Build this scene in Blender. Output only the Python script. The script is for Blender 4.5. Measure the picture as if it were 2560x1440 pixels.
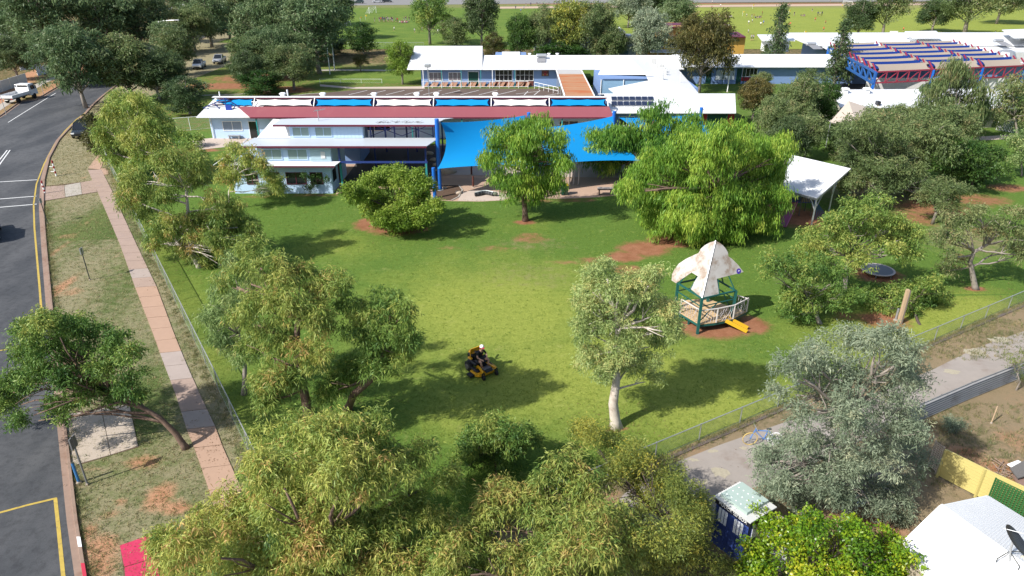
import bpy, bmesh, math, random
import numpy as np
from mathutils import Vector, Matrix
from mathutils.geometry import tessellate_polygon
for o in list(bpy.data.objects): bpy.data.objects.remove(o)
S = bpy.context.scene
COL = S.collection
R = math.radians
# ---------------------------------------------------------------- camera
F = 1730.0; PITCH = R(26.0); H = 21.0
cam = bpy.data.cameras.new('camera'); cam_o = bpy.data.objects.new('camera', cam); COL.objects.link(cam_o)
cam_o.location = (0, 0, H); cam_o.rotation_euler = (R(90) - PITCH, 0, 0)
cam.sensor_width = 36; cam.lens = 36 * F / 2560; cam.clip_start = 0.1; cam.clip_end = 3000
S.camera = cam_o
# ---------------------------------------------------------------- light
SUN_EL = R(41); SHX, SHY = 0.82, 0.57           # direction in which shadows fall on the ground
W = bpy.data.worlds.new('World'); S.world = W; W.use_nodes = True
nt = W.node_tree; bg = nt.nodes['Background']
sky = nt.nodes.new('ShaderNodeTexSky'); sky.sky_type = 'NISHITA'; sky.sun_disc = False
sky.sun_elevation = SUN_EL; sky.sun_rotation = math.atan2(-SHX, -SHY); sky.air_density = 1.0; sky.dust_density = 1.5
nt.links.new(sky.outputs[0], bg.inputs[0]); bg.inputs[1].default_value = 0.12
sl = bpy.data.lights.new('sun', 'SUN'); sl.energy = 4.4; sl.angle = R(0.55); sl.color = (1.0, 0.97, 0.92)
so = bpy.data.objects.new('sun', sl); COL.objects.link(so); so.location = (-40, -40, 80)
c = math.cos(SUN_EL)
so.rotation_euler = Vector((SHX * c, SHY * c, -math.sin(SUN_EL))).to_track_quat('-Z', 'Y').to_euler()
vs = S.view_settings; vs.view_transform = 'Standard'; vs.look = 'None'; vs.exposure = 0.7; vs.gamma = 1.0
S.cycles.max_bounces = 6; S.cycles.diffuse_bounces = 3; S.cycles.transmission_bounces = 3; S.cycles.transparent_max_bounces = 4
S.cycles.use_denoising = True
S.render.use_persistent_data = False

# ---------------------------------------------------------------- surveying helpers: a ray of the photograph met with a level or an upright plane
cP, sP = math.cos(PITCH), math.sin(PITCH)
def ray(px, py):
    u = (px - 1280) / F; v = (py - 720) / F
    return Vector((u, cP - v * sP, -sP - v * cP))
def g(px, py, z=0.0):
    d = ray(px, py); t = (z - H) / d.z
    return Vector((d.x * t, d.y * t, z))
def at(px, py, Y):
    d = ray(px, py); t = Y / d.y
    return Vector((d.x * t, Y, H + d.z * t))
def onpl(px, py, a, b, c_):
    n = (b - a).cross(c_ - a); d = ray(px, py); o = Vector((0, 0, H))
    return o + d * (n.dot(a - o) / n.dot(d))
def mpp(Y, z=0.0):                    # metres per photo pixel there
    return (Y * cP - (z - H) * sP) / F

# ---------------------------------------------------------------- materials
MATS = {}
def _nodes(name):
    m = bpy.data.materials.new(name); m.use_nodes = True
    return m, m.node_tree, m.node_tree.nodes['Principled BSDF']
def pos_noise(nt, scale, detail=4, rough=0.6, stretch=None):
    geo = nt.nodes.new('ShaderNodeNewGeometry'); n = nt.nodes.new('ShaderNodeTexNoise')
    n.inputs['Scale'].default_value = scale; n.inputs['Detail'].default_value = detail; n.inputs['Roughness'].default_value = rough
    if stretch:
        mp = nt.nodes.new('ShaderNodeMapping'); mp.inputs['Scale'].default_value = stretch
        nt.links.new(geo.outputs['Position'], mp.inputs[0]); nt.links.new(mp.outputs[0], n.inputs['Vector'])
    else: nt.links.new(geo.outputs['Position'], n.inputs['Vector'])
    return n
def mixc(nt, a, b, fac, mode='MIX'):
    mx = nt.nodes.new('ShaderNodeMix'); mx.data_type = 'RGBA'; mx.blend_type = mode
    for i, v in ((6, a), (7, b)):
        if isinstance(v, (tuple, list)): mx.inputs[i].default_value = (*v[:3], 1)
        else: nt.links.new(v, mx.inputs[i])
    if isinstance(fac, (int, float)): mx.inputs[0].default_value = fac
    else: nt.links.new(fac, mx.inputs[0])
    return mx.outputs[2]
def mrange(nt, v, a, b, c_=0.0, d=1.0):
    r = nt.nodes.new('ShaderNodeMapRange'); r.interpolation_type = 'SMOOTHSTEP'
    nt.links.new(v, r.inputs[0])
    for i, x in enumerate((a, b, c_, d)): r.inputs[i + 1].default_value = x
    return r.outputs[0]
def mth(nt, op, a, b):
    m = nt.nodes.new('ShaderNodeMath'); m.operation = op
    for i, v in enumerate((a, b)):
        if isinstance(v, (int, float)): m.inputs[i].default_value = v
        else: nt.links.new(v, m.inputs[i])
    return m.outputs[0]
def bump(nt, b, h, strength, dist=0.05):
    bp = nt.nodes.new('ShaderNodeBump'); bp.inputs['Strength'].default_value = strength; bp.inputs['Distance'].default_value = dist
    nt.links.new(h, bp.inputs['Height']); nt.links.new(bp.outputs[0], b.inputs['Normal'])
def M(name, col, rough=0.6, metal=0.0, var=0.12, scale=2.0, stain=None, stain_amt=0.0, stain_scale=0.6, bmp=0.0, spec=0.35, stretch=None):
    if name in MATS: return MATS[name]
    m, nt, b = _nodes(name)
    n = pos_noise(nt, scale, 6, 0.65, stretch)
    lo = tuple(max(0, x * (1 - var)) for x in col); hi = tuple(min(1, x * (1 + var)) for x in col)
    cout = mixc(nt, lo, hi, n.outputs[0])
    if stain:
        n2 = pos_noise(nt, stain_scale, 7, 0.7, stretch)
        cout = mixc(nt, cout, stain, mrange(nt, n2.outputs[0], 0.62 - 0.3 * stain_amt, 0.80 - 0.25 * stain_amt, 0, min(1, 0.35 + stain_amt)))
    nt.links.new(cout, b.inputs['Base Color'])
    b.inputs['Roughness'].default_value = rough; b.inputs['Metallic'].default_value = metal; b.inputs['Specular IOR Level'].default_value = spec
    if bmp: bump(nt, b, n.outputs[0], bmp)
    MATS[name] = m; return m
LEAFGAIN = 1.75
def LEAF(name, ramp, trans=0.35, rough=0.5, spec=0.3):
    if name in MATS: return MATS[name]
    m, nt, b = _nodes(name)
    a = nt.nodes.new('ShaderNodeAttribute'); a.attribute_name = 'tint'
    cr = nt.nodes.new('ShaderNodeValToRGB'); e = cr.color_ramp.elements
    while len(e) < len(ramp): e.new(0.5)
    for i, (p, col) in enumerate(ramp): e[i].position = p; e[i].color = (*[min(.6, x * LEAFGAIN) for x in col], 1)
    nt.links.new(a.outputs['Fac'], cr.inputs[0])
    oi = nt.nodes.new('ShaderNodeObjectInfo')
    hs = nt.nodes.new('ShaderNodeHueSaturation')
    nt.links.new(mrange(nt, oi.outputs['Random'], 0, 1, 0.9, 1.12), hs.inputs['Value'])
    nt.links.new(mrange(nt, oi.outputs['Random'], 0, 1, 0.51, 0.495), hs.inputs['Hue'])
    nt.links.new(cr.outputs[0], hs.inputs['Color'])
    nt.links.new(hs.outputs[0], b.inputs['Base Color']); b.inputs['Roughness'].default_value = rough; b.inputs['Specular IOR Level'].default_value = spec
    t = nt.nodes.new('ShaderNodeBsdfTranslucent'); nt.links.new(hs.outputs[0], t.inputs[0])
    ms = nt.nodes.new('ShaderNodeMixShader'); ms.inputs[0].default_value = trans
    nt.links.new(b.outputs[0], ms.inputs[1]); nt.links.new(t.outputs[0], ms.inputs[2])
    nt.links.new(ms.outputs[0], nt.nodes['Material Output'].inputs[0])
    MATS[name] = m; return m

# ---------------------------------------------------------------- objects
ORG = {}
def tag(o, label=None, cat=None, group=None, kind=None):
    if label: o['label'] = label
    if cat: o['category'] = cat
    if group: o['group'] = group
    if kind: o['kind'] = kind
    return o
def thing(name, label, cat, loc, rz=0.0, group=None):
    o = bpy.data.objects.new(name, None); COL.objects.link(o); o.empty_display_size = 0.3
    o.location = loc; o.rotation_euler = (0, 0, rz); ORG[o.name] = Vector(loc)
    return tag(o, label, cat, group)
def link(name, me, parent=None):
    o = bpy.data.objects.new(name, me); COL.objects.link(o)
    if parent: o.parent = parent; ORG[o.name] = ORG.get(parent.name, Vector())
    return o
def copy_tree(o, parent=None):
    c_ = o.copy(); COL.objects.link(c_); c_.parent = parent
    for ch in o.children: copy_tree(ch, c_)
    return c_
class MB:
    def __init__(s): s.v = []; s.f = []; s.m = []; s.mi = 0; s.mx = None
    def add(s, vs, fs):
        k = len(s.v)
        if s.mx is not None: vs = [s.mx @ Vector(v) for v in vs]
        s.v += [tuple(v) for v in vs]; s.f += [tuple(i + k for i in f) for f in fs]; s.m += [s.mi] * len(fs); return s
    def box(s, x0, x1, y0, y1, z0, z1):
        return s.add([(x, y, z) for z in (z0, z1) for y in (y0, y1) for x in (x0, x1)],
                     [(0, 2, 3, 1), (4, 5, 7, 6), (0, 1, 5, 4), (2, 6, 7, 3), (0, 4, 6, 2), (1, 3, 7, 5)])
    def bev(s, x0, x1, y0, y1, z0, z1, b=0.05, bt=None):   # box with chamfered vertical edges and a smaller top
        bt = b if bt is None else bt
        def ring(i, z): return [(x0 + i + b, y0 + i, z), (x1 - i - b, y0 + i, z), (x1 - i, y0 + i + b, z), (x1 - i, y1 - i - b, z), (x1 - i - b, y1 - i, z), (x0 + i + b, y1 - i, z), (x0 + i, y1 - i - b, z), (x0 + i, y0 + i + b, z)]
        vs = ring(bt * .6, z0) + ring(0, z0 + bt) + ring(0, z1 - bt) + ring(bt, z1)
        fs = [tuple(range(7, -1, -1)), tuple(range(24, 32))]
        for r in range(3):
            for i in range(8): j = (i + 1) % 8; fs.append((r * 8 + i, r * 8 + j, r * 8 + 8 + j, r * 8 + 8 + i))
        return s.add(vs, fs)
    def beam(s, a, b, w, h=None, up=Vector((0, 0, 1))):
        a = Vector(a); b = Vector(b); h = h or w; d = (b - a).normalized()
        if abs(d.dot(up)) > 0.99: up = Vector((1, 0, 0))
        x = d.cross(up).normalized() * (w / 2); y = x.cross(d).normalized() * (h / 2)
        return s.add([p + sx * x + sy * y for p in (a, b) for sx, sy in ((-1, -1), (1, -1), (1, 1), (-1, 1))],
                     [(0, 1, 2, 3), (7, 6, 5, 4), (0, 4, 5, 1), (1, 5, 6, 2), (2, 6, 7, 3), (3, 7, 4, 0)])
    def tube(s, pts, r, n=6, cap=True):
        pts = [Vector(p) for p in pts]; rs = r if isinstance(r, (list, tuple)) else [r] * len(pts)
        vs = []; fs = []; ref = None
        for i, p in enumerate(pts):
            d = (pts[min(i + 1, len(pts) - 1)] - pts[max(i - 1, 0)]).normalized()
            if ref is None: ref = Vector((0, 0, 1)) if abs(d.z) < 0.9 else Vector((1, 0, 0))
            x = d.cross(ref).normalized(); y = d.cross(x).normalized(); ref = x.cross(d) * 1.0
            vs += [p + rs[i] * (math.cos(2 * math.pi * k / n) * x + math.sin(2 * math.pi * k / n) * y) for k in range(n)]
        for i in range(len(pts) - 1):
            for k in range(n): j = (k + 1) % n; fs.append((i * n + k, i * n + j, i * n + n + j, i * n + n + k))
        if cap: fs += [tuple(range(n - 1, -1, -1)), tuple(range((len(pts) - 1) * n, len(pts) * n))]
        return s.add(vs, fs)
    def poly(s, pts): return s.add(pts, [tuple(range(len(pts)))])
    def slab(s, pts, t):          # polygon with thickness t below it
        pts = [Vector(p) for p in pts]; n = Vector((0, 0, 0))
        for i in range(len(pts)): n += pts[i].cross(pts[(i + 1) % len(pts)])
        n.normalize()
        if n.z < 0: pts.reverse(); n = -n
        k = len(pts)
        return s.add(pts + [p - n * t for p in pts], [tuple(range(k)), tuple(range(2 * k - 1, k - 1, -1))] + [(i, k + i, k + (i + 1) % k, (i + 1) % k) for i in range(k)])
    def lathe(s, c, prof, n=12, axis='z'):
        vs = []; fs = []
        for r, h in prof:
            for k in range(n):
                a = 2 * math.pi * k / n; q = (r * math.cos(a), r * math.sin(a), h)
                if axis == 'x': q = (q[2], q[0], q[1])
                if axis == 'y': q = (q[0], q[2], q[1])
                vs.append((c[0] + q[0], c[1] + q[1], c[2] + q[2]))
        for i in range(len(prof) - 1):
            for k in range(n): j = (k + 1) % n; fs.append((i * n + k, i * n + j, i * n + n + j, i * n + n + k))
        fs += [tuple(range(n - 1, -1, -1)), tuple(range((len(prof) - 1) * n, len(prof) * n))]
        return s.add(vs, fs)
    def ell(s, c, r, nu=10, nv=6, jit=0.0, rng=None):
        vs = []; fs = []
        for i in range(nv + 1):
            th = math.pi * i / nv
            for k in range(nu):
                a = 2 * math.pi * k / nu; j = 1 + (rng.uniform(-jit, jit) if rng else 0)
                vs.append((c[0] + r[0] * j * math.sin(th) * math.cos(a), c[1] + r[1] * j * math.sin(th) * math.sin(a), c[2] + r[2] * j * math.cos(th)))
        for i in range(nv):
            for k in range(nu): j = (k + 1) % nu; fs.append((i * nu + k, i * nu + nu + k, i * nu + nu + j, i * nu + j))
        return s.add(vs, fs)
    def obj(s, name, mat, parent=None, smooth=False, local=False):
        me = bpy.data.meshes.new(name)
        off = ORG.get(parent.name, Vector()) if (parent and not local) else Vector()
        me.from_pydata([(v[0] - off.x, v[1] - off.y, v[2] - off.z) for v in s.v], [], s.f)
        for m in (mat if isinstance(mat, (list, tuple)) else [mat]): me.materials.append(m)
        if any(s.m): me.polygons.foreach_set('material_index', s.m)
        if smooth: me.polygons.foreach_set('use_smooth', [True] * len(me.polygons))
        me.update()
        return link(name, me, parent)
def boxp(name, m, par, *a): return MB().box(*a).obj(name, m, par)
def frame_rect(a, b, c_, d, w, name, m, par):   # frame along four corners
    mb = MB()
    for p, q in ((a, b), (b, c_), (c_, d), (d, a)): mb.beam(p, q, w)
    return mb.obj(name, m, par)
# ================================================================= GROUND
def turf_mat(name, dark, bright, dry, dirt, dirt2, fine=9.0):
    m, nt, b = _nodes(name)
    a = nt.nodes.new('ShaderNodeAttribute'); a.attribute_name = 'mask'
    sep = nt.nodes.new('ShaderNodeSeparateColor'); nt.links.new(a.outputs['Color'], sep.inputs[0])
    nf = pos_noise(nt, fine, 5, 0.75); nm = pos_noise(nt, 1.3, 5, 0.65); nl = pos_noise(nt, 0.25, 4, 0.6)
    nx = pos_noise(nt, 26.0, 3, 0.8)
    y = mth(nt, 'ADD', sep.outputs[0], mth(nt, 'MULTIPLY', mth(nt, 'SUBTRACT', nl.outputs[0], 0.5), 0.9))
    y = mth(nt, 'ADD', y, mth(nt, 'MULTIPLY', mth(nt, 'SUBTRACT', nm.outputs[0], 0.5), 0.5))
    green = mixc(nt, dark, bright, mrange(nt, y, 0.0, 1.0))
    # mottling of single tufts
    green = mixc(nt, green, (0.62, 0.62, 0.55), mrange(nt, nf.outputs[0], 0.36, 0.62, 0.65, 0.0), 'MULTIPLY')
    ng = pos_noise(nt, 3.6, 6, 0.8); nw = pos_noise(nt, 0.9, 5, 0.75)
    green = mixc(nt, green, (0.60, 0.66, 0.55), mrange(nt, ng.outputs[0], 0.36, 0.62, 0.55, 0.0), 'MULTIPLY')
    green = mixc(nt, green, (0.36, 0.33, 0.13), mrange(nt, nw.outputs[0], 0.56, 0.78, 0.0, 0.40))
    dr = mth(nt, 'ADD', sep.outputs[1], mth(nt, 'MULTIPLY', mth(nt, 'SUBTRACT', nm.outputs[0], 0.5), 0.9))
    dr = mth(nt, 'ADD', dr, mth(nt, 'MULTIPLY', mth(nt, 'SUBTRACT', nf.outputs[0], 0.5), 0.7))
    dryc = mixc(nt, dry, (0.6, 0.6, 0.58), mrange(nt, nx.outputs[0], 0.35, 0.7, 0.6, 0.0), 'MULTIPLY')
    cc = mixc(nt, green, dryc, mrange(nt, dr, 0.3, 0.8))
    di = mth(nt, 'ADD', sep.outputs[2], mth(nt, 'MULTIPLY', mth(nt, 'SUBTRACT', nm.outputs[0], 0.5), 0.9))
    di = mth(nt, 'ADD', di, mth(nt, 'MULTIPLY', mth(nt, 'SUBTRACT', nf.outputs[0], 0.5), 0.6))
    dirtc = mixc(nt, dirt, dirt2, mrange(nt, nm.outputs[0], 0.3, 0.7))
    dirtc = mixc(nt, dirtc, (0.72, 0.68, 0.64), mrange(nt, nf.outputs[0], 0.35, 0.65, 0.6, 0.0), 'MULTIPLY')
    cc = mixc(nt, cc, dirtc, mrange(nt, di, 0.30, 0.86))
    nt.links.new(cc, b.inputs['Base Color']); b.inputs['Roughness'].default_value = 0.95; b.inputs['Specular IOR Level'].default_value = 0.08
    bump(nt, b, mth(nt, 'ADD', nf.outputs[0], nx.outputs[0]), 0.55, 0.05)
    return m
def ellp(px, py, rx, ry, s=1.0):
    c_ = g(px, py); w = rx * mpp(c_.y); h = (g(px, py - ry).y - g(px, py + ry).y) / 2
    return (c_.x, c_.y, w, h, s)
def emask(X, Y, es, soft=0.6):
    o = np.zeros_like(X)
    for cx, cy, w, h, s in es:
        q = np.sqrt(((X - cx) / w) ** 2 + ((Y - cy) / h) ** 2)
        o = np.maximum(o, s * np.clip((1.5 - q) / (1.5 - soft), 0, 1))
    return o
def sheet(name, ys, xl, xr, nx, z, maskf, mat, kind='structure'):
    ys = np.asarray(ys, float); t = np.linspace(0, 1, nx)
    L = np.array([xl(y) for y in ys]); Rr = np.array([xr(y) for y in ys])
    X = L[:, None] + (Rr - L)[:, None] * t[None]; Y = np.repeat(ys[:, None], nx, 1)
    n = len(ys); co = np.stack([X, Y, np.full_like(X, z)], -1).reshape(-1, 3)
    i = np.arange((n - 1) * (nx - 1)); r = i // (nx - 1); cc = i % (nx - 1); k = r * nx + cc
    fs = np.stack([k, k + 1, k + nx + 1, k + nx], -1)
    me = bpy.data.meshes.new(name); me.vertices.add(len(co)); me.vertices.foreach_set('co', co.ravel())
    me.loops.add(fs.size); me.loops.foreach_set('vertex_index', fs.ravel().astype(np.int32))
    me.polygons.add(len(fs)); me.polygons.foreach_set('loop_start', np.arange(0, fs.size, 4, dtype=np.int32))
    me.update(calc_edges=True); me.materials.append(mat)
    at_ = me.attributes.new('mask', 'FLOAT_COLOR', 'POINT')
    msk = maskf(X, Y); buf = np.ones((len(co), 4), np.float32)
    for q in range(3): buf[:, q] = msk[q].ravel()
    at_.data.foreach_set('color', buf.ravel())
    return tag(link(name, me), kind=kind)
def lin(p, q): return lambda y: p[0] + (q[0] - p[0]) * (y - p[1]) / (q[1] - p[1])
FL0, FL1 = g(612, 1110), g(265, 400)                 # street fence line
FR0, FR1 = g(1622, 1154), g(2492, 784)               # lane fence line
fenceL = lin(FL0, FL1); fenceR = lin(FR0, FR1)
KP = [g(*p) for p in ((186, 1440), (166, 1300), (151, 1150), (136, 1000), (114, 760), (103, 620), (97, 520), (101, 450), (115, 395), (140, 350), (170, 318), (205, 288), (228, 262), (252, 240), (300, 203), (400, 150), (470, 112), (560, 70))]
KY = np.array([p.y for p in KP]); KX = np.array([p.x for p in KP])
def kerbx(y):
    if y < KY[0]: return KX[0] + (KX[1] - KX[0]) / (KY[1] - KY[0]) * (y - KY[0])
    return float(np.interp(y, KY, KX))

T_lawn = turf_mat('turf_green', (0.108, 0.182, 0.034), (0.272, 0.31, 0.062), (0.25, 0.21, 0.11), (0.24, 0.105, 0.055), (0.31, 0.15, 0.085))
T_verge = turf_mat('turf_verge', (0.095, 0.135, 0.04), (0.145, 0.175, 0.06), (0.285, 0.25, 0.15), (0.38, 0.19, 0.105), (0.43, 0.25, 0.15), 7.0)
T_yard = turf_mat('turf_yard', (0.05, 0.07, 0.02), (0.12, 0.13, 0.04), (0.27, 0.205, 0.125), (0.33, 0.15, 0.075), (0.36, 0.22, 0.13), 6.0)

# broad ground far around: red earth with dry grass
def gm(X, Y):
    return (0.3 + 0 * X, 0.45 + 0 * X, np.where(Y > 60, 0.45, 0.4) + 0 * X)
sheet('ground', [-60, 0, 60, 120, 180, 260, 400, 700, 1400], lambda y: -900, lambda y: 900, 40, -0.03, gm, T_yard)

LAWN_DIRT = [ellp(*p) for p in ((920, 560, 36, 17), (985, 572, 75, 17, .9), (1045, 572, 40, 12, .7), (1312, 556, 30, 6), (1325, 595, 55, 16, .62), (1240, 622, 60, 12, .5), (1120, 620, 40, 8, .42),
    (1610, 622, 68, 20), (1560, 642, 50, 14), (1680, 602, 60, 18), (1490, 650, 60, 10, .6), (1420, 655, 60, 8, .5), (1570, 675, 60, 18, .62), (1540, 700, 60, 14, .45), (1790, 826, 92, 22), (1885, 812, 42, 24), (1720, 815, 30, 14),
    (1541, 1072, 26, 11), (1340, 480 + 22, 60, 6, .6), (1440, 500, 70, 7, .6), (2010, 545, 90, 26), (1960, 520, 50, 16, .9), (2195, 688, 62, 22), (2440, 722, 30, 7), (2210, 800, 70, 26, .9), (2120, 790, 60, 16, .6),
    (2330, 520, 110, 26, .75), (2450, 500, 90, 18, .7), (2290, 545, 60, 22, .7), (2520, 470, 60, 12, .8), (2130, 400, 60, 10, .55), (2180, 545, 50, 16, .6), (2400, 640, 30, 10, .5), (2470, 580, 60, 16, .6), (430, 385, 90, 7, .7), (500, 375, 70, 6, .8), (780, 488, 90, 5, .55), (640, 492, 60, 5, .5),
    (1150, 232, 420, 6, .6), (700, 225, 90, 10, 1), (850, 128, 90, 8, .7), (980, 118, 60, 6, .6), (640, 195, 130, 14, .8), (560, 215, 120, 10, .9))]
LAWN_YEL = [ellp(*p) for p in ((1250, 780, 330, 150, .95), (1450, 930, 400, 130, 1.0), (1200, 1010, 220, 80, .8), (1750, 1000, 300, 120, .95), (2300, 860, 300, 90, 1.0), (2420, 780, 200, 60, 1.0), (850, 620, 160, 40, .5), (1050, 560, 260, 40, .22), (1300, 560, 200, 30, .2))]
LAWN_DRY = [ellp(*p) for p in ((1330, 690, 230, 60, .42), (1330, 610, 160, 30, .45), (1150, 620, 150, 20, .3), (2000, 690, 120, 50, .4), (2420, 600, 180, 60, .6), (2200, 480, 250, 60, .7), (2380, 400, 220, 30, .4), (920, 150, 120, 20, .75), (1400, 860, 160, 50, .18))]
def lm(X, Y):
    yl = emask(X, Y, LAWN_YEL, 0.3); dr = emask(X, Y, LAWN_DRY, 0.3); dt = emask(X, Y, LAWN_DIRT, 0.5)
    fx = FL0.x + (FL1.x - FL0.x) * (Y - FL0.y) / (FL1.y - FL0.y)
    yl = np.maximum(yl, 0.5 * np.clip(1 - (X - fx) / 5, 0, 1) * (Y < 60))
    far = np.clip((Y - 84) / 6, 0, 1)
    dr = np.maximum(dr, far * 0.35); dt = np.maximum(dt, far * 0.42 * (X < 12))
    return (np.clip(yl, 0, 1), dr, dt)
ys = np.concatenate([np.linspace(17.95, 66, 160), np.linspace(66.5, 150, 90)])
sheet('lawn', ys, lambda y: fenceL(y) if y < 80 else max(fenceL(y), -58), lambda y: min(max(fenceR(y), fenceL(y) + 0.2), 62.0) if y < 42 else 62.0 + max(0, y - 60) * 0.9, 230, 0.0, lm, T_lawn)

VD = [ellp(*p) for p in ((400, 1240, 45, 45), (440, 1270, 60, 22), (300, 1255, 28, 14, .8), (270, 1290, 36, 12, .8), (250, 1370, 60, 45), (220, 1330, 25, 26), (360, 1155, 55, 22, .95), (480, 1260, 40, 12, .7), (240, 1420, 70, 40),
    (136, 730, 24, 55, .95), (180, 730, 40, 16, .7), (190, 800, 40, 20, .5), (120, 640, 14, 60, .7), (170, 590, 40, 14, .55), (210, 560, 18, 30, .45), (265, 820, 30, 60, .4), (150, 940, 30, 60, .8), (290, 640, 14, 60, .4), (150, 470, 40, 12, .5), (170, 430, 26, 10, .45), (205, 325, 30, 40, .55), (235, 1170, 40, 10, .5), (205, 445, 20, 10, .5), (150, 400, 14, 14, .4))]
VG = [ellp(*p) for p in ((190, 430, 60, 20, .0), (250, 620, 60, 60, .0))]
VDRY = [ellp(*p) for p in ((230, 560, 60, 50, -.3), (300, 1050, 90, 50, -.35), (330, 1000, 60, 60, -.25))]
def vm(X, Y):
    dt = 0.90 * emask(X, Y, VD, 0.3)
    kx = np.interp(Y, KY, KX); fx = FL0.x + (FL1.x - FL0.x) * (Y - FL0.y) / (FL1.y - FL0.y)
    dt = np.maximum(dt, 0.5 * np.clip(1 - (X - kx - 0.5) / 0.8, 0, 1)); dt = np.maximum(dt, 0.30 * np.clip(1 - (fx - X) / 1.4, 0, 1))
    dr = 0.60 + 0.16 * np.sin(X * 0.9 + Y * 0.31) * np.sin(Y * 0.23 + 1)
    for cx, cy, w, h, s in VDRY: dr = dr + s * np.exp(-((X - cx) / w) ** 2 - ((Y - cy) / h) ** 2)
    dr = dr - 0.28 * np.clip((60 - Y) / 8, -1, 1) * (Y > 52)
    return (0.45 + 0.2 * np.sin(X), dr, dt)
sheet('verge', np.concatenate([np.linspace(8, 100, 230), np.linspace(101, 210, 50)]), lambda y: kerbx(y) + 0.45, lambda y: max(fenceL(y), kerbx(y) + 1.0) if y < 80 else max(fenceL(80), kerbx(y) + 6), 40, -0.009, vm, T_verge)
def fm(X, Y):
    s = 0.5 + 0.5 * np.sin(X * 0.22 + 0.1 * Y)
    return (np.clip((X + 10) / 60, 0.3, 1) * (0.8 + 0.12 * s), np.clip((Y - 285) / 40, 0, 0.55), np.clip((Y - 318) / 10, 0, 1))
sheet('sports_field', np.linspace(172, 330, 60), lambda y: -75 if y > 185 else -66 , lambda y: 330, 130, 0.03, fm, T_lawn)

# back lane and the yards to the right of the lane fence
YD = [ellp(*p) for p in ((2480, 1180, 110, 40, .9), (2400, 1130, 60, 22, .85), (2540, 1100, 60, 40, .6), (1750, 1130, 160, 14, .45), (2150, 1290, 90, 30, .95), (2230, 1330, 50, 25, .9), (1520, 1250, 40, 22, .8), (1000, 1330, 60, 60, .8), (1060, 1270, 50, 40, .8), (1480, 1420, 80, 50, .6), (2560, 1000, 60, 40, .4))]
def ym(X, Y): return (0.4 + 0 * X, 0.72 + 0.1 * np.sin(X * .8), np.maximum(emask(X, Y, YD, 0.5), 0.22))
sheet('back_yards', np.linspace(4, 42, 90), lambda y: max(fenceR(y), fenceL(max(y, 17.9))) if y > 17.95 else fenceL(17.9) - (17.95 - y) * 1.2, lambda y: 62.0, 130, 0.0, ym, T_yard)

def flat(name, pts, z, mat, label=None): return tag(MB().poly([(p.x, p.y, z) for p in pts]).obj(name, mat), kind='structure')
def pxs(*ps): return [g(*p) for p in ps]
def strip(name, pts, w, z, mat):
    mb = MB(); n = len(pts); Lf = []; Rt = []
    for i, p in enumerate(pts):
        d = (pts[min(i + 1, n - 1)] - pts[max(i - 1, 0)]); d.z = 0; d.normalize(); s = Vector((d.y, -d.x, 0)) * (w / 2)
        Lf.append((p.x - s.x, p.y - s.y, z)); Rt.append((p.x + s.x, p.y + s.y, z))
    mb.add(Lf + Rt, [(i, n + i, n + i + 1, i + 1) for i in range(n - 1)])
    return tag(mb.obj(name, mat), kind='structure')

# ---- road, kerb, markings
def asphalt():
    m, nt, b = _nodes('asphalt')
    n1 = pos_noise(nt, 0.35, 6, 0.6, (1.0, 0.35, 1)); n2 = pos_noise(nt, 40, 4, 0.8); n3 = pos_noise(nt, 2.2, 5, 0.7)
    c_ = mixc(nt, (0.055, 0.058, 0.063), (0.10, 0.101, 0.104), mrange(nt, n1.outputs[0], 0.32, 0.7))
    c_ = mixc(nt, c_, (0.55, 0.55, 0.56), mrange(nt, n3.outputs[0], 0.35, 0.55, 0.55, 0.0), 'MULTIPLY')
    c_ = mixc(nt, c_, (0.5, 0.5, 0.5), mrange(nt, n2.outputs[0], 0.35, 0.6, 0.55, 0.0), 'MULTIPLY')
    nt.links.new(c_, b.inputs['Base Color']); b.inputs['Roughness'].default_value = 0.85; b.inputs['Specular IOR Level'].default_value = 0.25
    bump(nt, b, n2.outputs[0], 0.3, 0.01); return m
ASPH = asphalt()
CONC = M('concrete', (0.36, 0.325, 0.28), 0.9, var=0.16, scale=1.5, stain=(0.26, 0.17, 0.11), stain_amt=0.25, stain_scale=0.8, spec=0.15)
KERBM = M('kerb_concrete', (0.25, 0.175, 0.135), 0.9, var=0.25, scale=2.0, stain=(0.16, 0.09, 0.06), stain_amt=0.4, spec=0.15)
YEL = M('yellow_road_paint', (0.42, 0.30, 0.06), 0.8, var=0.3, scale=4, stain=(0.09, 0.08, 0.06), stain_amt=0.35, stain_scale=5)
WHT = M('white_road_paint', (0.62, 0.62, 0.60), 0.8, var=0.2, scale=4, stain=(0.15, 0.15, 0.15), stain_amt=0.2, stain_scale=4)
ry = np.concatenate([np.linspace(6, 110, 90), np.linspace(112, 230, 30)])
mb = MB(); n = len(ry)
mb.add([(kerbx(y) - (11 if y < 110 else 9), y, -0.012) for y in ry] + [(kerbx(y), y, -0.012) for y in ry], [(i, n + i, n + i + 1, i + 1) for i in range(n - 1)])
tag(mb.obj('road', ASPH), kind='structure')
mb = MB(); vs_ = []
for y in ry: x = kerbx(y); vs_ += [(x, y, -0.01), (x + 0.30, y, 0.0), (x + 0.33, y, 0.11), (x + 0.47, y, 0.11), (x + 0.49, y, -0.05)]
mb.add(vs_, [(i * 5 + k, i * 5 + k + 1, i * 5 + k + 6, i * 5 + k + 5) for i in range(n - 1) for k in range(4)])
kerb = tag(mb.obj('kerb', KERBM), kind='structure')
mb = MB(); vs_ = []
for y in ry: x = kerbx(y) - (11 if y < 110 else 9); vs_ += [(x, y, -0.01), (x - 0.30, y, 0.0), (x - 0.33, y, 0.12), (x - 0.47, y, 0.12), (x - 0.49, y, -0.05)]
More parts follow.
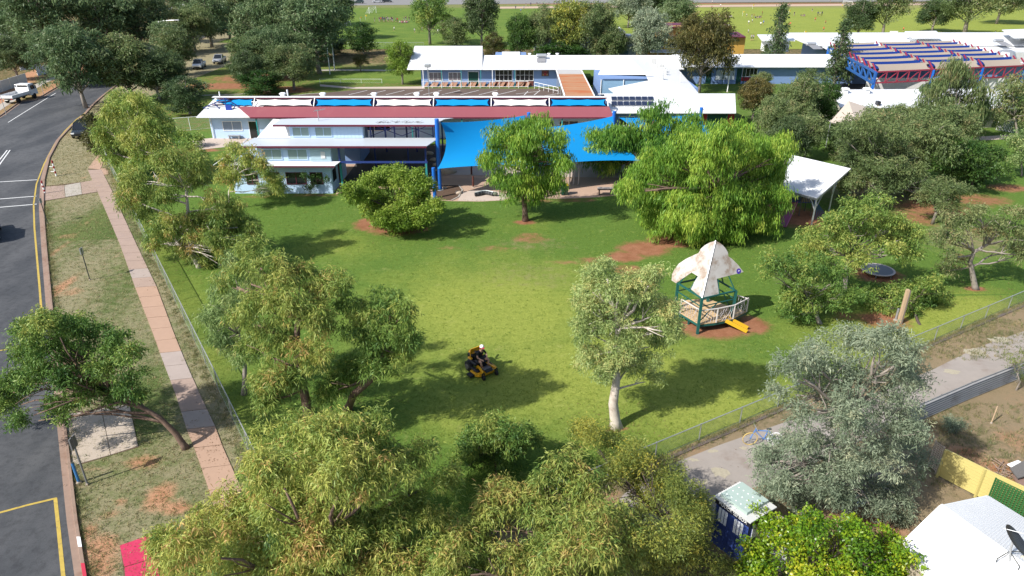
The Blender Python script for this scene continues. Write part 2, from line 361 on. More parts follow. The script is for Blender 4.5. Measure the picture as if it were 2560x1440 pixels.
mb.add(vs_, [(i * 5 + k + 1, i * 5 + k, i * 5 + k + 5, i * 5 + k + 6) for i in range(n - 1) for k in range(4)])
tag(mb.obj('kerb', KERBM), kind='structure')
for a, b_, col in (((191, 1347), (193, 1372), (0.75, 0.75, 0.74)), ((201, 1413), (206, 1455), (0.45, 0.03, 0.06))):   # painted kerb lengths
    p, q = g(*a), g(*b_); mb = MB()
    xa, xb = kerbx(p.y) + .325, kerbx(q.y) + .325
    mb.add([(xa, p.y, .02), (xb, q.y, .02), (xa, p.y, .116), (xb, q.y, .116), (xa + .15, p.y, .116), (xb + .15, q.y, .116)], [(0, 2, 3, 1), (2, 4, 5, 3)])
    mb.obj('painted_length', M('kerb_paint_%d' % int(col[1] * 100), col, 0.7), kerb)
strip('yellow_edge_line', pxs((104, 785), (99, 720), (92, 640), (86, 570), (84, 510), (91, 460), (110, 410), (136, 362), (162, 327), (190, 299), (215, 280)), 0.13, -0.006, YEL)
strip('yellow_edge_line', pxs((138, 1245), (146, 1320), (158, 1440), (162, 1470)), 0.14, -0.006, YEL)
strip('yellow_bay_line', pxs((-40, 1292), (0, 1281), (70, 1262), (141, 1245)), 0.12, -0.005, YEL)
strip('yellow_bay_line', pxs((-40, 882), (0, 876), (30, 871)), 0.11, -0.005, YEL)
for a, b_ in (((-60, 458), (96, 449)), ((-60, 502), (91, 490)), ((-60, 523), (92, 510))): strip('white_crossing_line', pxs(a, b_), 0.16, -0.006, WHT)
for a, b_ in (((-30, 436), (18, 375)), ((-22, 440), (25, 375))): strip('white_centre_line', pxs(a, b_), 0.12, -0.006, WHT)
strip('white_edge_line', pxs((20, 306), (60, 281), (110, 250), (140, 232)), 0.12, -0.006, WHT)
# orange shoulder across the road where the truck stands
def sm(X, Y): return (0.4 + 0 * X, 0.4 + 0 * X, 0.75 + 0.25 * np.sin(X * .7 + Y * .3))
sheet('road_shoulder', np.linspace(60, 150, 60), lambda y: kerbx(y) - (11 if y < 110 else 9) - 12, lambda y: kerbx(y) - (11 if y < 110 else 9) - .49, 16, 0.0, sm, T_verge)
strip('far_footpath', pxs((-60, 310), (0, 268), (60, 232), (110, 205), (150, 190)), 1.4, 0.02, CONC)

# ---- footpath of separate slabs
PATH = [(1440, 590, 690), (1217, 524, 597), (1125, 492, 555), (1080, 473, 540), (975, 439, 491), (907, 412, 461), (832, 385, 431), (720, 341, 390), (610, 302, 338), (510, 259, 292), (475, 244, 277), (422, 220, 250)]
pl = [(g(a, y), g(b_, y)) for y, a, b_ in PATH]
py_ = np.array([p.y for p, q in pl]); plx = np.array([p.x for p, q in pl]); prx = np.array([q.x for p, q in pl])
slabm = [M('slab_pink', (0.37, 0.245, 0.175), 0.9, var=0.14, scale=1.2, stain=(0.28, 0.17, 0.12), stain_amt=0.2, spec=.15),
         M('slab_grey', (0.34, 0.28, 0.245), 0.9, var=0.12, scale=1.2, stain=(0.27, 0.2, 0.17), stain_amt=0.2, spec=.15),
         M('slab_tan', (0.32, 0.235, 0.19), 0.9, var=0.16, scale=1.0, stain=(0.24, 0.19, 0.18), stain_amt=0.25, spec=.15)]
path = tag(MB().add([(p[0], p[1], 0.004) for p in [(x, y) for x, y in zip(plx, py_)] + [(x, y) for x, y in zip(prx, py_)]], [(i, len(py_) + i, len(py_) + i + 1, i + 1) for i in range(len(py_) - 1)]).obj('footpath', M('path_bed', (0.12, 0.08, 0.05), .95)), kind='structure')
rg = random.Random(4); y = 17.5; k = 0
while y < py_[-1] - 1:
    L_ = 1.42 if y < 40 else 1.5; y1 = min(y + L_ - 0.035, py_[-1]); sk = 0.12
    a, b_, c_, d = [(float(np.interp(yy, py_, xs)) , yy) for yy, xs in ((y, plx), (y, prx), (y1, prx), (y1, plx))]
    t = rg.uniform(-.006, .006)
    m_ = slabm[1] if (26.2 < y < 28.8 or 31 < y < 33.5) else (slabm[0] if 33.4 < y < 43 or y < 26.2 else slabm[2])
    if 43.5 < y < 46: m_ = slabm[1]
    MB().slab([(a[0], a[1] - sk, .035 + t), (b_[0], b_[1] + sk, .035 + t), (c_[0], c_[1] + sk, .035), (d[0], d[1] - sk, .035)], 0.03).obj('slab', m_, path)
    y += L_; k += 1
for q in (((244, 390), (262, 392), (252, 424), (221, 420)), ((262, 377), (270, 390), (262, 393), (244, 391))):
    MB().slab([(p.x, p.y, .03) for p in pxs(*q)], .03).obj('slab', slabm[0], path)
pad = tag(MB().poly([(p.x, p.y, .003) for p in pxs((104, 466), (236, 451), (246, 480), (107, 504))]).obj('crossing_pad', M('path_bed', (0, 0, 0))), kind='structure')
for q, m_ in ((((104, 468), (160, 464), (163, 494), (106, 503)), slabm[2]), (((161, 464), (201, 457), (205, 486), (164, 493)), CONC), (((202, 457), (234, 451), (243, 480), (206, 486)), slabm[2])):
    MB().slab([(p.x, p.y, .032) for p in pxs(*q)], .028).obj('slab', m_, pad)
MB().slab([(p.x, p.y, .03) for p in pxs((251, 420), (268, 422), (272, 436), (257, 438))], .03).obj('slab', slabm[0], path)
drv = tag(MB().poly([(p.x, p.y, .003) for p in pxs((163, 1036), (325, 1010), (346, 1118), (178, 1168))]).obj('driveway', M('path_bed', (0, 0, 0))), kind='structure')
DRV = M('driveway_concrete', (0.40, 0.335, 0.27), 0.9, var=0.13, scale=0.9, stain=(0.29, 0.23, 0.18), stain_amt=0.25, spec=.15)
for q in (((164, 1038), (253, 1023), (276, 1138), (180, 1165)), ((254.5, 1022.5), (323, 1011), (345, 1116), (277.5, 1137.5))):
    MB().slab([(p.x, p.y, .03) for p in pxs(*q)], .027).obj('slab', DRV, drv)
RED = M('red_painted_concrete', (0.47, 0.03, 0.085), 0.6, var=0.16, scale=0.8, stain=(0.55, 0.09, 0.16), stain_amt=0.35, stain_scale=0.5)
rp = tag(MB().poly([(p.x, p.y, .003) for p in pxs((300, 1365), (380, 1337), (440, 1520), (325, 1560))]).obj('bus_stop_pad', M('path_bed', (0, 0, 0))), kind='structure')
for q in (((300, 1365), (380, 1337), (397, 1392), (311, 1418)), ((311.5, 1420), (397.5, 1394), (440, 1520), (325, 1560))): MB().slab([(p.x, p.y, .03) for p in pxs(*q)], .027).obj('slab', RED, rp)

# ---- lane, playground paving, car park
LANE = M('lane_gravel', (0.295, 0.26, 0.23), 0.95, var=0.2, scale=0.8, stain=(0.20, 0.15, 0.12), stain_amt=0.3, stain_scale=0.5, spec=.1, bmp=.2)
flat('lane', pxs((1480, 1330), (1560, 1235), (1650, 1172), (1800, 1112), (1990, 1046), (2180, 985), (2330, 925), (2440, 870), (2640, 800), (2640, 880), (2560, 908), (2400, 975), (2255, 1045), (2100, 1130), (1960, 1190), (1830, 1240), (1760, 1340), (1600, 1420)), 0.004, LANE)
mb = MB(); rg = random.Random(8)
for px, py, r in ((1800, 1180, 30), (1755, 1204, 17), (1700, 1166, 20), (1735, 1150, 12), (1780, 1128, 12), (1955, 1115, 24), (1935, 1135, 16), (2440, 880, 26), (2500, 850, 24), (1860, 1120, 10), (2380, 930, 18), (1970, 1080, 14)):
    c_ = g(px, py); q = r * mpp(c_.y)
    mb.poly([(c_.x + q * (1 + .4 * rg.uniform(-1, 1)) * math.cos(t), c_.y + q * .6 * (1 + .4 * rg.uniform(-1, 1)) * math.sin(t), .008) for t in [i * math.tau / 14 for i in range(14)]])
tag(mb.obj('dry_weed_patches', M('dry_weed_mat', (0.345, 0.305, 0.225), .95, var=.3, scale=9, bmp=.3)), 'pale dried weed patches on the gravel lane', 'weeds', kind='stuff')
PAVE = M('playground_concrete', (0.40, 0.275, 0.20), 0.9, var=0.12, scale=0.7, stain=(0.30, 0.19, 0.13), stain_amt=0.25, spec=.15)
PAVE2 = M('pale_concrete', (0.45, 0.37, 0.31), 0.9, var=0.1, scale=0.7, stain=(0.35, 0.26, 0.2), stain_amt=0.2, spec=.15)
flat('playground_paving', pxs((840, 486), (905, 470), (1075, 478), (1080, 500), (1130, 503), (1200, 504), (1260, 501), (1300, 494), (1400, 497), (1480, 494), (1550, 488), (1590, 470), (1600, 390), (1090, 380), (1060, 345), (900, 330), (840, 440)), 0.004, PAVE)
flat('pale_paving', pxs((1145, 502), (1200, 503), (1258, 500), (1275, 490), (1240, 478), (1180, 476), (1152, 482)), 0.008, PAVE2)
flat('upper_paving', pxs((1000, 440), (1080, 436), (1300, 440), (1560, 445), (1600, 400), (1590, 360), (1100, 360), (1000, 380)), 0.007, PAVE2)
BED = M('mulch_bed', (0.10, 0.065, 0.045), .95, var=.4, scale=6, bmp=.4, spec=.1)
gb = flat('garden_bed', pxs((1082, 464), (1146, 463), (1155, 476), (1146, 492), (1128, 501), (1085, 500)), 0.009, BED)
strip('bed_edging', pxs((1146, 463), (1156, 476), (1146, 493), (1128, 502)), 0.14, 0.06, CONC)
flat('front_paving', pxs((480, 350), (560, 342), (640, 345), (700, 352), (640, 362), (560, 368), (490, 375)), 0.006, PAVE2)
CARP = M('carpark_asphalt', (0.115, 0.085, 0.07), 0.9, var=0.25, scale=0.5, spec=.15)
flat('car_park', pxs((660, 246), (740, 238), (900, 224), (1060, 221), (1450, 222), (1500, 250), (1500, 262), (640, 262)), 0.006, CARP)
for i in range(9):
    a = 872 + i * 46.5; strip('white_bay_line', pxs((a, 237), (a + 46, 226)), 0.14, 0.012, WHT)
strip('white_bay_line', pxs((725, 240), (775, 234), (800, 233)), 0.14, 0.012, WHT)
for a, b_ in (((1290, 235), (1350, 228)), ((1310, 238), (1320, 228)), ((1335, 238), (1350, 226)), ((1360, 240), (1430, 228)), ((1390, 240), (1300, 240))): strip('white_hatch_line', pxs(a, b_), 0.12, 0.012, WHT)
flat('car_park_path', pxs((800, 211), (880, 218), (1062, 216), (1062, 222), (880, 222), (800, 216)), 0.014, PAVE2)
strip('grass_path', pxs((790, 176), (860, 175), (960, 176), (1040, 174)), 1.6, 0.012, CONC)
def im(X, Y): return (0.3 + 0 * X, 0.05 + 0 * X, 0 * X)
ga, gb_ = g(780, 208), g(1062, 180)
sheet('grass_island', np.linspace(ga.y, gb_.y, 14), lambda y: g(785, 208).x, lambda y: g(1062, 200).x, 30, 0.009, im, T_lawn)
flat('undercroft_shade_sheet', [Vector((x, y, 0)) for x, y in ((-17.1, 66.5), (-7.6, 65.2), (-7.0, 82), (-17.1, 82))], 0.012, M('undercroft_painted_shade', (.07, .06, .055), .9))  # near-black sheet over the floor: deep shade under the roof painted as colour
strip('far_red_kerb', pxs((470, 240), (600, 236), (640, 233)), 0.5, 0.05, CONC)
flat('far_street', pxs((860, 14), (1500, 8), (2600, 2), (2600, -14), (860, -14)), 0.06, M('far_asphalt', (0.2, 0.19, 0.18), .9))
flat('far_dirt_track', pxs((1250, 17), (1600, 14), (1760, 13), (2560, 6), (2560, 11), (1760, 18), (1600, 19), (1250, 22)), 0.07, M('far_dust', (0.42, 0.30, 0.22), .95))
# ================================================================= BUILDINGS
WALL = M('wall_pale_blue', (0.43, 0.57, 0.75), 0.7, var=0.05, scale=0.6, stain=(0.30, 0.42, 0.58), stain_amt=0.1)
WALL2 = M('wall_mid_blue', (0.16, 0.245, 0.43), 0.7, var=0.06, scale=0.6)
ROOF = M('white_roof_sheet', (0.64, 0.645, 0.65), 0.45, var=0.05, scale=0.5, stain=(0.50, 0.475, 0.44), stain_amt=0.16, stain_scale=0.7, stretch=(1.5, 0.35, 1))
ROOFG = M('blue_grey_roof_sheet', (0.42, 0.45, 0.48), 0.4, var=0.04, scale=0.5, stain=(0.45, 0.45, 0.45), stain_amt=0.1, stretch=(1.5, .35, 1))  # blue-grey tone for the middle and upper roofs of the stepped block
MAROON = M('maroon_fascia', (0.11, 0.015, 0.035), 0.5, var=0.1)
REDROOF = M('red_roof_sheet', (0.25, 0.068, 0.076), 0.5, var=0.07, scale=0.4, stain=(0.30, 0.10, 0.10), stain_amt=0.2, stretch=(1, .3, 1))
NAVY = M('navy_paint', (0.012, 0.016, 0.07), 0.5); BLUEP = M('blue_post_paint', (0.012, 0.12, 0.46), 0.45, var=.08); BLUED = M('dark_blue_steel', (0.02, 0.04, 0.17), 0.5)
TEAL = M('teal_paint', (0.03, 0.23, 0.23), 0.5); GREEN = M('dark_green_paint', (0.006, 0.05, 0.036), 0.6); REDP = M('red_paint', (0.24, 0.012, 0.02), 0.55)
SAILB = M('blue_shade_cloth', (0.003, 0.20, 0.47), 0.75, var=0.05, scale=0.5, spec=.15); SAILC = M('cream_shade_cloth', (0.62, 0.585, 0.55), 0.8, var=0.05, scale=.6, spec=.1)
WHITE = M('white_paint', (0.75, 0.75, 0.74), 0.5, var=.05); STEEL = M('galvanised_steel', (0.42, 0.43, 0.44), 0.45, 0.6, var=.15, scale=6)
GLASSD = M('dark_glass', (0.012, 0.015, 0.018), 0.12, spec=.6, var=.3, scale=.7); GLASSG = M('frosted_glass', (0.23, 0.31, 0.30), 0.35, spec=.5, var=.08)
CURT = M('curtain_glass', (0.20, 0.25, 0.32), 0.3, spec=.5, var=.35, scale=6, stretch=(6, 1, .2))
YELW = M('ochre_wall', (0.42, 0.24, 0.05), .7, var=.08); TIMB = M('weathered_timber', (0.30, 0.20, 0.12), .85, var=.25, scale=5, spec=.1)
DARKI = M('shade_dark', (0.03, 0.03, 0.035), .9)
def window(par, x0, x1, z0, z1, Y, glass=None, fr=None, n=2, w=0.07, rows=1):
    fr = fr or WHITE; glass = glass or GLASSD; mb = MB()
    mb.box(x0, x1, Y - .06, Y + .02, z0, z0 + w).box(x0, x1, Y - .06, Y + .02, z1 - w, z1)
    mb.box(x0, x0 + w, Y - .057, Y + .02, z0 + w, z1 - w).box(x1 - w, x1, Y - .057, Y + .02, z0 + w, z1 - w)
    for k in range(1, n): x = x0 + (x1 - x0) * k / n; mb.box(x - .025, x + .025, Y - .05, Y + .02, z0 + w, z1 - w)
    for k in range(1, rows): z = z0 + (z1 - z0) * k / rows; mb.box(x0 + w, x1 - w, Y - .047, Y + .02, z - .02, z + .02)
    o = mb.obj('window', fr, par)
    for k in range(n): a = x0 + (x1 - x0) * k / n; b_ = x0 + (x1 - x0) * (k + 1) / n; MB().box(a + .03, b_ - .03, Y - .025, Y + .01, z0 + .03, z1 - .03).obj('pane', glass, o)
    return o
def door(par, x0, x1, z1, Y, mat, fr=None, z0=0.0):
    mb = MB(); w = .07
    mb.box(x0, x0 + w, Y - .06, Y + .02, z0, z1).box(x1 - w, x1, Y - .06, Y + .02, z0, z1).box(x0 + w, x1 - w, Y - .06, Y + .02, z1 - w, z1)
    o = mb.obj('door', fr or WHITE, par); MB().box(x0 + w, x1 - w, Y - .03, Y + .01, z0 + .02, z1 - w).obj('door_leaf', mat, o)
    MB().beam((x1 - .2, Y - .08, z0 + 1.0), (x1 - .2, Y - .03, z0 + 1.0), .08).obj('handle', STEEL, o); return o
def roofp(par, pts, mat=None, t=.1, name='roof'): return MB().slab(pts, t).obj(name, mat or ROOF, par)
def vent(par, c_, s=.5, mat=None):
    mb = MB().box(c_[0] - s / 2, c_[0] + s / 2, c_[1] - s / 2, c_[1] + s / 2, c_[2] - .3, c_[2] + s * .55)
    mb.bev(c_[0] - s * .75, c_[0] + s * .75, c_[1] - s * .75, c_[1] + s * .75, c_[2] + s * .6, c_[2] + s, .1, .08)
    return mb.obj('roof_vent', mat or WHITE, par)
def sailmesh(mb, bl, br, tr, tl, sag=.08, nu=12, nv=6, drop=.25, scal=0, sv=None):
    sv = sag if sv is None else sv
    bl, br, tr, tl = map(Vector, (bl, br, tr, tl)); P = []
    for j in range(nv + 1):
        v = j / nv
        for i in range(nu + 1):
            u = i / nu
            uu = u + sag * (0.5 - u) * 2 * (4 * v * (1 - v))
            sc = 4 * u * (1 - u)
            if scal: q = (u * scal) % 1.0; sc = 4 * q * (1 - q)
            vv = v + sv * (0.5 - v) * 2 * sc
            p = bl * (1 - uu) * (1 - vv) + br * uu * (1 - vv) + tr * uu * vv + tl * (1 - uu) * vv
            p.z -= drop * 4 * u * (1 - u) * 4 * v * (1 - v) * .5
            P.append(p)
    mb.add(P, [(j * (nu + 1) + i, j * (nu + 1) + i + 1, (j + 1) * (nu + 1) + i + 1, (j + 1) * (nu + 1) + i) for j in range(nv) for i in range(nu)])
    return mb

# ---- A: stepped block by the lawn
A = thing('stepped_classroom_block', 'pale blue stepped classroom block with clerestory windows beside the lawn', 'building', (-21.5, 66, 0))
boxp('wall', WALL, A, -26.6, -17.2, 63.8, 70, 0, 2.95)
boxp('clerestory_wall', WALL, A, -23.9, -17.0, 63.95, 70, 2.96, 4.62)
boxp('upper_wall', WALL, A, -21.2, -14.2, 65.82, 66.7, 4.6, 6.2)
roofp(A, [(-27.3, 63.0, 2.95), (-16.55, 63.0, 2.95), (-16.2, 64.0, 3.10), (-27.0, 64.0, 3.10)], t=.06, name='lower_roof')
boxp('lower_fascia', MAROON, A, -27.3, -16.55, 62.96, 63.0, 2.80, 2.93)
roofp(A, [(-25.3, 63.3, 4.74), (-7.9, 63.3, 4.74), (-7.0, 65.95, 4.86), (-24.7, 65.95, 4.86)], ROOFG, t=.06, name='middle_roof')
boxp('middle_fascia', MAROON, A, -25.3, -7.9, 63.26, 63.3, 4.56, 4.73)
roofp(A, [(-25.3, 63.35, 4.68), (-25.3, 66.0, 4.82), (-28, 65.5, 2.95), (-28, 63.3, 2.95)], t=.06, name='side_roof')
roofp(A, [(-24.4, 65.8, 4.90), (-21.22, 65.8, 4.90), (-21.22, 67.0, 6.30), (-23.0, 67.0, 6.42)], t=.06, name='hip_roof')
roofp(A, [(-22.5, 65.2, 6.28), (-7.3, 65.2, 6.28), (-6.5, 66.8, 6.46), (-22.2, 66.8, 6.46)], ROOFG, t=.06, name='upper_roof')
roofp(A, [(-22.2, 66.8, 6.46), (-6.5, 66.8, 6.46), (-6.8, 80.5, 3.6), (-23.0, 80.5, 3.6)], t=.06, name='back_roof')
boxp('upper_fascia', MAROON, A, -22.5, -7.3, 65.16, 65.2, 6.10, 6.27)
for a, b_ in ((-23.5, -21.6), (-21.1, -19.2)): window(A, a, b_, 3.25, 4.3, 63.95, GLASSG, WALL)
for a, b_ in ((-20.95, -19.3), (-18.8, -17.15)): window(A, a, b_, 5.0, 5.95, 65.82, GLASSG, WALL)
for a, b_, n_ in ((-25.3, -24.2, 2), (-23.0, -22.1, 1), (-21.5, -19.6, 2), (-19.2, -18.0, 2)): window(A, a, b_, 0.92, 2.1, 63.8, GLASSD, MAROON, n_, .05)
for k in range(9): boxp('weatherboard', M('wall_pale_green', (0.36, 0.49, 0.55), .7), A, -18.95, -17.05, 63.90, 63.95, 3.15 + k * .155, 3.15 + k * .155 + .145)
mb = MB()
for k in range(6): mb.box(-17.95, -17.55, 63.84, 63.90, 3.42 + k * .11, 3.50 + k * .11)
mb.obj('louvre_vent', WHITE, A)
for k in range(8): boxp('cladding_sheet', WALL, A, -17.05 + k * .35, -16.72 + k * .35, 65.78, 65.82, 4.88, 6.15)
# side wall with door and window facing the covered area
boxp('side_window', GLASSD, A, -17.2, -17.17, 64.4, 65.7, .95, 2.1); boxp('side_door', M('brown_door', (.10, .025, .02), .6), A, -17.2, -17.16, 66.6, 67.6, .05, 2.15)
for x in (-16.3, -8.15): boxp('post', TEAL, A, x - .09, x + .09, 64.1, 64.28, 0, 2.85); boxp('upper_post', BLUED, A, x - .08, x + .08, 64.11, 64.27, 2.85, 4.68)
boxp('tie_beam', BLUED, A, -17.2, -8.0, 64.12, 64.26, 2.88, 3.06)
mb = MB()
for x0, x1 in ((-13.6, -10.6), (-10.6, -7.6)): mb.beam((x0, 66.3, 4.95), (x1, 66.3, 6.1), .06).beam((x0, 66.34, 6.1), (x1, 66.34, 4.95), .06)
for x in (-13.6, -12.2, -11.3, -9.0, -7.6): mb.beam((x, 66.4, 4.7), (x, 66.4, 6.2), .12)
mb.beam((-14, 66.4, 5.6), (-7.6, 66.4, 5.6), .06).obj('cross_bracing', BLUED, A)
for x, y in ((-14.5, 72), (-11, 72), (-8, 72), (-14.5, 79), (-11, 79), (-8, 79)): boxp('post', BLUED, A, x - .08, x + .08, y, y + .16, 0, 3.6 + (80.5 - y) * .2)
boxp('back_wall', WALL2, A, -22, -16.5, 74, 79, 0, 3.3)
mb = MB().tube([(-18.4, 66.2, 6.4), (-18.4, 66.2, 7.5)], .03)
for k in range(5): mb.beam((-18.8 + .2 * k, 66.2, 7.3 + .03 * k), (-18.5 + .2 * k, 66.5, 7.35 + .05 * k), .025)
mb.beam((-18.7, 66.2, 7.4), (-17.7, 66.35, 7.5), .03).obj('antenna', STEEL, A)
mb = MB(); rg = random.Random(2)
for k in range(60): x = rg.uniform(-12.7, -8.6); yy = rg.uniform(65.5, 66.3); a = rg.uniform(0, 6.3); l = rg.uniform(.2, .6); mb.beam((x, yy, 6.36), (x + l * math.cos(a), yy + l * .4 * math.sin(a), 6.42), .02)
tag(mb.obj('fallen_twigs', M('grey_twig', (.14, .12, .11), .9)), 'grey fallen twigs lying on the white upper roof', 'twigs', kind='stuff')

# ---- B: long block with red verandah and sail band
B = thing('long_classroom_block', 'long block with red verandah roof and a band of blue and cream sails', 'building', (-12, 87, 0))
boxp('wall', WALL, B, -37.2, 12.2, 85.5, 94, 0, 2.95)
roofp(B, [(-38.3, 84.4, 2.82), (-30.6, 84.4, 2.82), (-30.6, 88, 4.58), (-36.9, 88, 4.58)])
roofp(B, [(-31.2, 83.0, 3.16), (12.1, 83.0, 3.16), (11.9, 86.0, 3.80), (-33.6, 86.0, 3.80)], REDROOF, name='verandah_roof')
boxp('verandah_fascia', MAROON, B, -31.2, 12.1, 82.96, 83.0, 3.0, 3.15)
boxp('sail_backing', NAVY, B, -35.0, 11.6, 87.25, 87.4, 3.5, 4.72)
boxp('ridge_fascia', MAROON, B, -36.2, 11.7, 87.0, 87.1, 4.56, 4.68)
boxp('ridge_capping', ROOF, B, -37.0, 11.8, 86.96, 87.6, 4.69, 4.77)
roofp(B, [(-37.0, 87.6, 4.72), (11.8, 87.6, 4.72), (11.8, 94.6, 2.95), (-38, 94.6, 2.95)], name='back_roof')
sb = [525, 636, 786, 935, 1084, 1228, 1373, 1519]
for i in range(7):
    a = at(sb[i] + 4, 266, 86.15).x; b_ = at(sb[i + 1] - 5, 266, 86.15).x
    tl = at(sb[i] + 4, 248, 86.95).x; tr = at(sb[i + 1] - 5, 248, 86.95).x
    if i == 0: a += 2.0
    sailmesh(MB(), (a, 86.15, 3.88), (b_, 86.15, 3.88), (tr, 86.95, 4.50), (tl, 86.95, 4.50), .035, 36, 6, .05, 3, .11).obj('shade_sail', SAILB if i % 2 == 0 else SAILC, B, smooth=True)
for i in range(1, 8): x = at(sb[i], 258, 86.6).x; MB().beam((x, 86.05, 3.82), (x, 87.0, 4.62), .1).obj('sail_strut', WHITE, B)
for px in (707, 807, 935, 1042, 1091, 1238): vent(B, (at(px, 238, 89).x, 89, 4.42), .5)
MB().tube([(at(719, 236, 89).x, 89, 4.3), (at(719, 236, 89).x, 89, 5.3)], .09).obj('flue', WHITE, B); MB().tube([(-36.5, 88.2, 4.4), (-36.5, 88.2, 5.2)], .07).obj('flue', WHITE, B)
window(B, -35.7, -33.3, .95, 2.15, 85.5, CURT); door(B, -32.5, -31.3, 2.15, 85.5, GLASSD)
for a, b_ in ((-28.9, -27.8), (-24, -20), (-19, -15), (-5.8, -4.6), (-3.8, -1.6), (-.6, 1.4), (3.5, 5.2), (5.8, 8.2)): window(B, a, b_, .95, 2.2, 85.5)
for a, b_ in ((1.9, 3.0), (8.6, 9.7)): door(B, a, b_, 2.15, 85.5, M('pale_door', (.5, .52, .52), .6))
for x in (-30.6, -24, -18, -12, -6, 0, 6, 11.6): boxp('verandah_post', TEAL, B, x - .07, x + .07, 83.15, 83.29, 0, 3.1)
MB().box(-35.1, -33.6, 84.95, 85.4, .42, .47).box(-35.0, -34.9, 85, 85.35, 0, .42).box(-33.8, -33.7, 85, 85.35, 0, .42).obj('wall_bench', STEEL, B)
MB().tube([(-37.0, 85.4, 0), (-37.0, 85.4, 2.5), (-37.4, 85.0, 2.72)], .05).obj('downpipe', WHITE, B)
# open truss at the gable end
mb = MB(); T = lambda px, py, Y=85.9: at(px, py, Y)
for a, b_ in (((508, 270), (562, 245)), ((562, 245), (600, 268)), ((519, 272), (610, 296)), ((562, 245), (566, 275)), ((536, 258), (566, 292)), ((590, 262), (570, 292)), ((519, 272), (519, 284)), ((538, 276), (538, 284))): mb.beam(T(*a), T(*b_), .1)
mb.obj('gable_truss', BLUED, B)
for k in range(7):
    f = k / 6.0; a = T(510 + 50 * f, 269 - 23 * f, 86.3); b_ = T(606 - 30 * f, 269 - 23 * f, 86.9)
    MB().beam(a, b_, .22, .05).obj('gable_slat', NAVY if k % 2 else MAROON, B)
MB().slab([T(563, 262, 85.7), T(579, 262, 85.7), T(580, 284, 85.7), (T(573, 293, 85.7)), T(566, 284, 85.7)], .06).obj('shield_sign', M('shield_blue', (.02, .05, .3), .5), B)
# right-hand wing with solar panels
roofp(B, [(12.15, 87.0, 2.82), (27.9, 87.0, 2.82), (29.4, 93.2, 4.06), (12.15, 93.2, 4.06)], name='wing_roof')
roofp(B, [(12.15, 93.2, 4.06), (29.4, 93.2, 4.06), (29.4, 100, 2.8), (12.15, 100, 2.8)], name='wing_back_roof')
boxp('wing_wall', WALL2, B, 12.25, 27.2, 88, 99, 0, 2.85)
for a, b_, m_ in ((1755, 1768, REDP), (1770, 1818, GREEN), (1820, 1836, REDP)): boxp('wall_panel', m_, B, at(a, 290, 87.9).x, at(b_, 290, 87.9).x, 87.9, 87.98, 0, 2.75)
for a in (13.5, 17, 20.5): window(B, a, a + 2, .95, 2.2, 88)
P0, P1, P2 = Vector((12.15, 87, 2.92)), Vector((27.9, 87, 2.92)), Vector((29.4, 93.2, 4.16))
PV = M('solar_cell', (0.012, 0.014, 0.035), .18, spec=.6, var=.2)
for r_, (ya, yb) in enumerate(((241.5, 251), (253.5, 264.5))):
    for k in range(7):
        xa = 1527 + k * 15.2 - r_ * 2; q = [onpl(xa + dx, yy, P0, P1, P2) for dx, yy in ((2.5 * r_ + .6, ya), (14.6 + 2.5 * r_, ya), (14.6 + 1.5 + 2 * r_, yb), (.6 + 1.5 + 2 * r_, yb))]
        if xa > 1622: continue
        o = MB().slab([p + Vector((0, 0, .03)) for p in q], .04).obj('solar_panel', STEEL, B); c_ = sum(q, Vector()) / 4
        MB().slab([c_ + (p - c_) * .93 + Vector((0, 0, .036)) for p in q], .004).obj('cell', PV, o)

# ---- C: far classroom block
C_ = thing('far_classroom_block', 'blue walled classroom block with long white roof behind the car park', 'building', (0, 122, 0))
boxp('wall', WALL2, C_, -15.5, 12, 122, 134, 0, 3.0)
roofp(C_, [(-17.7, 120.9, 2.98), (-5.0, 120.9, 2.98), (-5.2, 128, 5.92), (-17.1, 128, 5.92)], name='high_roof')
roofp(C_, [(-17.1, 128, 5.92), (-5.2, 128, 5.92), (-5.2, 135, 3.0), (-17.1, 135, 3.0)], name='high_back_roof')
roofp(C_, [(-4.98, 120.9, 2.98), (29.0, 121.0, 3.0), (29.0, 126, 4.62), (-4.98, 126, 4.62)])
roofp(C_, [(-4.98, 126, 4.62), (29, 126, 4.62), (29, 131, 3.0), (-4.98, 131, 3.0)], name='back_roof')
for a, b_ in ((1072, 1106), (1121, 1154)): window(C_, at(a, 185, 122).x, at(b_, 185, 122).x, .95, 2.35, 122, M('window_art', (.18, .16, .17), .5, var=.6, scale=2.5), n=3)
door(C_, at(1170, 195, 122).x, at(1197, 195, 122).x, 2.5, 122, GREEN)
for a, b_ in ((1238, 1281), (1289, 1334)):
    xa, xb = at(a, 190, 122).x, at(b_, 190, 122).x; window(C_, xa, xb, .95, 2.85, 122, n=4, rows=2); boxp('spandrel', M('brown_panel', (.13, .04, .03), .6), C_, xa, xb, 121.95, 121.99, .1, .93)
px0, px1 = at(1354, 183, 121.95).x, at(1372, 183, 121.95).x
pq = boxp('emblem_plaque', M('plaque_brown', (.09, .04, .035), .6), C_, px0, px1, 121.9, 121.98, 1.75, 2.85); pm = (px0 + px1) / 2
MB().slab([(pm - .32, 121.88, 2.5), (pm + .32, 121.88, 2.5), (pm + .12, 121.88, 1.95), (pm, 121.88, 1.85), (pm - .12, 121.88, 1.95)], .02).obj('emblem_shield', M('emblem_red', (.3, .03, .03), .6), pq)
MB().box(pm - .22, pm + .22, 121.84, 121.87, 2.3, 2.42).obj('emblem_band', M('emblem_dark', (.03, .02, .02), .6), pq)
for s_ in (-1, 1): MB().slab([(pm + s_ * .18, 121.87, 1.9), (pm + s_ * .42, 121.87, 1.85), (pm + s_ * .40, 121.87, 2.2)], .02).obj('emblem_leaf', M('emblem_tan', (.5, .3, .12), .6), pq)
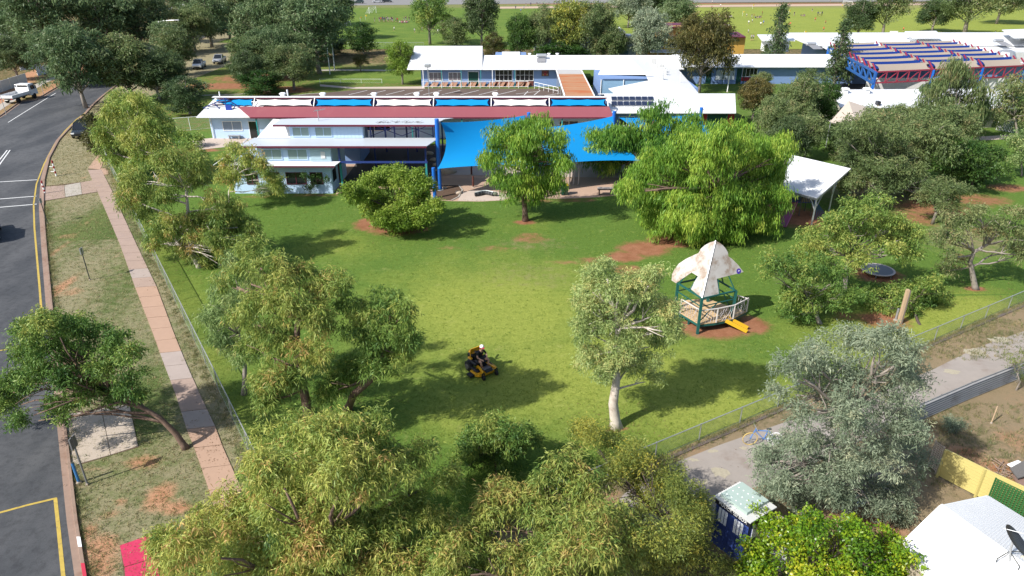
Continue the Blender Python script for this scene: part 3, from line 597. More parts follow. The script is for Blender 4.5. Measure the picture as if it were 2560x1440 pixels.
mb = MB(); xs = [at(p, 212, 120.4).x for p in range(1056, 1340, 24)]
for x in xs: mb.beam((x, 120.4, 0), (x, 120.4, 1.15), .06)
mb.beam((xs[0], 120.4, 1.15), (xs[-1], 120.4, 1.15), .06).beam((xs[0], 120.4, .25), (xs[-1], 120.4, .25), .05).obj('balustrade', WHITE, C_)
mb = MB()
for k in range(len(xs) - 1):
    for j in range(2): xa = xs[k] + j * 1.0 + .1; mb.slab([(xa, 121.3, .1), (xa + .55, 121.3, .1), (xa + .95, 121.8, .75), (xa + .4, 121.8, .75)], .04)
mb.obj('bench_slats', M('bench_tan', (.30, .16, .10), .7), C_)
for px in (1058, 1104, 1153, 1202, 1231, 1287): x = at(px, 195, 120.7).x; boxp('verandah_post', WHITE if px in (1058, 1231) else TEAL, C_, x - .05, x + .05, 120.7, 120.8, 0, 2.9)
RMP = pxs((1336, 222), (1395, 236)); mb = MB()
for k in range(6): p = RMP[0].lerp(RMP[1], k / 5); mb.beam((p.x, p.y, 0), (p.x, p.y, 1.1), .06)
mb.beam((RMP[0].x, RMP[0].y, 1.1), (RMP[1].x, RMP[1].y, 1.1), .06).beam((RMP[0].x, RMP[0].y, .55), (RMP[1].x, RMP[1].y, .55), .05).obj('ramp_rail', WHITE, C_)
# hot water unit, flues on the ridge
mb = MB().lathe((at(1354, 146, 124.5).x - .9, 124.6, 4.75), [(.28, 0), (.32, .1), (.32, 1.7), (.28, 1.8)], 10, 'x'); mb.obj('water_heater', STEEL, C_)
x = at(1353, 150, 124).x; MB().slab([(x - .75, 123.2, 3.9), (x + .75, 123.2, 3.9), (x + .75, 124.4, 4.35), (x - .75, 124.4, 4.35)], .06).obj('solar_collector', M('grey_collector', (.22, .22, .23), .4), C_)
for px in (1324, 1372, 1393): vent(C_, (at(px, 138, 126.5).x, 126.5, 4.5), .4)
# rusty walkway roof
WK = thing('covered_walkway', 'rust streaked orange walkway roof between the white roofed blocks', 'walkway', (9.5, 110, 0))
RUST = M('rusted_sheet', (0.36, 0.185, 0.095), .8, var=.1, scale=.6, stain=(0.36, 0.085, 0.018), stain_amt=.6, stain_scale=.35, stretch=(.35, 2.2, 1))
for k in range(16):
    f0, f1 = k / 16, (k + .93) / 16; ya, yb = 100 + 20.8 * f0, 100 + 20.8 * f1; za = 2.5 + .42 * f0; zb = 2.5 + .42 * f1
    MB().slab([(7.5, ya, za + .02), (11.6, ya, za + .02), (11.6, yb, zb + .05), (7.5, yb, zb + .05)], .05).obj('roof_sheet', RUST if k < 13 else M('grey_roof_sheet', (.4, .38, .36), .6), WK)
for x in (7.45, 11.65): MB().beam((x, 100, 2.5), (x, 120.8, 2.92), .16, .2).obj('edge_beam', WHITE, WK)
for y in (101, 106, 111, 116, 120):
    for x in (7.6, 11.5): boxp('post', STEEL, WK, x - .05, x + .05, y - .05, y + .05, 0, 2.5 + (y - 100) * .02)
# diagonal wing
D_ = thing('hall_wing', 'hall wing with white hipped roofs and blue wall beside the rusty walkway', 'building', (22, 113, 0))
q = lambda px, py, z=0.0: g(px, py, z)
def fan(par, name, pts, t=.12):
    for k in range(1, len(pts) - 1): MB().slab([pts[0], pts[k], pts[k + 1]], t).obj(name, ROOF, par)
MB().slab([q(1488, 172, 3.02), at(1572, 139, 126.4), q(1613, 183, 3.9), q(1500, 185, 3.45)], .1).obj('hip_roof', ROOF, D_)
fan(D_, 'main_roof', [q(1613, 183, 3.9), at(1572, 139, 126.4), q(1692, 169, 3.05), q(1746, 232, 3.0), q(1640, 238, 3.3)])
boxp('wall', WALL2, D_, at(1500, 210, 109).x, at(1626, 210, 109).x, 109, 118, 0, 3.35)
boxp('wall_mid', M('wall_haze_blue', (.20, .33, .47), .7), D_, at(1500, 210, 109).x + .2, at(1626, 210, 109).x - .2, 108.94, 108.98, 0.1, 3.2)
MB().beam(at(1496, 185, 108.4), at(1628, 185, 108.4), .25, .2).obj('eave_gutter', WHITE, D_)
for px in (1502, 1558): x = at(px, 220, 108.9).x; MB().tube([(x, 108.85, 0), (x, 108.85, 3.3)], .07).obj('downpipe', WHITE, D_)
fan(D_, 'porch_roof', [q(1521, 221, 2.55), q(1632, 199, 3.3), q(1648, 238, 3.2), q(1545, 240, 2.5)])
boxp('side_wall', WALL2, D_, 22.5, 27.3, 104, 121, 0, 2.9)
for px, py, h_ in ((1633, 163, 1.1), (1646, 173, 1.0), (1652, 178, 1.1), (1656, 181, .8), (1660, 186, .8), (1651, 200, .9)):
    p = q(px, py, 3.5); MB().bev(p.x - .42, p.x + .42, p.y - .2, p.y + .2, 3.3, 3.5 + h_, .05).obj('air_conditioner', M('unit_grey', (.5, .5, .49), .5), D_)
for px, py in ((1611, 168), (1700, 205)): p = q(px, py, 3.3); MB().tube([p, p + Vector((0, 0, 1.4))], .05).obj('flue', WHITE, D_)
# E: continuing range to the right
E_ = thing('green_door_block', 'low classroom range with green doors and white roof past the hall wing', 'building', (45, 126, 0))
boxp('wall', WALL2, E_, 29.2, 66, 124.6, 135, 0, 3.0)
roofp(E_, [(29.1, 123.5, 3.0), (68, 123.5, 3.0), (68, 130, 4.28), (29.1, 130, 4.28)]); roofp(E_, [(29.1, 130, 4.28), (68, 130, 4.28), (68, 136.5, 3.0), (29.1, 136.5, 3.0)], name='back_roof')
for a, b_ in ((1765, 1778), (1841, 1853)): door(E_, at(a, 190, 124.6).x, at(b_, 190, 124.6).x, 2.6, 124.6, GREEN, GREEN)
boxp('notice_board', M('board_white', (.45, .5, .52), .5), E_, at(1790, 190, 124.5).x, at(1837, 190, 124.5).x, 124.52, 124.58, .7, 2.3)
window(E_, at(1855, 185, 124.6).x, at(1893, 185, 124.6).x, 1.2, 2.7, 124.6, n=4); boxp('spandrel', REDP, E_, at(1855, 185, 124.6).x, at(1893, 185, 124.6).x, 124.54, 124.58, .5, 1.15)
for px in (1808, 1860): x = at(px, 190, 123.7).x; boxp('verandah_post', GREEN, E_, x - .05, x + .05, 123.7, 123.8, 0, 2.95)
# G: big white roofs at far right
G_ = thing('large_white_roofed_block', 'broad white roofed school block between the sail court and sports field', 'building', (110, 140, 0))
boxp('wall', WALL2, G_, 63, 185, 128, 158, 0, 2.9)
roofp(G_, [(60, 127.0, 3.05), (188, 125.5, 3.05), (188, 141, 4.3), (60, 141, 4.3)]); roofp(G_, [(58, 141.2, 4.4), (200, 139, 4.7), (200, 157, 5.4), (58, 159, 5.0)], name='rear_roof')
for ps in (((1893, 86), (1978, 86), (1988, 101), (1905, 101)), ((2262, 78), (2340, 77), (2365, 95), (2283, 95)), ((2505, 74), (2600, 71), (2640, 93), (2535, 94))):
    roofp(G_, [q(a, b_, 6.2) for a, b_ in ps], name='raised_roof', t=.15); c_ = sum((q(a, b_, 6.0) for a, b_ in ps), Vector()) / 4; boxp('roof_box', WHITE, G_, c_.x - 2.2, c_.x + 2.2, c_.y - 1.5, c_.y + 1.5, 3.5, 6.0)
for px, py in ((2028, 107), (2497, 99)):
    p = q(px, py, 5.6); MB().lathe((p.x - .9, p.y, 5.4), [(.25, 0), (.3, .1), (.3, 1.7), (.25, 1.8)], 8, 'x').obj('water_heater', STEEL, G_); MB().slab([(p.x - .2, p.y - 2, 4.75), (p.x + 1.6, p.y - 2, 4.75), (p.x + 1.1, p.y - .3, 5.25), (p.x - .6, p.y - .3, 5.25)], .05).obj('solar_collector', M('grey_collector', (.22, .22, .23), .4), G_)
p = q(2515, 135, 5); MB().lathe((p.x, p.y, 3.6), [(1.7, 0), (1.7, 1.0), (1.3, 1.8), (.6, 2.1)], 14).obj('roof_duct', STEEL, G_); boxp('evaporative_cooler', M('unit_grey', (.5, .5, .49), .5), G_, p.x + 1, p.x + 3, p.y - 1, p.y + 1, 3.8, 5.4)
# F: roof in front of the sail court
F_ = thing('front_right_block', 'white roofed block in front of the sail court, partly behind trees', 'building', (55, 96, 0))
e0, e1, r0, r1 = q(2100, 268, 2.85), q(2540, 272, 2.85), q(2080, 225, 4.1), q(2520, 222, 4.1)
roofp(F_, [e0, e1, r1, r0]); roofp(F_, [r0, r1, r1 + Vector((0, 7, -1.2)), r0 + Vector((0, 7, -1.2))], name='back_roof')
boxp('wall', M('cream_wall', (.42, .38, .33), .8), F_, e0.x + 1, e1.x - 1, e0.y + 1, r0.y + 6, 0, 2.8)
for px in (2112, 2166): vent(F_, q(px, 231, 3.95), .6)
boxp('roof_panel_box', M('dark_unit', (.03, .03, .035), .5), F_, q(2203, 268, 3).x, q(2211, 268, 3).x, e0.y + .3, e0.y + 1.0, 3.0, 3.5)
for k in range(5): window(F_, e0.x + 4 + k * 6, e0.x + 6.5 + k * 6, .9, 2.2, e0.y + 1)
# yellow building and sheds behind
Yb = thing('ochre_school_block', 'ochre walled two level school block with maroon edged roofs', 'building', (43, 152, 0))
xx = lambda px, Y=150: at(px, 110, Y).x
boxp('wall', YELW, Yb, xx(1618), xx(1862), 150, 160, 0, 5.0); boxp('upper_wall', YELW, Yb, xx(1668), xx(1706), 152, 160, 4.8, 7.0)
roofp(Yb, [(xx(1650), 149, 5.15), (xx(1858), 149, 5.25), (xx(1862), 156, 5.5), (xx(1650), 156, 5.5)], MAROON, .2); roofp(Yb, [(xx(1662), 151, 6.9), (xx(1828), 151, 6.95), (xx(1826), 157, 7.2), (xx(1662), 157, 7.2)], MAROON, .18, 'upper_roof')
for a, b_ in ((1630, 1657), (1663, 1692)): window(Yb, xx(a), xx(b_), 3.0, 4.0, 150, n=2)
roofp(Yb, [(xx(1622), 147.5, 2.35), (xx(1706), 147.5, 2.35), (xx(1706), 150, 2.7), (xx(1622), 150, 2.7)], ROOF, .1, 'awning')
for k in range(5): boxp('awning_strut', STEEL, Yb, xx(1640 + 20 * k), xx(1642 + 20 * k), 147.6, 147.7, 0, 2.35)
Sg = thing('grey_gable_shed', 'grey shed with sweeping curved white roof edge behind the long roof', 'shed', (27, 150, 0))
boxp('wall', M('grey_cladding', (.16, .19, .24), .7), Sg, at(1548, 110, 148).x, at(1592, 110, 148).x, 148, 157, 0, 5.0)
cv = [at(1556, 88, 147.6), at(1563, 78, 147.6), at(1566, 92, 147.6), at(1573, 103, 147.6), at(1582, 108, 147.6), at(1592, 122, 147.6), at(1604, 137, 147.6)]
for k in range(1, 6): MB().slab([cv[k], cv[k + 1], cv[k + 1] + Vector((0, 9, 0)), cv[k] + Vector((0, 9, 0))], .12).obj('roof_strip', ROOF, Sg)
MB().slab([cv[1], cv[0], cv[0] + Vector((0, 9, 0)), cv[1] + Vector((0, 9, 0))], .12).obj('roof_strip', ROOF, Sg)
boxp('shed_door', M('dark_blue_door', (.03, .07, .13), .6), Sg, at(1553, 110, 148).x, at(1572, 110, 148).x, 147.9, 147.98, 0, 2.6); window(Sg, at(1557, 110, 148).x, at(1566, 110, 148).x, 3.0, 3.8, 148)
Sw = thing('white_storage_shed', 'small white roofed shed half hidden behind dark bushes', 'shed', (14, 150, 0))
boxp('wall', M('pale_cladding', (.5, .48, .45), .7), Sw, at(1338, 110, 150).x, at(1492, 110, 150).x, 150, 158, 0, 3.4)
mb = MB(); xa, xb = at(1332, 110, 149.5).x, at(1498, 110, 149.5).x; NN = 12
for k in range(NN): t0, t1 = math.pi * k / NN, math.pi * (k + 1) / NN; f = lambda t: 3.1 + 1.5 * math.sin(t); yv = lambda t: 153.5 - 4.2 * math.cos(t); mb.add([(xa, yv(t0), f(t0)), (xb, yv(t0), f(t0)), (xb, yv(t1), f(t1)), (xa, yv(t1), f(t1))], [(0, 1, 2, 3)])
mb.obj('roof', ROOF, Sw)
boxp('shed_door', M('grey_door', (.2, .2, .2), .6), Sw, xa + 9, xa + 11, 149.9, 149.98, 0, 2.2)
Sk = thing('small_white_roof', 'low white flat roof between the tall dark tree and long roof', 'shed', (0, 150, 0))
roofp(Sk, [q(1255, 139, 3), q(1300, 139, 3), q(1300, 129, 3.1), q(1255, 129, 3.1)], t=.15); c_ = q(1277, 134, 3); boxp('wall', WALL2, Sk, c_.x - 3, c_.x + 3, c_.y - 3, c_.y + 3, 0, 2.9)

# ---- sail court
SC = thing('sail_court', 'shade court of striped navy and tan sails on red and blue trusses', 'shade structure', (75, 118, 0))
z5 = 5.2; TL, TR, BR, BL = q(2072, 118, z5), q(2378, 111, z5), q(2566, 164, z5), q(2190, 180, z5)
def bil(u, v): return BL * (1 - u) * (1 - v) + BR * u * (1 - v) + TR * u * v + TL * (1 - u) * v
NAVS = M('navy_shade_cloth', (.008, .03, .16), .8, var=.06, spec=.1); TANS = M('tan_shade_cloth', (.30, .25, .20), .8, var=.06, spec=.1); PINKR = M('pinkish_red_steel', (.24, .025, .045), .5)
NR = 11; ub = [0, .3667, .70, 1.0]
for r_ in range(NR):
    v0, v1 = r_ / NR, (r_ + .80) / NR
    for cidx in range(3):
        u0, u1 = ub[cidx] + .012, ub[cidx + 1] - .012; a, b_, c_, d = bil(u0, v0), bil(u1, v0), bil(u1, v1), bil(u0, v1)
        up = Vector((0, 0, .75)); sailmesh(MB(), a, b_, c_ + up, d + up, .05, 10, 3, .55).obj('shade_sail', TANS if r_ % 2 == 0 else NAVS, SC, smooth=True)
for cidx in range(4):
    for r_ in range(NR): a = bil(ub[cidx], r_ / NR); b_ = bil(ub[cidx], (r_ + .85) / NR) + Vector((0, 0, .85)); MB().beam(a, b_, .16).obj('sail_arm', PINKR, SC)
mb = MB()
for cidx in range(4): mb.beam(bil(ub[cidx], 0), bil(ub[cidx], 1), .2)
mb.obj('cross_beam', PINKR, SC)
dn = Vector((0, 0, -1.55))
def truss(a, b_, n_, mat, name, w=.13):
    mb = MB().beam(a, b_, w * 1.4).beam(a + dn, b_ + dn, w * 1.4)
    for k in range(n_): p, r2 = a.lerp(b_, k / n_), a.lerp(b_, (k + 1) / n_); mb.beam(p, p + dn, w).beam(p + dn, r2, w * .8)
    return mb.obj(name, mat, SC)
truss(BL, BR, 14, PINKR, 'front_truss'); truss(BL + Vector((-.2, -.2, 0)), TL, 9, M('truss_blue', (.02, .09, .28), .5), 'side_truss', .2)
for p in (BL, BR, TL, TR, bil(.37, 0), bil(.7, 0)): boxp('post', BLUEP, SC, p.x - .15, p.x + .15, p.y - .15, p.y + .15, 0, z5)
boxp('back_panel', M('court_wall', (.6, .58, .55), .8), SC, BL.x + 2, BR.x - 1, BL.y + 6, BL.y + 6.2, 0.3, 3.4)
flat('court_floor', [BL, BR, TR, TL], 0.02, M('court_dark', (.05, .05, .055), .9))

# ---- tan hip shade
HS = thing('tan_hip_shade', 'tan pyramid shade roof standing in front of the white roofed block', 'shade structure', q(2140, 330))
ap = q(2122, 252, 4.6); cs = [q(2077, 304, 3.0), q(2146, 324, 2.9), q(2218, 285, 3.0)]; cs.append(cs[0] + cs[2] - cs[1])
for k in range(4): MB().slab([ap, cs[k], cs[(k + 1) % 4]], .05).obj('shade_panel', M('tan_shade_roof', (.46, .385, .32), .8, var=.05), HS)
for c_ in cs: MB().tube([(c_.x, c_.y, 0), c_], .06).obj('post', STEEL, HS)

# ---- big blue sails over the playground
BS = [("large blue shade sail nearest the stepped classroom block", (-6.95, 62.8, 2.72), (1.9, 62.4, 3.0), at(1314, 288, 74), at(1101, 306, 65.3)),
      ("blue shade sail between the round weeping tree and second pepper tree", (2.4, 62.9, 3.0), at(1600, 402, 66), at(1532, 290, 79), at(1332, 322, 73)),
      ("blue shade sail mostly hidden behind the big weeping tree", at(1640, 402, 66), at(1860, 395, 68), at(1745, 284, 82), at(1548, 294, 79))]
for lb, a, b_, c_, d in BS:
    o = sailmesh(MB(), a, b_, c_, d, .075, 18, 14, .3, 0, .045).obj('shade_sail', SAILB, smooth=True); tag(o, lb, 'shade sail', 'blue playground sails')
for lb, base, top, r_ in (('thick blue sail post beside the stepped block roof edge', (at(1094, 350, 64.9).x, 64.9), at(1089, 297, 64.9).z, .2), ('blue sail post standing behind the round green shrub', (g(1087, 496).x, 62.4), 2.95, .17), ('blue sail post at the round weeping tree trunk', (g(1334, 497).x, 62.0), 3.2, .15),
                        ('blue sail post top showing above the round weeping tree', (at(1322, 290, 74.4).x, 74.4), at(1322, 281, 74.4).z, .2), ('blue sail post at the red roof corner', (at(1535, 290, 80).x, 80), 4.5, .2), ('blue sail post beside the green and red panels', (at(1752, 285, 82.5).x, 82.5), 4.4, .2), ('short blue sail post just left of the round weeping tree top', (at(1329, 325, 72.5).x, 72.5), 4.3, .13)):
    x, y = base; t = thing('sail_post', lb, 'post', (x, y, 0), group='blue sail posts')
    MB().lathe((x, y, 0), [(r_, 0), (r_, top - .03), (r_ * .92, top)], 12).obj('shaft', BLUEP, t, smooth=False); MB().lathe((x, y, 0), [(r_ * 1.8, 0), (r_ * 1.8, .05)], 12).obj('base_plate', STEEL, t); MB().beam((x, y, top - .25), (x + .35, y + .1, top - .25), .05).obj('turnbuckle', STEEL, t)
# ================================================================= FENCES, POSTS, STREET FURNITURE
WIRE = M('fence_wire', (.34, .36, .37), .5, .5, var=.1)
def chainlink(name, label, a, b, h, sp, wire=.010, cell=.09, cat='fence', railm=None):
    a = Vector((a.x, a.y, 0)); b = Vector((b.x, b.y, 0)); d = b - a; L = d.length; u = d / L; n = max(2, int(L / sp)); railm = railm or STEEL
    t = thing(name, label, cat, a)
    for i in range(n + 1):
        p = a + u * (L * i / n); MB().tube([p, p + Vector((0, 0, h + .03))], .028, 6).obj('post', railm, t)
    MB().tube([a + Vector((0, 0, h)), b + Vector((0, 0, h))], .024, 6).obj('top_rail', railm, t); MB().tube([a + Vector((0, 0, .08)), b + Vector((0, 0, .08))], .006, 4).obj('bottom_wire', railm, t)
    mb = MB(); m_ = int(L / cell); nn = Vector((u.y, -u.x, 0)) * .003
    for i in range(m_ + int(h / cell)):
        for sgn in (1, -1):
            s0 = i * cell - (h if sgn > 0 else 0); s1 = s0 + h; z0, z1 = (.06, h) if sgn > 0 else (h, .06)
            if s0 < 0: f = -s0 / h; z0 += (z1 - z0) * f; s0 = 0
            if s1 > L: f = (s1 - L) / max(1e-6, s1 - s0); z1 -= (z1 - z0) * f; s1 = L
            if s1 - s0 < .02: continue
            p, q_ = a + u * s0 + Vector((0, 0, z0)), a + u * s1 + Vector((0, 0, z1)); w = Vector((u.x * wire, u.y * wire, 0))
            mb.add([p + nn * sgn, p + w + nn * sgn, q_ + w + nn * sgn, q_ + nn * sgn], [(0, 1, 2, 3)])
    o = mb.obj('wire_mesh', WIRE, t); o['kind'] = 'stuff'; return t
chainlink('chainlink_fence', 'long chain link fence between the footpath and the lawn', Vector((fenceL(17.9), 17.9)), g(262, 392), 1.25, 3.0)
chainlink('chainlink_fence', 'chain link fence between the bright lawn and the gravel lane', Vector((fenceR(18.4), 18.4)), Vector((fenceR(44), 44)), 0.95, 2.6)
chainlink('chainlink_fence', 'white railed mesh fence at the gable end of the long block', g(425, 330), g(528, 322), 1.7, 2.0, .01, .14, railm=WHITE)
MB_ = MB()
for p, q_ in ((g(1560, 1182), g(2560, 762)),):
    pass
tk = tag(MB().slab([Vector((fenceR(y) + .25, y - .1, .05)) for y in (19, 44)] + [Vector((fenceR(y) + .42, y - .2, .05)) for y in (44, 19)], .04).obj('timber_edging', M('grey_edging', (.12, .095, .085), .9)), kind='structure')
def pole(name, label, base, top, r, mat, cat='post', parts=None, group=None, taper=1.0):
    b = g(*base); T_ = at(top[0], top[1], b.y); t = thing(name, label, cat, b, group=group)
    MB().lathe((b.x, b.y, 0), [(r, -.05), (r, T_.z * .6), (r * taper, T_.z)], 8).obj('shaft', mat, t); MB().lathe((b.x, b.y, 0), [(r * 2.2, 0), (r * 2.0, .04), (r * 1.1, .08)], 8).obj('footing', M('post_footing', (.3, .25, .2), .9), t)
    return t, Vector((b.x, b.y, T_.z))
DKP = M('dark_grey_post', (.05, .055, .05), .6)
t, tp = pole('sign_post', 'thin dark sign post in the middle of the dry verge', (225, 700), (205, 620), .035, DKP)
MB().box(tp.x - .02, tp.x + .02, tp.y - .18, tp.y + .18, tp.z - .45, tp.z).obj('sign_plate', STEEL, t)
t, tp = pole('sign_post', 'thin dark sign post beside the kerb below the crossing', (119, 559), (98, 496), .035, DKP)
MB().box(tp.x - .02, tp.x + .02, tp.y - .15, tp.y + .15, tp.z - .4, tp.z).obj('sign_plate', STEEL, t)
t, tp = pole('sign_post', 'grey sign post with edge on plate near the concrete driveway', (219, 1211), (180, 1093), .04, M('grey_post', (.16, .16, .16), .55))
MB().box(tp.x - .03, tp.x + .03, tp.y - .2, tp.y + .2, tp.z - .55, tp.z).obj('sign_plate', M('sign_back', (.13, .13, .13), .5), t)
t, tp = pole('marker_post', 'short blue marker post beside the grey sign post', (198, 1207), (182, 1157), .06, M('marker_blue', (.04, .16, .36), .6))
MB().lathe(tp, [(.063, 0), (.05, .03)], 8).obj('cap', DKP, t)
pole('sign_post', 'thin pole on the orange shoulder before the white truck', (16, 287), (7, 240), .04, STEEL)
pole('sign_post', 'thin pole on the orange shoulder beyond the white truck', (109, 235), (102, 205), .04, STEEL)
def banded(label, base, top, arms):
    b = g(*base); z = at(top[0], top[1], b.y).z; t = thing('crossing_post', label, 'post', b, group='red and white crossing posts'); nb = 6
    for k in range(nb): MB().lathe((b.x, b.y, 0), [(.075, z * k / nb), (.075, z * (k + 1) / nb - .002)], 10).obj('band', REDP if k % 2 else WHITE, t)
    MB().lathe((b.x, b.y, 0), [(.08, z), (.04, z + .05)], 10).obj('cap', REDP, t)
    for f in arms: MB().beam((b.x, b.y, z * f), (b.x - .45, b.y, z * f), .05).obj('flag_bracket', WHITE, t)
banded('red and white banded crossing post with two side brackets', (141, 440), (130, 402), (.62, .3))
banded('red and white banded crossing post without brackets by the kerb', (113, 484), (102, 453), ())
for lb, b, tp_ in (('taller white flagpole on the far grass island', (837, 178), (829, 98)), ('shorter white flagpole on the far grass island', (825, 186), (818, 122)), ('white flagpole beside the bronze tree past the hall wing', (1818, 230), (1828, 130))):
    t, tp = pole('flagpole', lb, b, tp_, .09, WHITE, 'flagpole', taper=.5); MB().ell((tp.x, tp.y, tp.z + .08), (.1, .1, .1), 8, 5).obj('finial', WHITE, t)
t, tp = pole('floodlight_pole', 'slim floodlight pole in front of the blue classroom windows', (1073, 240), (1068, 168), .06, STEEL, 'light pole'); MB().bev(tp.x - .5, tp.x + .5, tp.y - .4, tp.y + .2, tp.z, tp.z + .55, .1).obj('lamp_head', STEEL, t)
t, tp = pole('street_lamp', 'tall street lamp rising from the far trees at upper left', (412, 150), (400, 56), .09, STEEL, 'street lamp', taper=.6)
MB().tube([tp, tp + Vector((1.6, -.3, .35)), tp + Vector((4.2, -.6, .5))], .06).obj('arm', STEEL, t); MB().bev(tp.x + 4.0, tp.x + 5.0, tp.y - .8, tp.y - .4, tp.z + .42, tp.z + .58, .05).obj('lamp_head', M('lamp_grey', (.5, .5, .5), .5), t)
# timber post and pole
b = g(2249, 808); t = thing('timber_post', 'tall square timber post at the lane end of the lawn', 'post', b)
PT = M('pale_timber', (.42, .30, .19), .85, var=.2, scale=4, stretch=(6, 6, .5)); zt = at(2266, 724, b.y).z
MB().box(b.x - .14, b.x + .02, b.y - .1, b.y + .1, -.1, zt).obj('plank', PT, t); MB().box(b.x + .023, b.x + .11, b.y - .1, b.y + .1, -.1, zt - .05).obj('plank', M('grey_timber', (.16, .13, .11), .9), t)
pole('steel_pole', 'short grey pole beside the tall timber post', (2239, 800), (2232, 772), .07, STEEL)
# ---- play fort
FORT = thing('play_fort', 'play fort with weathered white petal roof, green posts and railed deck', 'play structure', g(1775, 815))
ze = 2.42; fF, fL, fR = g(1755, 746, ze), g(1695, 708, ze), g(1840, 727, ze); fB = fL + fR - fF; ctr = (fL + fR) / 2; apx = at(1789, 602, ctr.y)
WEATH = M('weathered_white_board', (.46, .43, .40), .75, var=.16, scale=1.2, stain=(.25, .18, .13), stain_amt=.6, stain_scale=.9, spec=.2)
GRN = M('fort_green_steel', (.012, .085, .075), .5)
lf = [(1789, 602), (1775, 606), (1762, 613), (1752, 622), (1746, 633), (1736, 637), (1715, 647), (1697, 659), (1686, 673), (1680, 686), (1679, 701), (1690, 708), (1693.7, 705), (1729, 681), (1745, 691), (1735, 706), (1725, 721), (1754, 745), (1760, 722), (1765, 701), (1776, 655)]
rf = [(1789, 602), (1776, 655), (1765, 701), (1760, 722), (1754, 745), (1798, 735), (1792, 697), (1859, 680), (1845, 662), (1829, 646), (1821, 641), (1820, 631), (1814, 621), (1808, 614), (1799, 607)]
for k, (pp, a_, c__) in enumerate(((lf, fL, fF), (rf, fF, fR))):
    vv = [onpl(x, y, apx, a_, c__) for x, y in pp]; nrm = (a_ - apx).cross(c__ - apx).normalized(); nrm = nrm if nrm.z > 0 else -nrm; n_ = len(vv)
    fs = [tuple(t_) for t_ in tessellate_polygon([vv])]
    MB().add(vv + [v - nrm * .04 for v in vv], fs + [tuple(i + n_ for i in reversed(f)) for f in fs] + [(i, (i + 1) % n_, n_ + (i + 1) % n_, n_ + i) for i in range(n_)]).obj('roof_panel', WEATH, FORT)
for a_, c__ in ((fR, fB), (fB, fL)): MB().slab([apx - Vector((0, 0, .06)), apx.lerp(a_, .55), apx.lerp(a_, .55).lerp(apx.lerp(c__, .55), .5) + (apx.lerp(a_, .55).lerp(apx.lerp(c__, .55), .5) - apx) * .25, apx.lerp(c__, .55)], .04).obj('roof_panel', WEATH, FORT)
MB().beam(apx + Vector((0, 0, .02)), fF + Vector((0, 0, .03)), .05).obj('ridge_batten', STEEL, FORT)
bd = onpl(1846.5, 678, apx, fF, fR); nb = (fR - apx).cross(fF - apx).normalized(); nb = nb if nb.z > 0 else -nb
ux = (fR - fF).normalized(); uy = nb.cross(ux); mb = MB(); mb.add([bd + nb * .012 + .17 * (math.cos(a) * ux + math.sin(a) * uy) for a in [i * math.tau / 20 for i in range(20)]], [tuple(range(20))]); rb_ = mb.obj('round_badge', M('badge_purple', (.06, .03, .3), .5), FORT)
MB().slab([bd + nb * .02 + ux * a + uy * c__ for a, c__ in ((-.08, -.02), (.09, .01), (.02, .07))], .005).obj('badge_mark', M('badge_white', (.7, .7, .75), .5), rb_)
for p in (fF, fL, fR, fB):
    MB().beam((p.x, p.y, 0), (p.x, p.y, ze), .15).obj('post', GRN, FORT)
ring_ = (fF, fR, fB, fL)
for k in range(4):
    a_, c__ = ring_[k], ring_[(k + 1) % 4]; MB().beam(a_, c__, .09).obj('top_beam', GRN, FORT); dz = Vector((0, 0, -.55)); MB().beam(a_ + dz, c__ + dz, .05).obj('mid_rail', GRN, FORT)
    m_ = (a_ + c__) / 2; MB().beam(a_ + Vector((0, 0, -1.6)), m_ + Vector((0, 0, -.5)), .05).obj('brace', GRN, FORT); MB().beam(m_, m_.lerp(apx, .32) - Vector((0, 0, .14)), .06).obj('rafter', GRN, FORT); MB().beam(a_ - Vector((0, 0, .1)), a_.lerp(apx, .9) - Vector((0, 0, .22)), .06).obj('hip_rafter', GRN, FORT)
zd = .62; dk = [ctr + (p - ctr) * 1.22 for p in ring_]
dkp = [g(1748, 811, zd), g(1790, 806, zd), g(1832, 797, zd), g(1866, 779, zd)]; back = [Vector((2 * ctr.x - p.x, 2 * ctr.y - p.y + .2, zd)) for p in dkp]; dpoly = dkp + [Vector((fR.x + .5, fR.y + 1.2, zd)), Vector((fB.x, fB.y + .5, zd)), Vector((fL.x - .3, fL.y + .9, zd)), g(1700, 782, zd)]
MB().slab([p - Vector((0, 0, .05)) for p in dpoly], .14).obj('deck_frame', GRN, FORT)
DECK = M('deck_boards', (.52, .36, .19), .8, var=.2, scale=3, stain=(.42, .33, .25), stain_amt=.3)
# deck of separate boards clipped to its outline
ua = (dkp[3] - dkp[0]); ua.z = 0; ua.normalize(); va = Vector((-ua.y, ua.x, 0)); o0 = dkp[0]
def clipx(poly, n, d0, keep):
    out = []
    for i in range(len(poly)):
        p, q_ = poly[i], poly[(i + 1) % len(poly)]; a_, c__ = (p.dot(n) - d0) * keep, (q_.dot(n) - d0) * keep
        if a_ >= 0: out.append(p)
        if a_ * c__ < 0: out.append(p + (q_ - p) * (a_ / (a_ - c__)))
    return out
vals = [p.dot(va) for p in dpoly]; v0 = min(vals)
while v0 < max(vals):
    pp = clipx(clipx(dpoly, va, v0, 1), va, v0 + .22, -1)
    if len(pp) > 2: MB().slab([Vector((p.x, p.y, zd + .002)) for p in pp], .03).obj('deck_board', DECK, FORT)
    v0 += .235
RAILM = M('bleached_rail', (.55, .50, .47), .7, var=.15, scale=5)
edge = [dpoly[-1]] + dkp + [dpoly[4]]
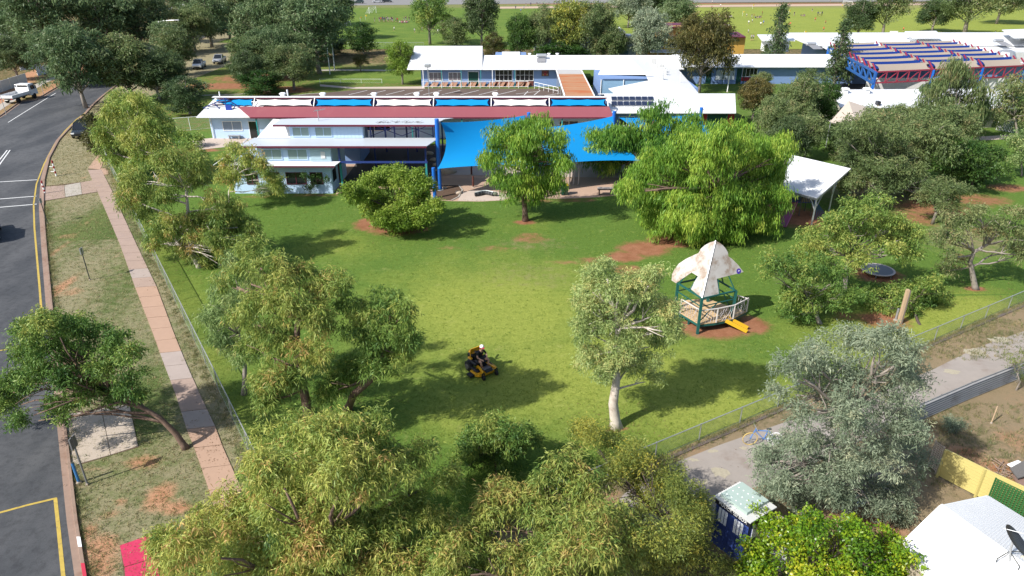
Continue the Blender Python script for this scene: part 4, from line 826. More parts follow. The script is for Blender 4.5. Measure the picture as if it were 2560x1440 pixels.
for k in range(len(edge) - 1):
    a_, c__ = edge[k], edge[k + 1]; hh = Vector((0, 0, .95 if k < 4 else .9)); L_ = (c__ - a_).length
    MB().beam(a_ + hh, c__ + hh, .07, .05).obj('hand_rail', RAILM, FORT); MB().beam(a_, a_ + hh, .07).obj('rail_post', RAILM, FORT)
    mb = MB(); rg = random.Random(k); nn = int(L_ / .16)
    for i in range(1, nn):
        p = a_.lerp(c__, i / nn); j = Vector((ua.x, ua.y, 0)) * rg.uniform(-.1, .1)
        mb.tube([p + Vector((0, 0, .05)) + j, p + Vector((0, 0, .35)) - j, p + Vector((0, 0, .65)) + j * 1.5, p + Vector((0, 0, .93))], .014, 4)
    mb.obj('twisted_pickets', M('grey_picket', (.42, .38, .40), .7), FORT)
MB().beam(edge[-1], edge[-1] + Vector((0, 0, .9)), .07).obj('rail_post', RAILM, FORT)
for p in (g(1722, 800, .3), g(1812, 795, .3), g(1700, 787, .3)): MB().beam((p.x, p.y, 0), (p.x, p.y, .6), .1).obj('stump', GRN, FORT)
sa, sb_ = g(1815, 800, .55), g(1868, 827, .06); su = (sb_ - sa); sn = Vector((su.y, -su.x, 0)).normalized() * .24
SLY = M('yellow_slide', (.55, .33, .02), .45)
o = MB().slab([sa + sn, sa - sn, sb_ - sn, sb_ + sn], .04).obj('slide', M('orange_slide_bed', (.40, .15, .04), .5), FORT)
for s_ in (1, -1): MB().beam(sa + sn * s_ + Vector((0, 0, .08)), sb_ + sn * s_ + Vector((0, 0, .08)), .06, .24).obj('slide_side', SLY, o)
# ---- steel shelter
SH = thing('steel_shelter', 'open steel shelter with pale ribbed roof over the playground slide', 'shelter', g(2029, 562))
by = g(2029, 562).y; NR_ = at(2042, 496, by); zr = NR_.z; FR_ = g(2128, 421, zr + .75); NL_ = g(1956, 472, zr); FL_ = g(1975, 386, zr + .75)
nr = 30
for k in range(nr):
    f0, f1 = k / nr, (k + 1) / nr; a_, b_, c__, d__ = NL_.lerp(FL_, f0), NR_.lerp(FR_, f0), NR_.lerp(FR_, f1), NL_.lerp(FL_, f1); up = Vector((0, 0, .045)); mid = lambda p, q_, f: p.lerp(q_, f)
    mb = MB(); mb.add([a_, b_, mid(b_, c__, .3) + up, mid(a_, d__, .3) + up, mid(b_, c__, .45) + up, mid(a_, d__, .45) + up, mid(b_, c__, .7), mid(a_, d__, .7), c__, d__], [(0, 1, 2, 3), (3, 2, 4, 5), (5, 4, 6, 7), (7, 6, 8, 9)])
    mb.obj('roof_sheet', M('shelter_roof', (.56, .565, .57), .4, var=.05, scale=1, stain=(.42, .43, .46), stain_amt=.15, stain_scale=.4), SH)
for a_, b_ in ((NL_, NR_), (NR_, FR_), (FR_, FL_), (FL_, NL_)): MB().beam(a_ - Vector((0, 0, .1)), b_ - Vector((0, 0, .1)), .08, .18).obj('edge_beam', STEEL, SH)
for c_, nbr in ((NR_, (NL_, FR_)), (FR_, (NR_, FL_)), (NL_, (NR_, FL_)), (FL_, (NL_, FR_)), (NR_.lerp(FR_, .5), (NR_, FR_))):
    MB().beam((c_.x, c_.y, 0), c_ - Vector((0, 0, .15)), .1).obj('post', STEEL, SH)
    for q_ in nbr: e = c_.lerp(q_, .16); MB().beam((c_.x, c_.y, c_.z - 1.0), e - Vector((0, 0, .18)), .08).obj('brace', STEEL, SH)
PG = thing('playground_tower', 'playground tower with pink slide under the steel shelter', 'play equipment', g(1990, 545))
sA, sB = g(1957, 566, .1), at(1986, 505, g(1990, 540).y); sv = (sB - sA); sn = Vector((sv.y, -sv.x, 0)).normalized() * .27; PINK = M('pink_slide', (.30, .05, .13), .35, spec=.5)
pts = [sA, sA.lerp(sB, .18) + Vector((0, 0, -.05)), sA.lerp(sB, .6) + Vector((0, 0, .02)), sB]; o = None
mb = MB()
for i in range(3): mb.slab([pts[i] + sn, pts[i] - sn, pts[i + 1] - sn, pts[i + 1] + sn], .04)
o = mb.obj('slide', PINK, PG)
for s_ in (1, -1):
    mb = MB()
    for i in range(3): mb.beam(pts[i] + sn * s_ + Vector((0, 0, .06)), pts[i + 1] + sn * s_ + Vector((0, 0, .06)), .05, .18)
    mb.obj('slide_rim', M('slide_rim', (.42, .12, .22), .4), o)
tx, ty, tz = sB.x, sB.y, sB.z
boxp('platform', BLUED, PG, tx - .3, tx + 1.6, ty, ty + 1.3, tz - .08, tz)
for dx in (-.3, .6, 1.6):
    for dy in (0, 1.3): MB().tube([(tx + dx, ty + dy, 0), (tx + dx, ty + dy, 2.3)], .05, 7).obj('post', M('tower_post', (.10, .085, .07), .5), PG)
mb = MB()
for k in range(6): mb.beam((tx + .7 + .15 * k, ty - .02, tz), (tx + .7 + .15 * k, ty - .02, tz + .75), .03)
mb.obj('guard_bars', M('yellow_bar', (.42, .30, .05), .5), PG)
mb = MB()
for k in range(7): mb.beam((tx + 1.7 + .2 * k, ty - .9, 0), (tx + 1.7, ty + .1, 1.6), .03)
mb.obj('climbing_net', M('blue_rope', (.05, .10, .22), .7), PG)
# ---- trampoline and small playground things
c_ = g(2192, 682); t = thing('trampoline', 'round dark trampoline on a sandy patch under the trees', 'trampoline', c_); r_ = 1.15
MB().lathe((c_.x, c_.y, .28), [(r_, -.06), (r_ * 1.02, 0), (r_ * .9, .02), (r_ * .88, -.01)], 28).obj('rim', M('rim_pale', (.42, .36, .33), .6), t); MB().lathe((c_.x, c_.y, .285), [(r_ * .9, 0), (.02, -.03)], 28).obj('mat', M('mat_dark', (.12, .125, .14), .45), t)
for k in range(6): a = k * math.tau / 6; MB().beam((c_.x + r_ * .95 * math.cos(a), c_.y + r_ * .95 * math.sin(a), 0), (c_.x + r_ * .95 * math.cos(a), c_.y + r_ * .95 * math.sin(a), .26), .05).obj('leg', STEEL, t)
b = g(1512, 487); t = thing('bench_table', 'low bench table on the tan playground paving', 'bench', b); TB = M('table_top', (.36, .30, .26), .7); TL_ = M('table_dark', (.06, .03, .035), .6)
MB().bev(b.x - .75, b.x + .75, b.y - .3, b.y + .3, .62, .70, .06, .02).obj('table_top', TB, t); MB().box(b.x - .76, b.x + .76, b.y - .31, b.y - .28, .56, .63).obj('apron', TL_, t)
for dx in (-.55, .55): MB().box(b.x + dx - .04, b.x + dx + .04, b.y - .2, b.y + .2, 0, .62).obj('leg', TL_, t)
for lb, px, m_, lid in (('dark green wheelie bin on the playground paving', 1408, GREEN, GREEN), ('dark bin with yellow lid on the playground paving', 1414, M('bin_dark', (.03, .05, .03), .6), M('bin_yellow', (.45, .30, .02), .5))):
    b = g(px, 487); t = thing('wheelie_bin', lb, 'bin', b, group='playground bins'); mb = MB(); x, y = b.x, b.y
    mb.add([(x - .18, y - .2, .05), (x + .18, y - .2, .05), (x + .18, y + .2, .05), (x - .18, y + .2, .05), (x - .24, y - .28, .95), (x + .24, y - .28, .95), (x + .24, y + .28, .95), (x - .24, y + .28, .95)], [(3, 2, 1, 0), (4, 5, 6, 7), (0, 1, 5, 4), (1, 2, 6, 5), (2, 3, 7, 6), (3, 0, 4, 7)]).obj('body', m_, t)
    MB().bev(x - .26, x + .26, y - .3, y + .3, .95, 1.04, .05, .03).obj('lid', lid, t)
    for s_ in (-1, 1): MB().lathe((x + s_ * .22 - .03, y + .2, .1), [(.1, 0), (.1, .06)], 10, 'x').obj('wheel', DKP, t)
# serpent seat
b = g(1210, 488); t = thing('serpent_seat', 'curved black and white striped serpent seat on pale paving', 'seat', b); pts = []
for i in range(25): f = i / 24; pts.append(at(1187 + 40 * f, 484 - 4 * math.sin((f - .25) * 5.0), b.y))
SP = [Vector((b.x - .85 + 1.75 * (i / 24), b.y - .1 + .28 * math.sin(-1.3 + 5.2 * i / 24), .22)) for i in range(25)]
for i in range(12): MB().tube(SP[2 * i:2 * i + 3], .2, 10).obj('segment', M('serpent_black', (.02, .022, .025), .5) if i % 2 == 0 else M('serpent_dark', (.06, .065, .07), .5), t)
MB().tube([p + Vector((0, 0, .19)) for p in SP], .045, 6).obj('back_stripe', M('serpent_white', (.55, .6, .58), .5), t)
MB().ell((SP[-1].x + .18, SP[-1].y, .24), (.26, .2, .17), 10, 6).obj('head', M('serpent_head', (.10, .12, .08), .5), t)
rg = random.Random(5); ROCK = M('pale_rock', (.44, .36, .28), .9, var=.2, scale=3); k = 0
for px, py, r_, lb in ((1086, 470, .3, 'pale rock in the mulch bed beside the blue post'), (1093, 474, .22, 'small pale rock left in the mulch bed'), (1099, 469, .24, 'cream rock at the back of the mulch bed'), (1106, 474, .2, 'small cream rock in the middle of the mulch bed'), (1112, 471, .24, 'brownish rock at the back right of the mulch bed'), (1146, 484, .38, 'tan boulder at the right edge of the mulch bed'), (1120, 432, .9, 'large flat boulder under the blue sail edge'), (1074, 386, .5, 'round boulder in the shade by the thick blue post'), (1085, 402, .5, 'second round boulder in the shade behind the thick blue post'), (1090, 414, .4, 'lowest boulder in the shade behind the blue sail edge')):
    b = g(px, py); o = MB().ell((b.x, b.y, r_ * .25), (r_, r_ * .7, r_ * .5), 9, 6, .12, rg).obj('boulder', ROCK, smooth=True); tag(o, lb, 'boulder', 'garden boulders')
for lb, b_, tp_ in (('brown bollard post on the pale upper paving', (1179, 437), (1177, 411)), ('brown bollard post on the tan lower paving', (1183, 468), (1180, 441))): pole('bollard', lb, b_, tp_, .09, M('bollard_brown', (.10, .03, .02), .7), 'bollard')
for i, (a_, b_) in enumerate((((1434, 462), (1432, 418)), ((1446, 462), (1445, 418)), ((1424, 460), (1423, 424)))): pole('timber_pole', ('middle', 'right', 'left')[i] + ' of three grey poles behind the tan playground paving', a_, b_, .06, STEEL, 'post', group='grey playground poles')
# ---- blue shed
f0 = g(1877, 1304, 2.3); l0 = g(1790, 1240, 2.3); k0 = g(1848, 1208, 2.3); dv = (k0 - l0); dv.z = 0; wv = (f0 - l0); wv.z = 0
BX = thing('blue_shed', 'small blue shed with white paned windows and lettered sign band', 'shed', Vector((f0.x, f0.y, 0)))
SB = M('shed_blue', (.03, .055, .20), .55, var=.12, scale=2); WV = wv.normalized(); DV = dv.normalized(); Lw = wv.length; Ld = dv.length * 1.05; o_ = Vector((l0.x, l0.y, 0)); nf_ = Vector((WV.y, -WV.x, 0)); nf_ = nf_ if nf_.dot(DV) < 0 else -nf_
def loc(u, d, z): return o_ + WV * u + DV * d + Vector((0, 0, z))
def obox(mb, u0, u1, d0, d1, z0, z1): return mb.add([loc(u, d, z) for z in (z0, z1) for d in (d0, d1) for u in (u0, u1)], [(0, 2, 3, 1), (4, 5, 7, 6), (0, 1, 5, 4), (2, 6, 7, 3), (0, 4, 6, 2), (1, 3, 7, 5)])
obox(MB(), .06, Lw - .06, .06, Ld, 0, 2.2).obj('wall', SB, BX)
for k in range(4): obox(MB(), .05 + k * (Lw - .2) / 3, .15 + k * (Lw - .2) / 3, .03, .06, 0, 1.98).obj('corner_batten', SB, BX)
sgn_ = obox(MB(), 0, Lw, .0, .05, 1.98, 2.24).obj('sign_band', M('sign_dark', (.012, .012, .02), .5), BX); obox(MB(), Lw - .05, Lw, .05, Ld, 1.98, 2.24).obj('side_band', M('sign_dark', (0, 0, 0)), BX)
obox(MB(), -.04, Lw + .04, -.06, Ld + .05, 2.245, 2.30).obj('roof', M('shed_roof_edge', (.5, .5, .48), .6), BX)
rf_ = obox(MB(), .1, Lw - .28, .12, Ld - .05, 2.305, 2.44).obj('roof_lid', M('roof_pale_green', (.33, .41, .37), .7, var=.1, scale=3), BX)
for i in range(5):
    for j in range(3): p = loc(.25 + i * (Lw - .75) / 4, .3 + j * (Ld - .7) / 2, 2.44); MB().ell(p, (.03, .03, .015), 6, 4).obj('roof_stud', WHITE, rf_)
mb = MB()
for i in range(14): obox(mb, -.04, Lw * .0 + .1, .05 + i * Ld / 14, .05 + (i + .5) * Ld / 14, 2.302, 2.33)
mb.obj('roof_ribs', M('rib_white', (.6, .6, .58), .5), BX)
for u0 in (Lw * .12, Lw * .57):
    ww = Lw * .27; w_ = obox(MB(), u0, u0 + ww, .035, .06, 1.22, 1.93).obj('window', SB, BX)
    for i in range(3):
        for j in range(2): obox(MB(), u0 + .02 + i * ww / 3, u0 + (i + 1) * ww / 3 - .015, .02, .034, 1.24 + j * .345, 1.24 + j * .345 + .32).obj('pane', M('pane_white', (.72, .74, .78), .35), w_)
for d0 in (.25, ):
    w_ = obox(MB(), Lw - .06, Lw - .045, d0, d0 + .55, 1.22, 1.93).obj('window', SB, BX)
    for i in range(3):
        for j in range(2): obox(MB(), Lw - .045, Lw - .03, d0 + .02 + i * .18, d0 + .17 + i * .18, 1.24 + j * .345, 1.24 + j * .345 + .32).obj('pane', M('pane_white', (0, 0, 0)), w_)
def lettering(txt, size, at_u, z, par):
    cu = bpy.data.curves.new('lettering', 'FONT'); cu.body = txt; cu.size = size; cu.extrude = .004; cu.align_x = 'CENTER'; cu.align_y = 'CENTER'
    to = bpy.data.objects.new('lettering_source', cu); COL.objects.link(to); bpy.context.view_layer.update(); me = bpy.data.meshes.new_from_object(to); bpy.data.objects.remove(to)
    p = loc(at_u, -.008, z); mx = Matrix((WV.to_4d(), Vector((0, 0, 1, 0)), nf_.to_4d(), (0, 0, 0, 1))).transposed(); mx[3] = (0, 0, 0, 1)
    for r_ in range(3): mx[r_][3] = p[r_]
    me.transform(Matrix.Translation(-ORG[par.name]) @ mx); me.materials.clear(); me.materials.append(WHITE); return link('lettering', me, par)
lettering('POLICE', .185, Lw * .30, 2.11, sgn_); lettering('BOX', .185, Lw * .80, 2.11, sgn_); lettering('PUBLIC\nCALL', .075, Lw * .595, 2.115, sgn_)
L2 = thing('lean_to_shed', 'ribbed iron lean to roof behind the blue shed', 'shed', loc(Lw + .9, Ld * .7, 0))
for i in range(9): obox(MB(), Lw + .15 + i * .13, Lw + .15 + i * .13 + .12, .55, Ld + .1, 1.95 + (.02 if i % 2 else 0), 1.985 + (.02 if i % 2 else 0)).obj('roof_rib', M('old_iron', (.36, .33, .30), .7, var=.2), L2)
obox(MB(), Lw + .2, Lw + 1.25, .62, Ld, 0, 1.94).obj('wall', M('grey_sheet', (.3, .32, .34), .6), L2)
# ---- bicycle by the lane
b = g(1905, 1112); t = thing('bicycle', 'blue framed bicycle with white spoked wheel on the gravel lane', 'bicycle', b); cw = at(1940, 1086, b.y); cw2 = at(1876, 1092, b.y)
def wheel(cx, cy, cz, r_, rim, spk, nm):
    o = MB().tube([(cx + r_ * math.cos(a), cy, cz + r_ * math.sin(a)) for a in [i * math.tau / 20 for i in range(21)]], .022, 5).obj(nm, rim, t); mb = MB()
    for i in range(10): a = i * math.tau / 10; mb.beam((cx, cy, cz), (cx + r_ * math.cos(a), cy, cz + r_ * math.sin(a)), .014)
    mb.obj('spokes', spk, o)
wheel(cw.x, b.y, .36, .34, WHITE, WHITE, 'rear_wheel'); wheel(cw2.x, b.y, .36, .34, M('rim_yellow', (.5, .36, .12), .5), STEEL, 'front_wheel')
mx_ = (cw.x + cw2.x) / 2; mb = MB(); BF = M('frame_blue', (.10, .22, .5), .5)
for p, q_ in (((cw.x, .36), (mx_ + .05, .34)), ((cw.x, .36), (mx_ + .2, .85)), ((mx_ + .05, .34), (mx_ + .2, .85)), ((mx_ + .05, .34), (cw2.x + .2, .8)), ((mx_ + .2, .8), (cw2.x + .2, .85)), ((cw2.x + .2, .95), (cw2.x, .36))): mb.beam((p[0], b.y, p[1]), (q_[0], b.y, q_[1]), .035)
mb.obj('frame', BF, t); MB().ell((mx_ + .22, b.y, .92), (.14, .07, .04), 8, 5).obj('saddle', DKP, t); MB().tube([(cw2.x + .2, b.y - .25, .98), (cw2.x + .2, b.y + .25, .98)], .015).obj('handlebar', STEEL, t)
# ---- yard fences
cf0, cf1, cf2 = g(2265, 1066), g(2420, 998), g(2600, 925); t = thing('corrugated_fence', 'low grey corrugated iron fence between lane and brown yard', 'fence', cf0); IRON = M('corrugated_iron', (.27, .265, .26), .5, 0.0, var=.2, scale=2, stain=(.12, .10, .09), stain_amt=.4, stain_scale=.7)
hF = 1.05
for a_, b_ in ((cf0, cf1), (cf1, cf2)):
    u = (b_ - a_).normalized(); n_ = Vector((u.y, -u.x, 0)); L_ = (b_ - a_).length; m_ = max(1, int(L_ / 2.2))
    for s_ in range(m_):
        p, q_ = a_.lerp(b_, s_ / m_), a_.lerp(b_, (s_ + .995) / m_); vs_ = []; N_ = 54
        for i in range(N_ + 1): z = .04 + hF * i / N_; off = n_ * (.075 * math.sin(i / N_ * 7 * math.tau)); vs_ += [p + off + Vector((0, 0, z)), q_ + off + Vector((0, 0, z))]
        MB().add(vs_, [(2 * i, 2 * i + 1, 2 * i + 3, 2 * i + 2) for i in range(N_)]).obj('sheet', IRON, t, smooth=True); MB().beam(p + n_ * -.07, p + n_ * -.07 + Vector((0, 0, hF)), .06).obj('post', DKP, t)
yf0, yf1, yf2 = g(2343, 1192), g(2438, 1242), g(2600, 1322); t = thing('yellow_fence', 'yellow horizontal slat fence along the sandy yard', 'fence', yf0); YF = M('yellow_slat', (.50, .42, .15), .6, var=.08, scale=2)
for a_, b_ in ((yf0, yf1), (yf1, yf2)):
    for i in range(9): z = .1 + i * .155; MB().beam(a_.lerp(b_, .004) + Vector((0, 0, z + .07)), a_.lerp(b_, .996) + Vector((0, 0, z + .07)), .03, .146).obj('slat', YF, t)
    n_ = Vector(((b_ - a_).y, -(b_ - a_).x, 0)).normalized(); n_ = n_ if n_.y < 0 else -n_
    MB().beam(a_ + n_ * .04, a_ + n_ * .04 + Vector((0, 0, 1.52)), .08).obj('post', YF, t)
    MB().beam(a_ + Vector((0, 0, 1.5)), b_ + Vector((0, 0, 1.5)), .06, .05).obj('capping', YF, t)
def lattice(name, label, a_, b_, z0, z1, cell, w, mat):
    t = thing(name, label, 'trellis', Vector((a_.x, a_.y, 0))); u = (b_ - a_); L_ = u.length; nu = int(L_ / cell); nv = int((z1 - z0) / cell)
    A_ = Vector((a_.x, a_.y, 0)); B_ = Vector((b_.x, b_.y, 0)); mb = MB()
    for i in range(nu + 1): p = A_.lerp(B_, i / nu); MB().beam(p + Vector((0, 0, z0)), p + Vector((0, 0, z1)), w, .012, up=(B_ - A_).cross(Vector((0, 0, 1))).normalized()).obj('upright_slat', mat, t)
    for j in range(nv + 1): z = z0 + (z1 - z0) * j / nv; off = Vector((u.y, -u.x, 0)).normalized() * .013; MB().beam(A_ + off + Vector((0, 0, z)), B_ + off + Vector((0, 0, z)), .012, w).obj('cross_slat', mat, t)
    for p in (A_, B_): MB().beam(p, p + Vector((0, 0, z1 + .03)), .05).obj('post', mat, t)
lattice('trellis', 'green lattice trellis between the yellow fence and white roof', g(2462, 1268), g(2600, 1338), .1, 1.55, .11, .05, M('trellis_green', (.025, .11, .03), .6)); lattice('trellis', 'pale lattice panel at the end of the yellow fence', g(2318, 1170), g(2338, 1186), .2, 1.5, .1, .035, M('trellis_pale', (.4, .33, .26), .7))
# ---- house roof at the corner
HO = thing('corner_house', 'house with white hipped iron roof and satellite dish in the corner', 'house', g(2420, 1420))
a0 = g(2352, 1265, 3.5); d0 = g(2620, 1458, 3.5); b0 = g(2262, 1352, 2.75); c0 = g(2370, 1520, 2.75); e0 = g(2470, 1240, 2.75); f0_ = g(2640, 1345, 2.75)
def ribbed(par, p00, p10, p11, p01, n_, mat, name='roof_sheet', per=6, h=.03):
    for k in range(0, n_, per):
        mb = MB()
        for i in range(k, min(n_, k + per)):
            fa, fb, fc, fd = i / n_, (i + .3) / n_, (i + .6) / n_, (i + 1) / n_; up = Vector((0, 0, h)); P = lambda f: (p00.lerp(p10, f), p01.lerp(p11, f)); A1, A2 = P(fa); B1, B2 = P(fb); C1, C2 = P(fc); D1, D2 = P(fd)
            mb.add([A1, A2, B1 + up, B2 + up, C1 + up, C2 + up, D1, D2], [(0, 2, 3, 1), (2, 4, 5, 3), (4, 6, 7, 5)])
        mb.obj(name, mat, par)
HR = M('house_roof_white', (.66, .66, .655), .45, var=.05, scale=.7, stain=(.5, .48, .45), stain_amt=.18)
ribbed(HO, a0, d0, c0, b0, 36, HR); ribbed(HO, a0, d0, f0_, e0, 40, HR)
MB().slab([a0 - Vector((0, 0, .02)), b0 - Vector((0, 0, .02)), e0 - Vector((0, 0, .02))], .04).obj('gable_board', WHITE, HO)
MB().tube([a0 + Vector((0, 0, .03)), d0 + Vector((0, 0, .03))], .07, 6).obj('ridge_cap', HR, HO)
for a_, b_ in ((b0, c0), (e0, f0_), (a0, b0), (a0, e0)): MB().beam(a_ - Vector((0, 0, .06)), b_ - Vector((0, 0, .06)), .1, .1).obj('gutter', WHITE, HO)
cc_ = (b0 + e0) / 2; i0 = [p.lerp((a0 + d0) / 2, .12) for p in (b0, e0, f0_, c0)]; mb = MB(); mb.add([(p.x, p.y, 0) for p in i0] + [(p.x, p.y, 2.7) for p in i0], [(0, 1, 5, 4), (1, 2, 6, 5), (2, 3, 7, 6), (3, 0, 4, 7)]).obj('wall', M('house_wall', (.40, .34, .26), .8), HO)
MB().slab([g(2500, 1430, 3.3), g(2560, 1385, 3.45), g(2640, 1440, 3.45), g(2600, 1500, 3.3)], .05).obj('flashing', M('cream_sheet', (.62, .56, .40), .5), HO)
ds = thing('satellite_dish', 'dark satellite dish on wire legs on the white house roof', 'satellite dish', g(2530, 1400, 3.4)); dc = g(2535, 1352, 4.2); mb = MB(); DM = M('dish_dark', (.028, .03, .033), .4)
nrm = Vector((.55, -.35, .75)).normalized(); dx = nrm.cross(Vector((0, 0, 1))).normalized(); dy = nrm.cross(dx); rings = []
for j in range(6):
    rr = .52 * j / 5; rings.append([dc + nrm * (.35 * rr * rr) + rr * (math.cos(a) * dx * .85 + math.sin(a) * dy) for a in [i * math.tau / 20 for i in range(20)]])
vs_ = [p for r_ in rings for p in r_]; mb.add(vs_, [(j * 20 + i, j * 20 + (i + 1) % 20, (j + 1) * 20 + (i + 1) % 20, (j + 1) * 20 + i) for j in range(5) for i in range(20)]).obj('dish', DM, ds, smooth=True)
MB().tube([dc - nrm * .03, dc - Vector((0, 0, .35)), Vector((dc.x, dc.y - .15, 3.4))], .035).obj('mast', STEEL, ds)
for q_ in ((2490, 1405), (2545, 1425), (2570, 1390)): p = g(q_[0], q_[1], 3.45); MB().tube([dc - Vector((0, 0, .45)), p + Vector((0, 0, .15)), p], .016, 5).obj('leg', DKP, ds)
MB().tube([dc - dy * .5, dc + nrm * .55], .014, 5).obj('feed_arm', STEEL, ds); MB().ell(dc + nrm * .57, (.06, .06, .08), 8, 5).obj('feed_horn', M('horn', (.5, .5, .48), .5), ds)
b = g(2145, 1280); t = thing('garden_table', 'white garden table under the silvery gum', 'table', b); MB().slab([g(2112, 1250, .75), g(2135, 1272, .75), g(2180, 1250, .75), g(2158, 1226, .75)], .05).obj('table_top', WHITE, t)
for p in ((2116, 1250), (2136, 1268), (2174, 1249), (2157, 1230)): c_ = g(p[0], p[1], .7); MB().beam((c_.x, c_.y, 0), (c_.x, c_.y, .7), .05).obj('leg', DKP, t)
b = g(2550, 1170); t = thing('scrap_pile', 'pile of old boards and sticks in the brown yard', 'scrap pile', b); rg = random.Random(9)
MB().slab([g(2525, 1170, .5), g(2580, 1140, .55), g(2610, 1175, .55), g(2545, 1195, .5)], .06).obj('board', M('scrap_grey', (.13, .12, .11), .9), t); MB().slab([g(2532, 1186, .35), g(2560, 1196, .3), g(2580, 1215, .3), g(2548, 1212, .3)], .08).obj('board', M('scrap_brown', (.22, .14, .11), .9), t); MB().slab([g(2518, 1160, .45), g(2545, 1150, .5), g(2560, 1158, .5), g(2530, 1168, .45)], .04).obj('board', WHITE, t)
for k in range(25): p = g(2500 + rg.uniform(-15, 30), 1185 + rg.uniform(-18, 14), .05); a = rg.uniform(0, 6.28); MB().tube([p, p + Vector((math.cos(a), math.sin(a), rg.uniform(0, .3))) * rg.uniform(.3, .8)], .02, 4).obj('stick', M('stick', (.24, .17, .13), .9), t)
pole('yard_stake', 'thin pale stake standing in the brown yard', (2478, 1058), (2486, 1016), .03, PT)
# ---- vehicles
TYRE = M('tyre', (.012, .012, .013), .8); RIM = M('wheel_rim', (.4, .4, .42), .35, .7); LAMP = M('headlamp', (.7, .7, .68), .2, spec=.6); TAIL = M('tail_lamp', (.35, .01, .01), .3); CARW = M('car_white', (.72, .72, .72), .25, spec=.6, var=.03); CARD = M('car_charcoal', (.018, .022, .026), .25, spec=.6, var=.05); CARB = M('car_blue', (.03, .08, .25), .25, spec=.6, var=.05); CARS = M('car_silver', (.32, .33, .35), .25, spec=.6, var=.05)
def loft(mb, secs): # list of rings (same length) closed
    n = len(secs[0]); vs_ = [p for s_ in secs for p in s_]; fs = [(i * n + k, i * n + (k + 1) % n, (i + 1) * n + (k + 1) % n, (i + 1) * n + k) for i in range(len(secs) - 1) for k in range(n)]
    return mb.add(vs_, fs + [tuple(range(n - 1, -1, -1)), tuple(range((len(secs) - 1) * n, len(secs) * n))])
def car(label, loc_, rz, paint, kind='suv', name='parked_car', cat='car', group=None):
    t = thing(name, label, cat, loc_, rz, group); W_ = .9
    def o(mb, nm, m_, par=None, sm=False): return mb.obj(nm, m_, par or t, smooth=sm, local=True)
    prof = {'suv': [(-2.2, .35, .95), (-2.1, .35, 1.0), (-1.0, .3, 1.02), (.7, .3, 1.0), (1.5, .3, .95), (2.1, .32, .85), (2.25, .4, .7)], 'ute': [(-2.6, .45, 1.0), (-2.55, .4, 1.05), (-.6, .35, 1.05), (1.0, .35, 1.05), (1.9, .35, 1.0), (2.45, .4, .9), (2.55, .5, .75)]}[kind]
    secs = []
    for y, z0, z1 in prof:
        w = W_ * (1 - .05 * abs(y) / 2.5); secs.append([(-w * .94, y, z0), (w * .94, y, z0), (w, y, z0 + .25), (w * .97, y, z1 - .06), (w * .88, y, z1), (-w * .88, y, z1), (-w * .97, y, z1 - .06), (-w, y, z0 + .25)])
    o(loft(MB(), secs), 'body', paint)
    cb = {'suv': [(-2.1, 1.0, .80), (-1.75, 1.62, .66), (.25, 1.66, .68), (1.05, 1.0, .80)], 'ute': [(-.6, 1.05, .80), (-.4, 1.68, .66), (.6, 1.70, .68), (1.4, 1.05, .80)]}[kind]
    (y0, z0, w0), (y1, z1, w1), (y2, z2, w2), (y3, z3, w3) = cb; mb = MB()
    mb.add([(-w0, y0, z0), (w0, y0, z0), (-w1, y1, z1), (w1, y1, z1), (-w2, y2, z2), (w2, y2, z2), (-w3, y3, z3), (w3, y3, z3)], [(0, 1, 3, 2), (4, 5, 7, 6), (0, 2, 4, 6), (1, 7, 5, 3)]); o(mb, 'glasshouse', GLASSD)
    mb = MB(); mb.slab([(-w1, y1, z1 + .04), (w1, y1, z1 + .04), (w2, y2, z2 + .04), (-w2, y2, z2 + .04)], .06); o(mb, 'roof', paint); mb = MB()
    for s_ in (-1, 1):
        mb.beam((s_ * w3, y3, z3), (s_ * w2, y2, z2), .07).beam((s_ * w0, y0, z0), (s_ * w1, y1, z1), .09); ym = (y1 + y2) / 2; mb.beam((s_ * .81, ym, z0), (s_ * w1, ym, z1), .07)
    o(mb, 'pillars', paint)
    for s_ in (-1, 1):
        for y in (-1.4, 1.4):
            wl = o(MB().lathe((s_ * .82 - .11, y, .35), [(.33, 0), (.35, .04), (.35, .18), (.33, .22)], 14, 'x'), 'wheel', TYRE); o(MB().lathe((s_ * .84 + (.10 if s_ > 0 else -.13), y, .35), [(.21, 0), (.19, .03)], 10, 'x'), 'rim', RIM, wl)
        fy = prof[-1][0]; o(MB().bev(s_ * .62 - .2, s_ * .62 + .2, fy - .22, fy + .01, .62, .80, .05, .03), 'headlight', LAMP); ryy = prof[0][0]; o(MB().box(s_ * .74 - .1, s_ * .74 + .1, ryy - .02, ryy + .05, .62, .85), 'tail_light', TAIL); o(MB().bev(s_ * 1.02 - .1, s_ * 1.02 + .1, .85, 1.0, 1.0, 1.15, .03, .02), 'mirror', paint)
    o(MB().box(-.55, .55, prof[-1][0] - .02, prof[-1][0] + .03, .42, .60), 'grille', M('grille', (.02, .02, .02), .5))
    if kind == 'ute': o(MB().box(-.78, .78, -2.5, -.7, .98, 1.06), 'tray_liner', M('tray_dark', (.03, .03, .03), .7))
    return t
def heading(p, q_): d = q_ - p; return math.atan2(-d.x, d.y)
rd = heading(Vector((kerbx(85), 85)), Vector((kerbx(100), 100)))
car('dark van parked on the verge beside the brownish shrub', g(192, 345) + Vector((0, 1.5, 0)), rd + math.pi, CARD, 'suv', 'parked_van', 'van')
car('white ute parked nose on among the far trees', g(499, 170), heading(g(520, 150), g(485, 175)), CARW, 'ute', 'parked_ute', 'ute', 'vehicles parked among the far trees')
car('silver ute parked behind the white ute', g(550, 157), heading(g(568, 140), g(535, 160)), CARS, 'ute', 'parked_ute', 'ute', 'vehicles parked among the far trees')
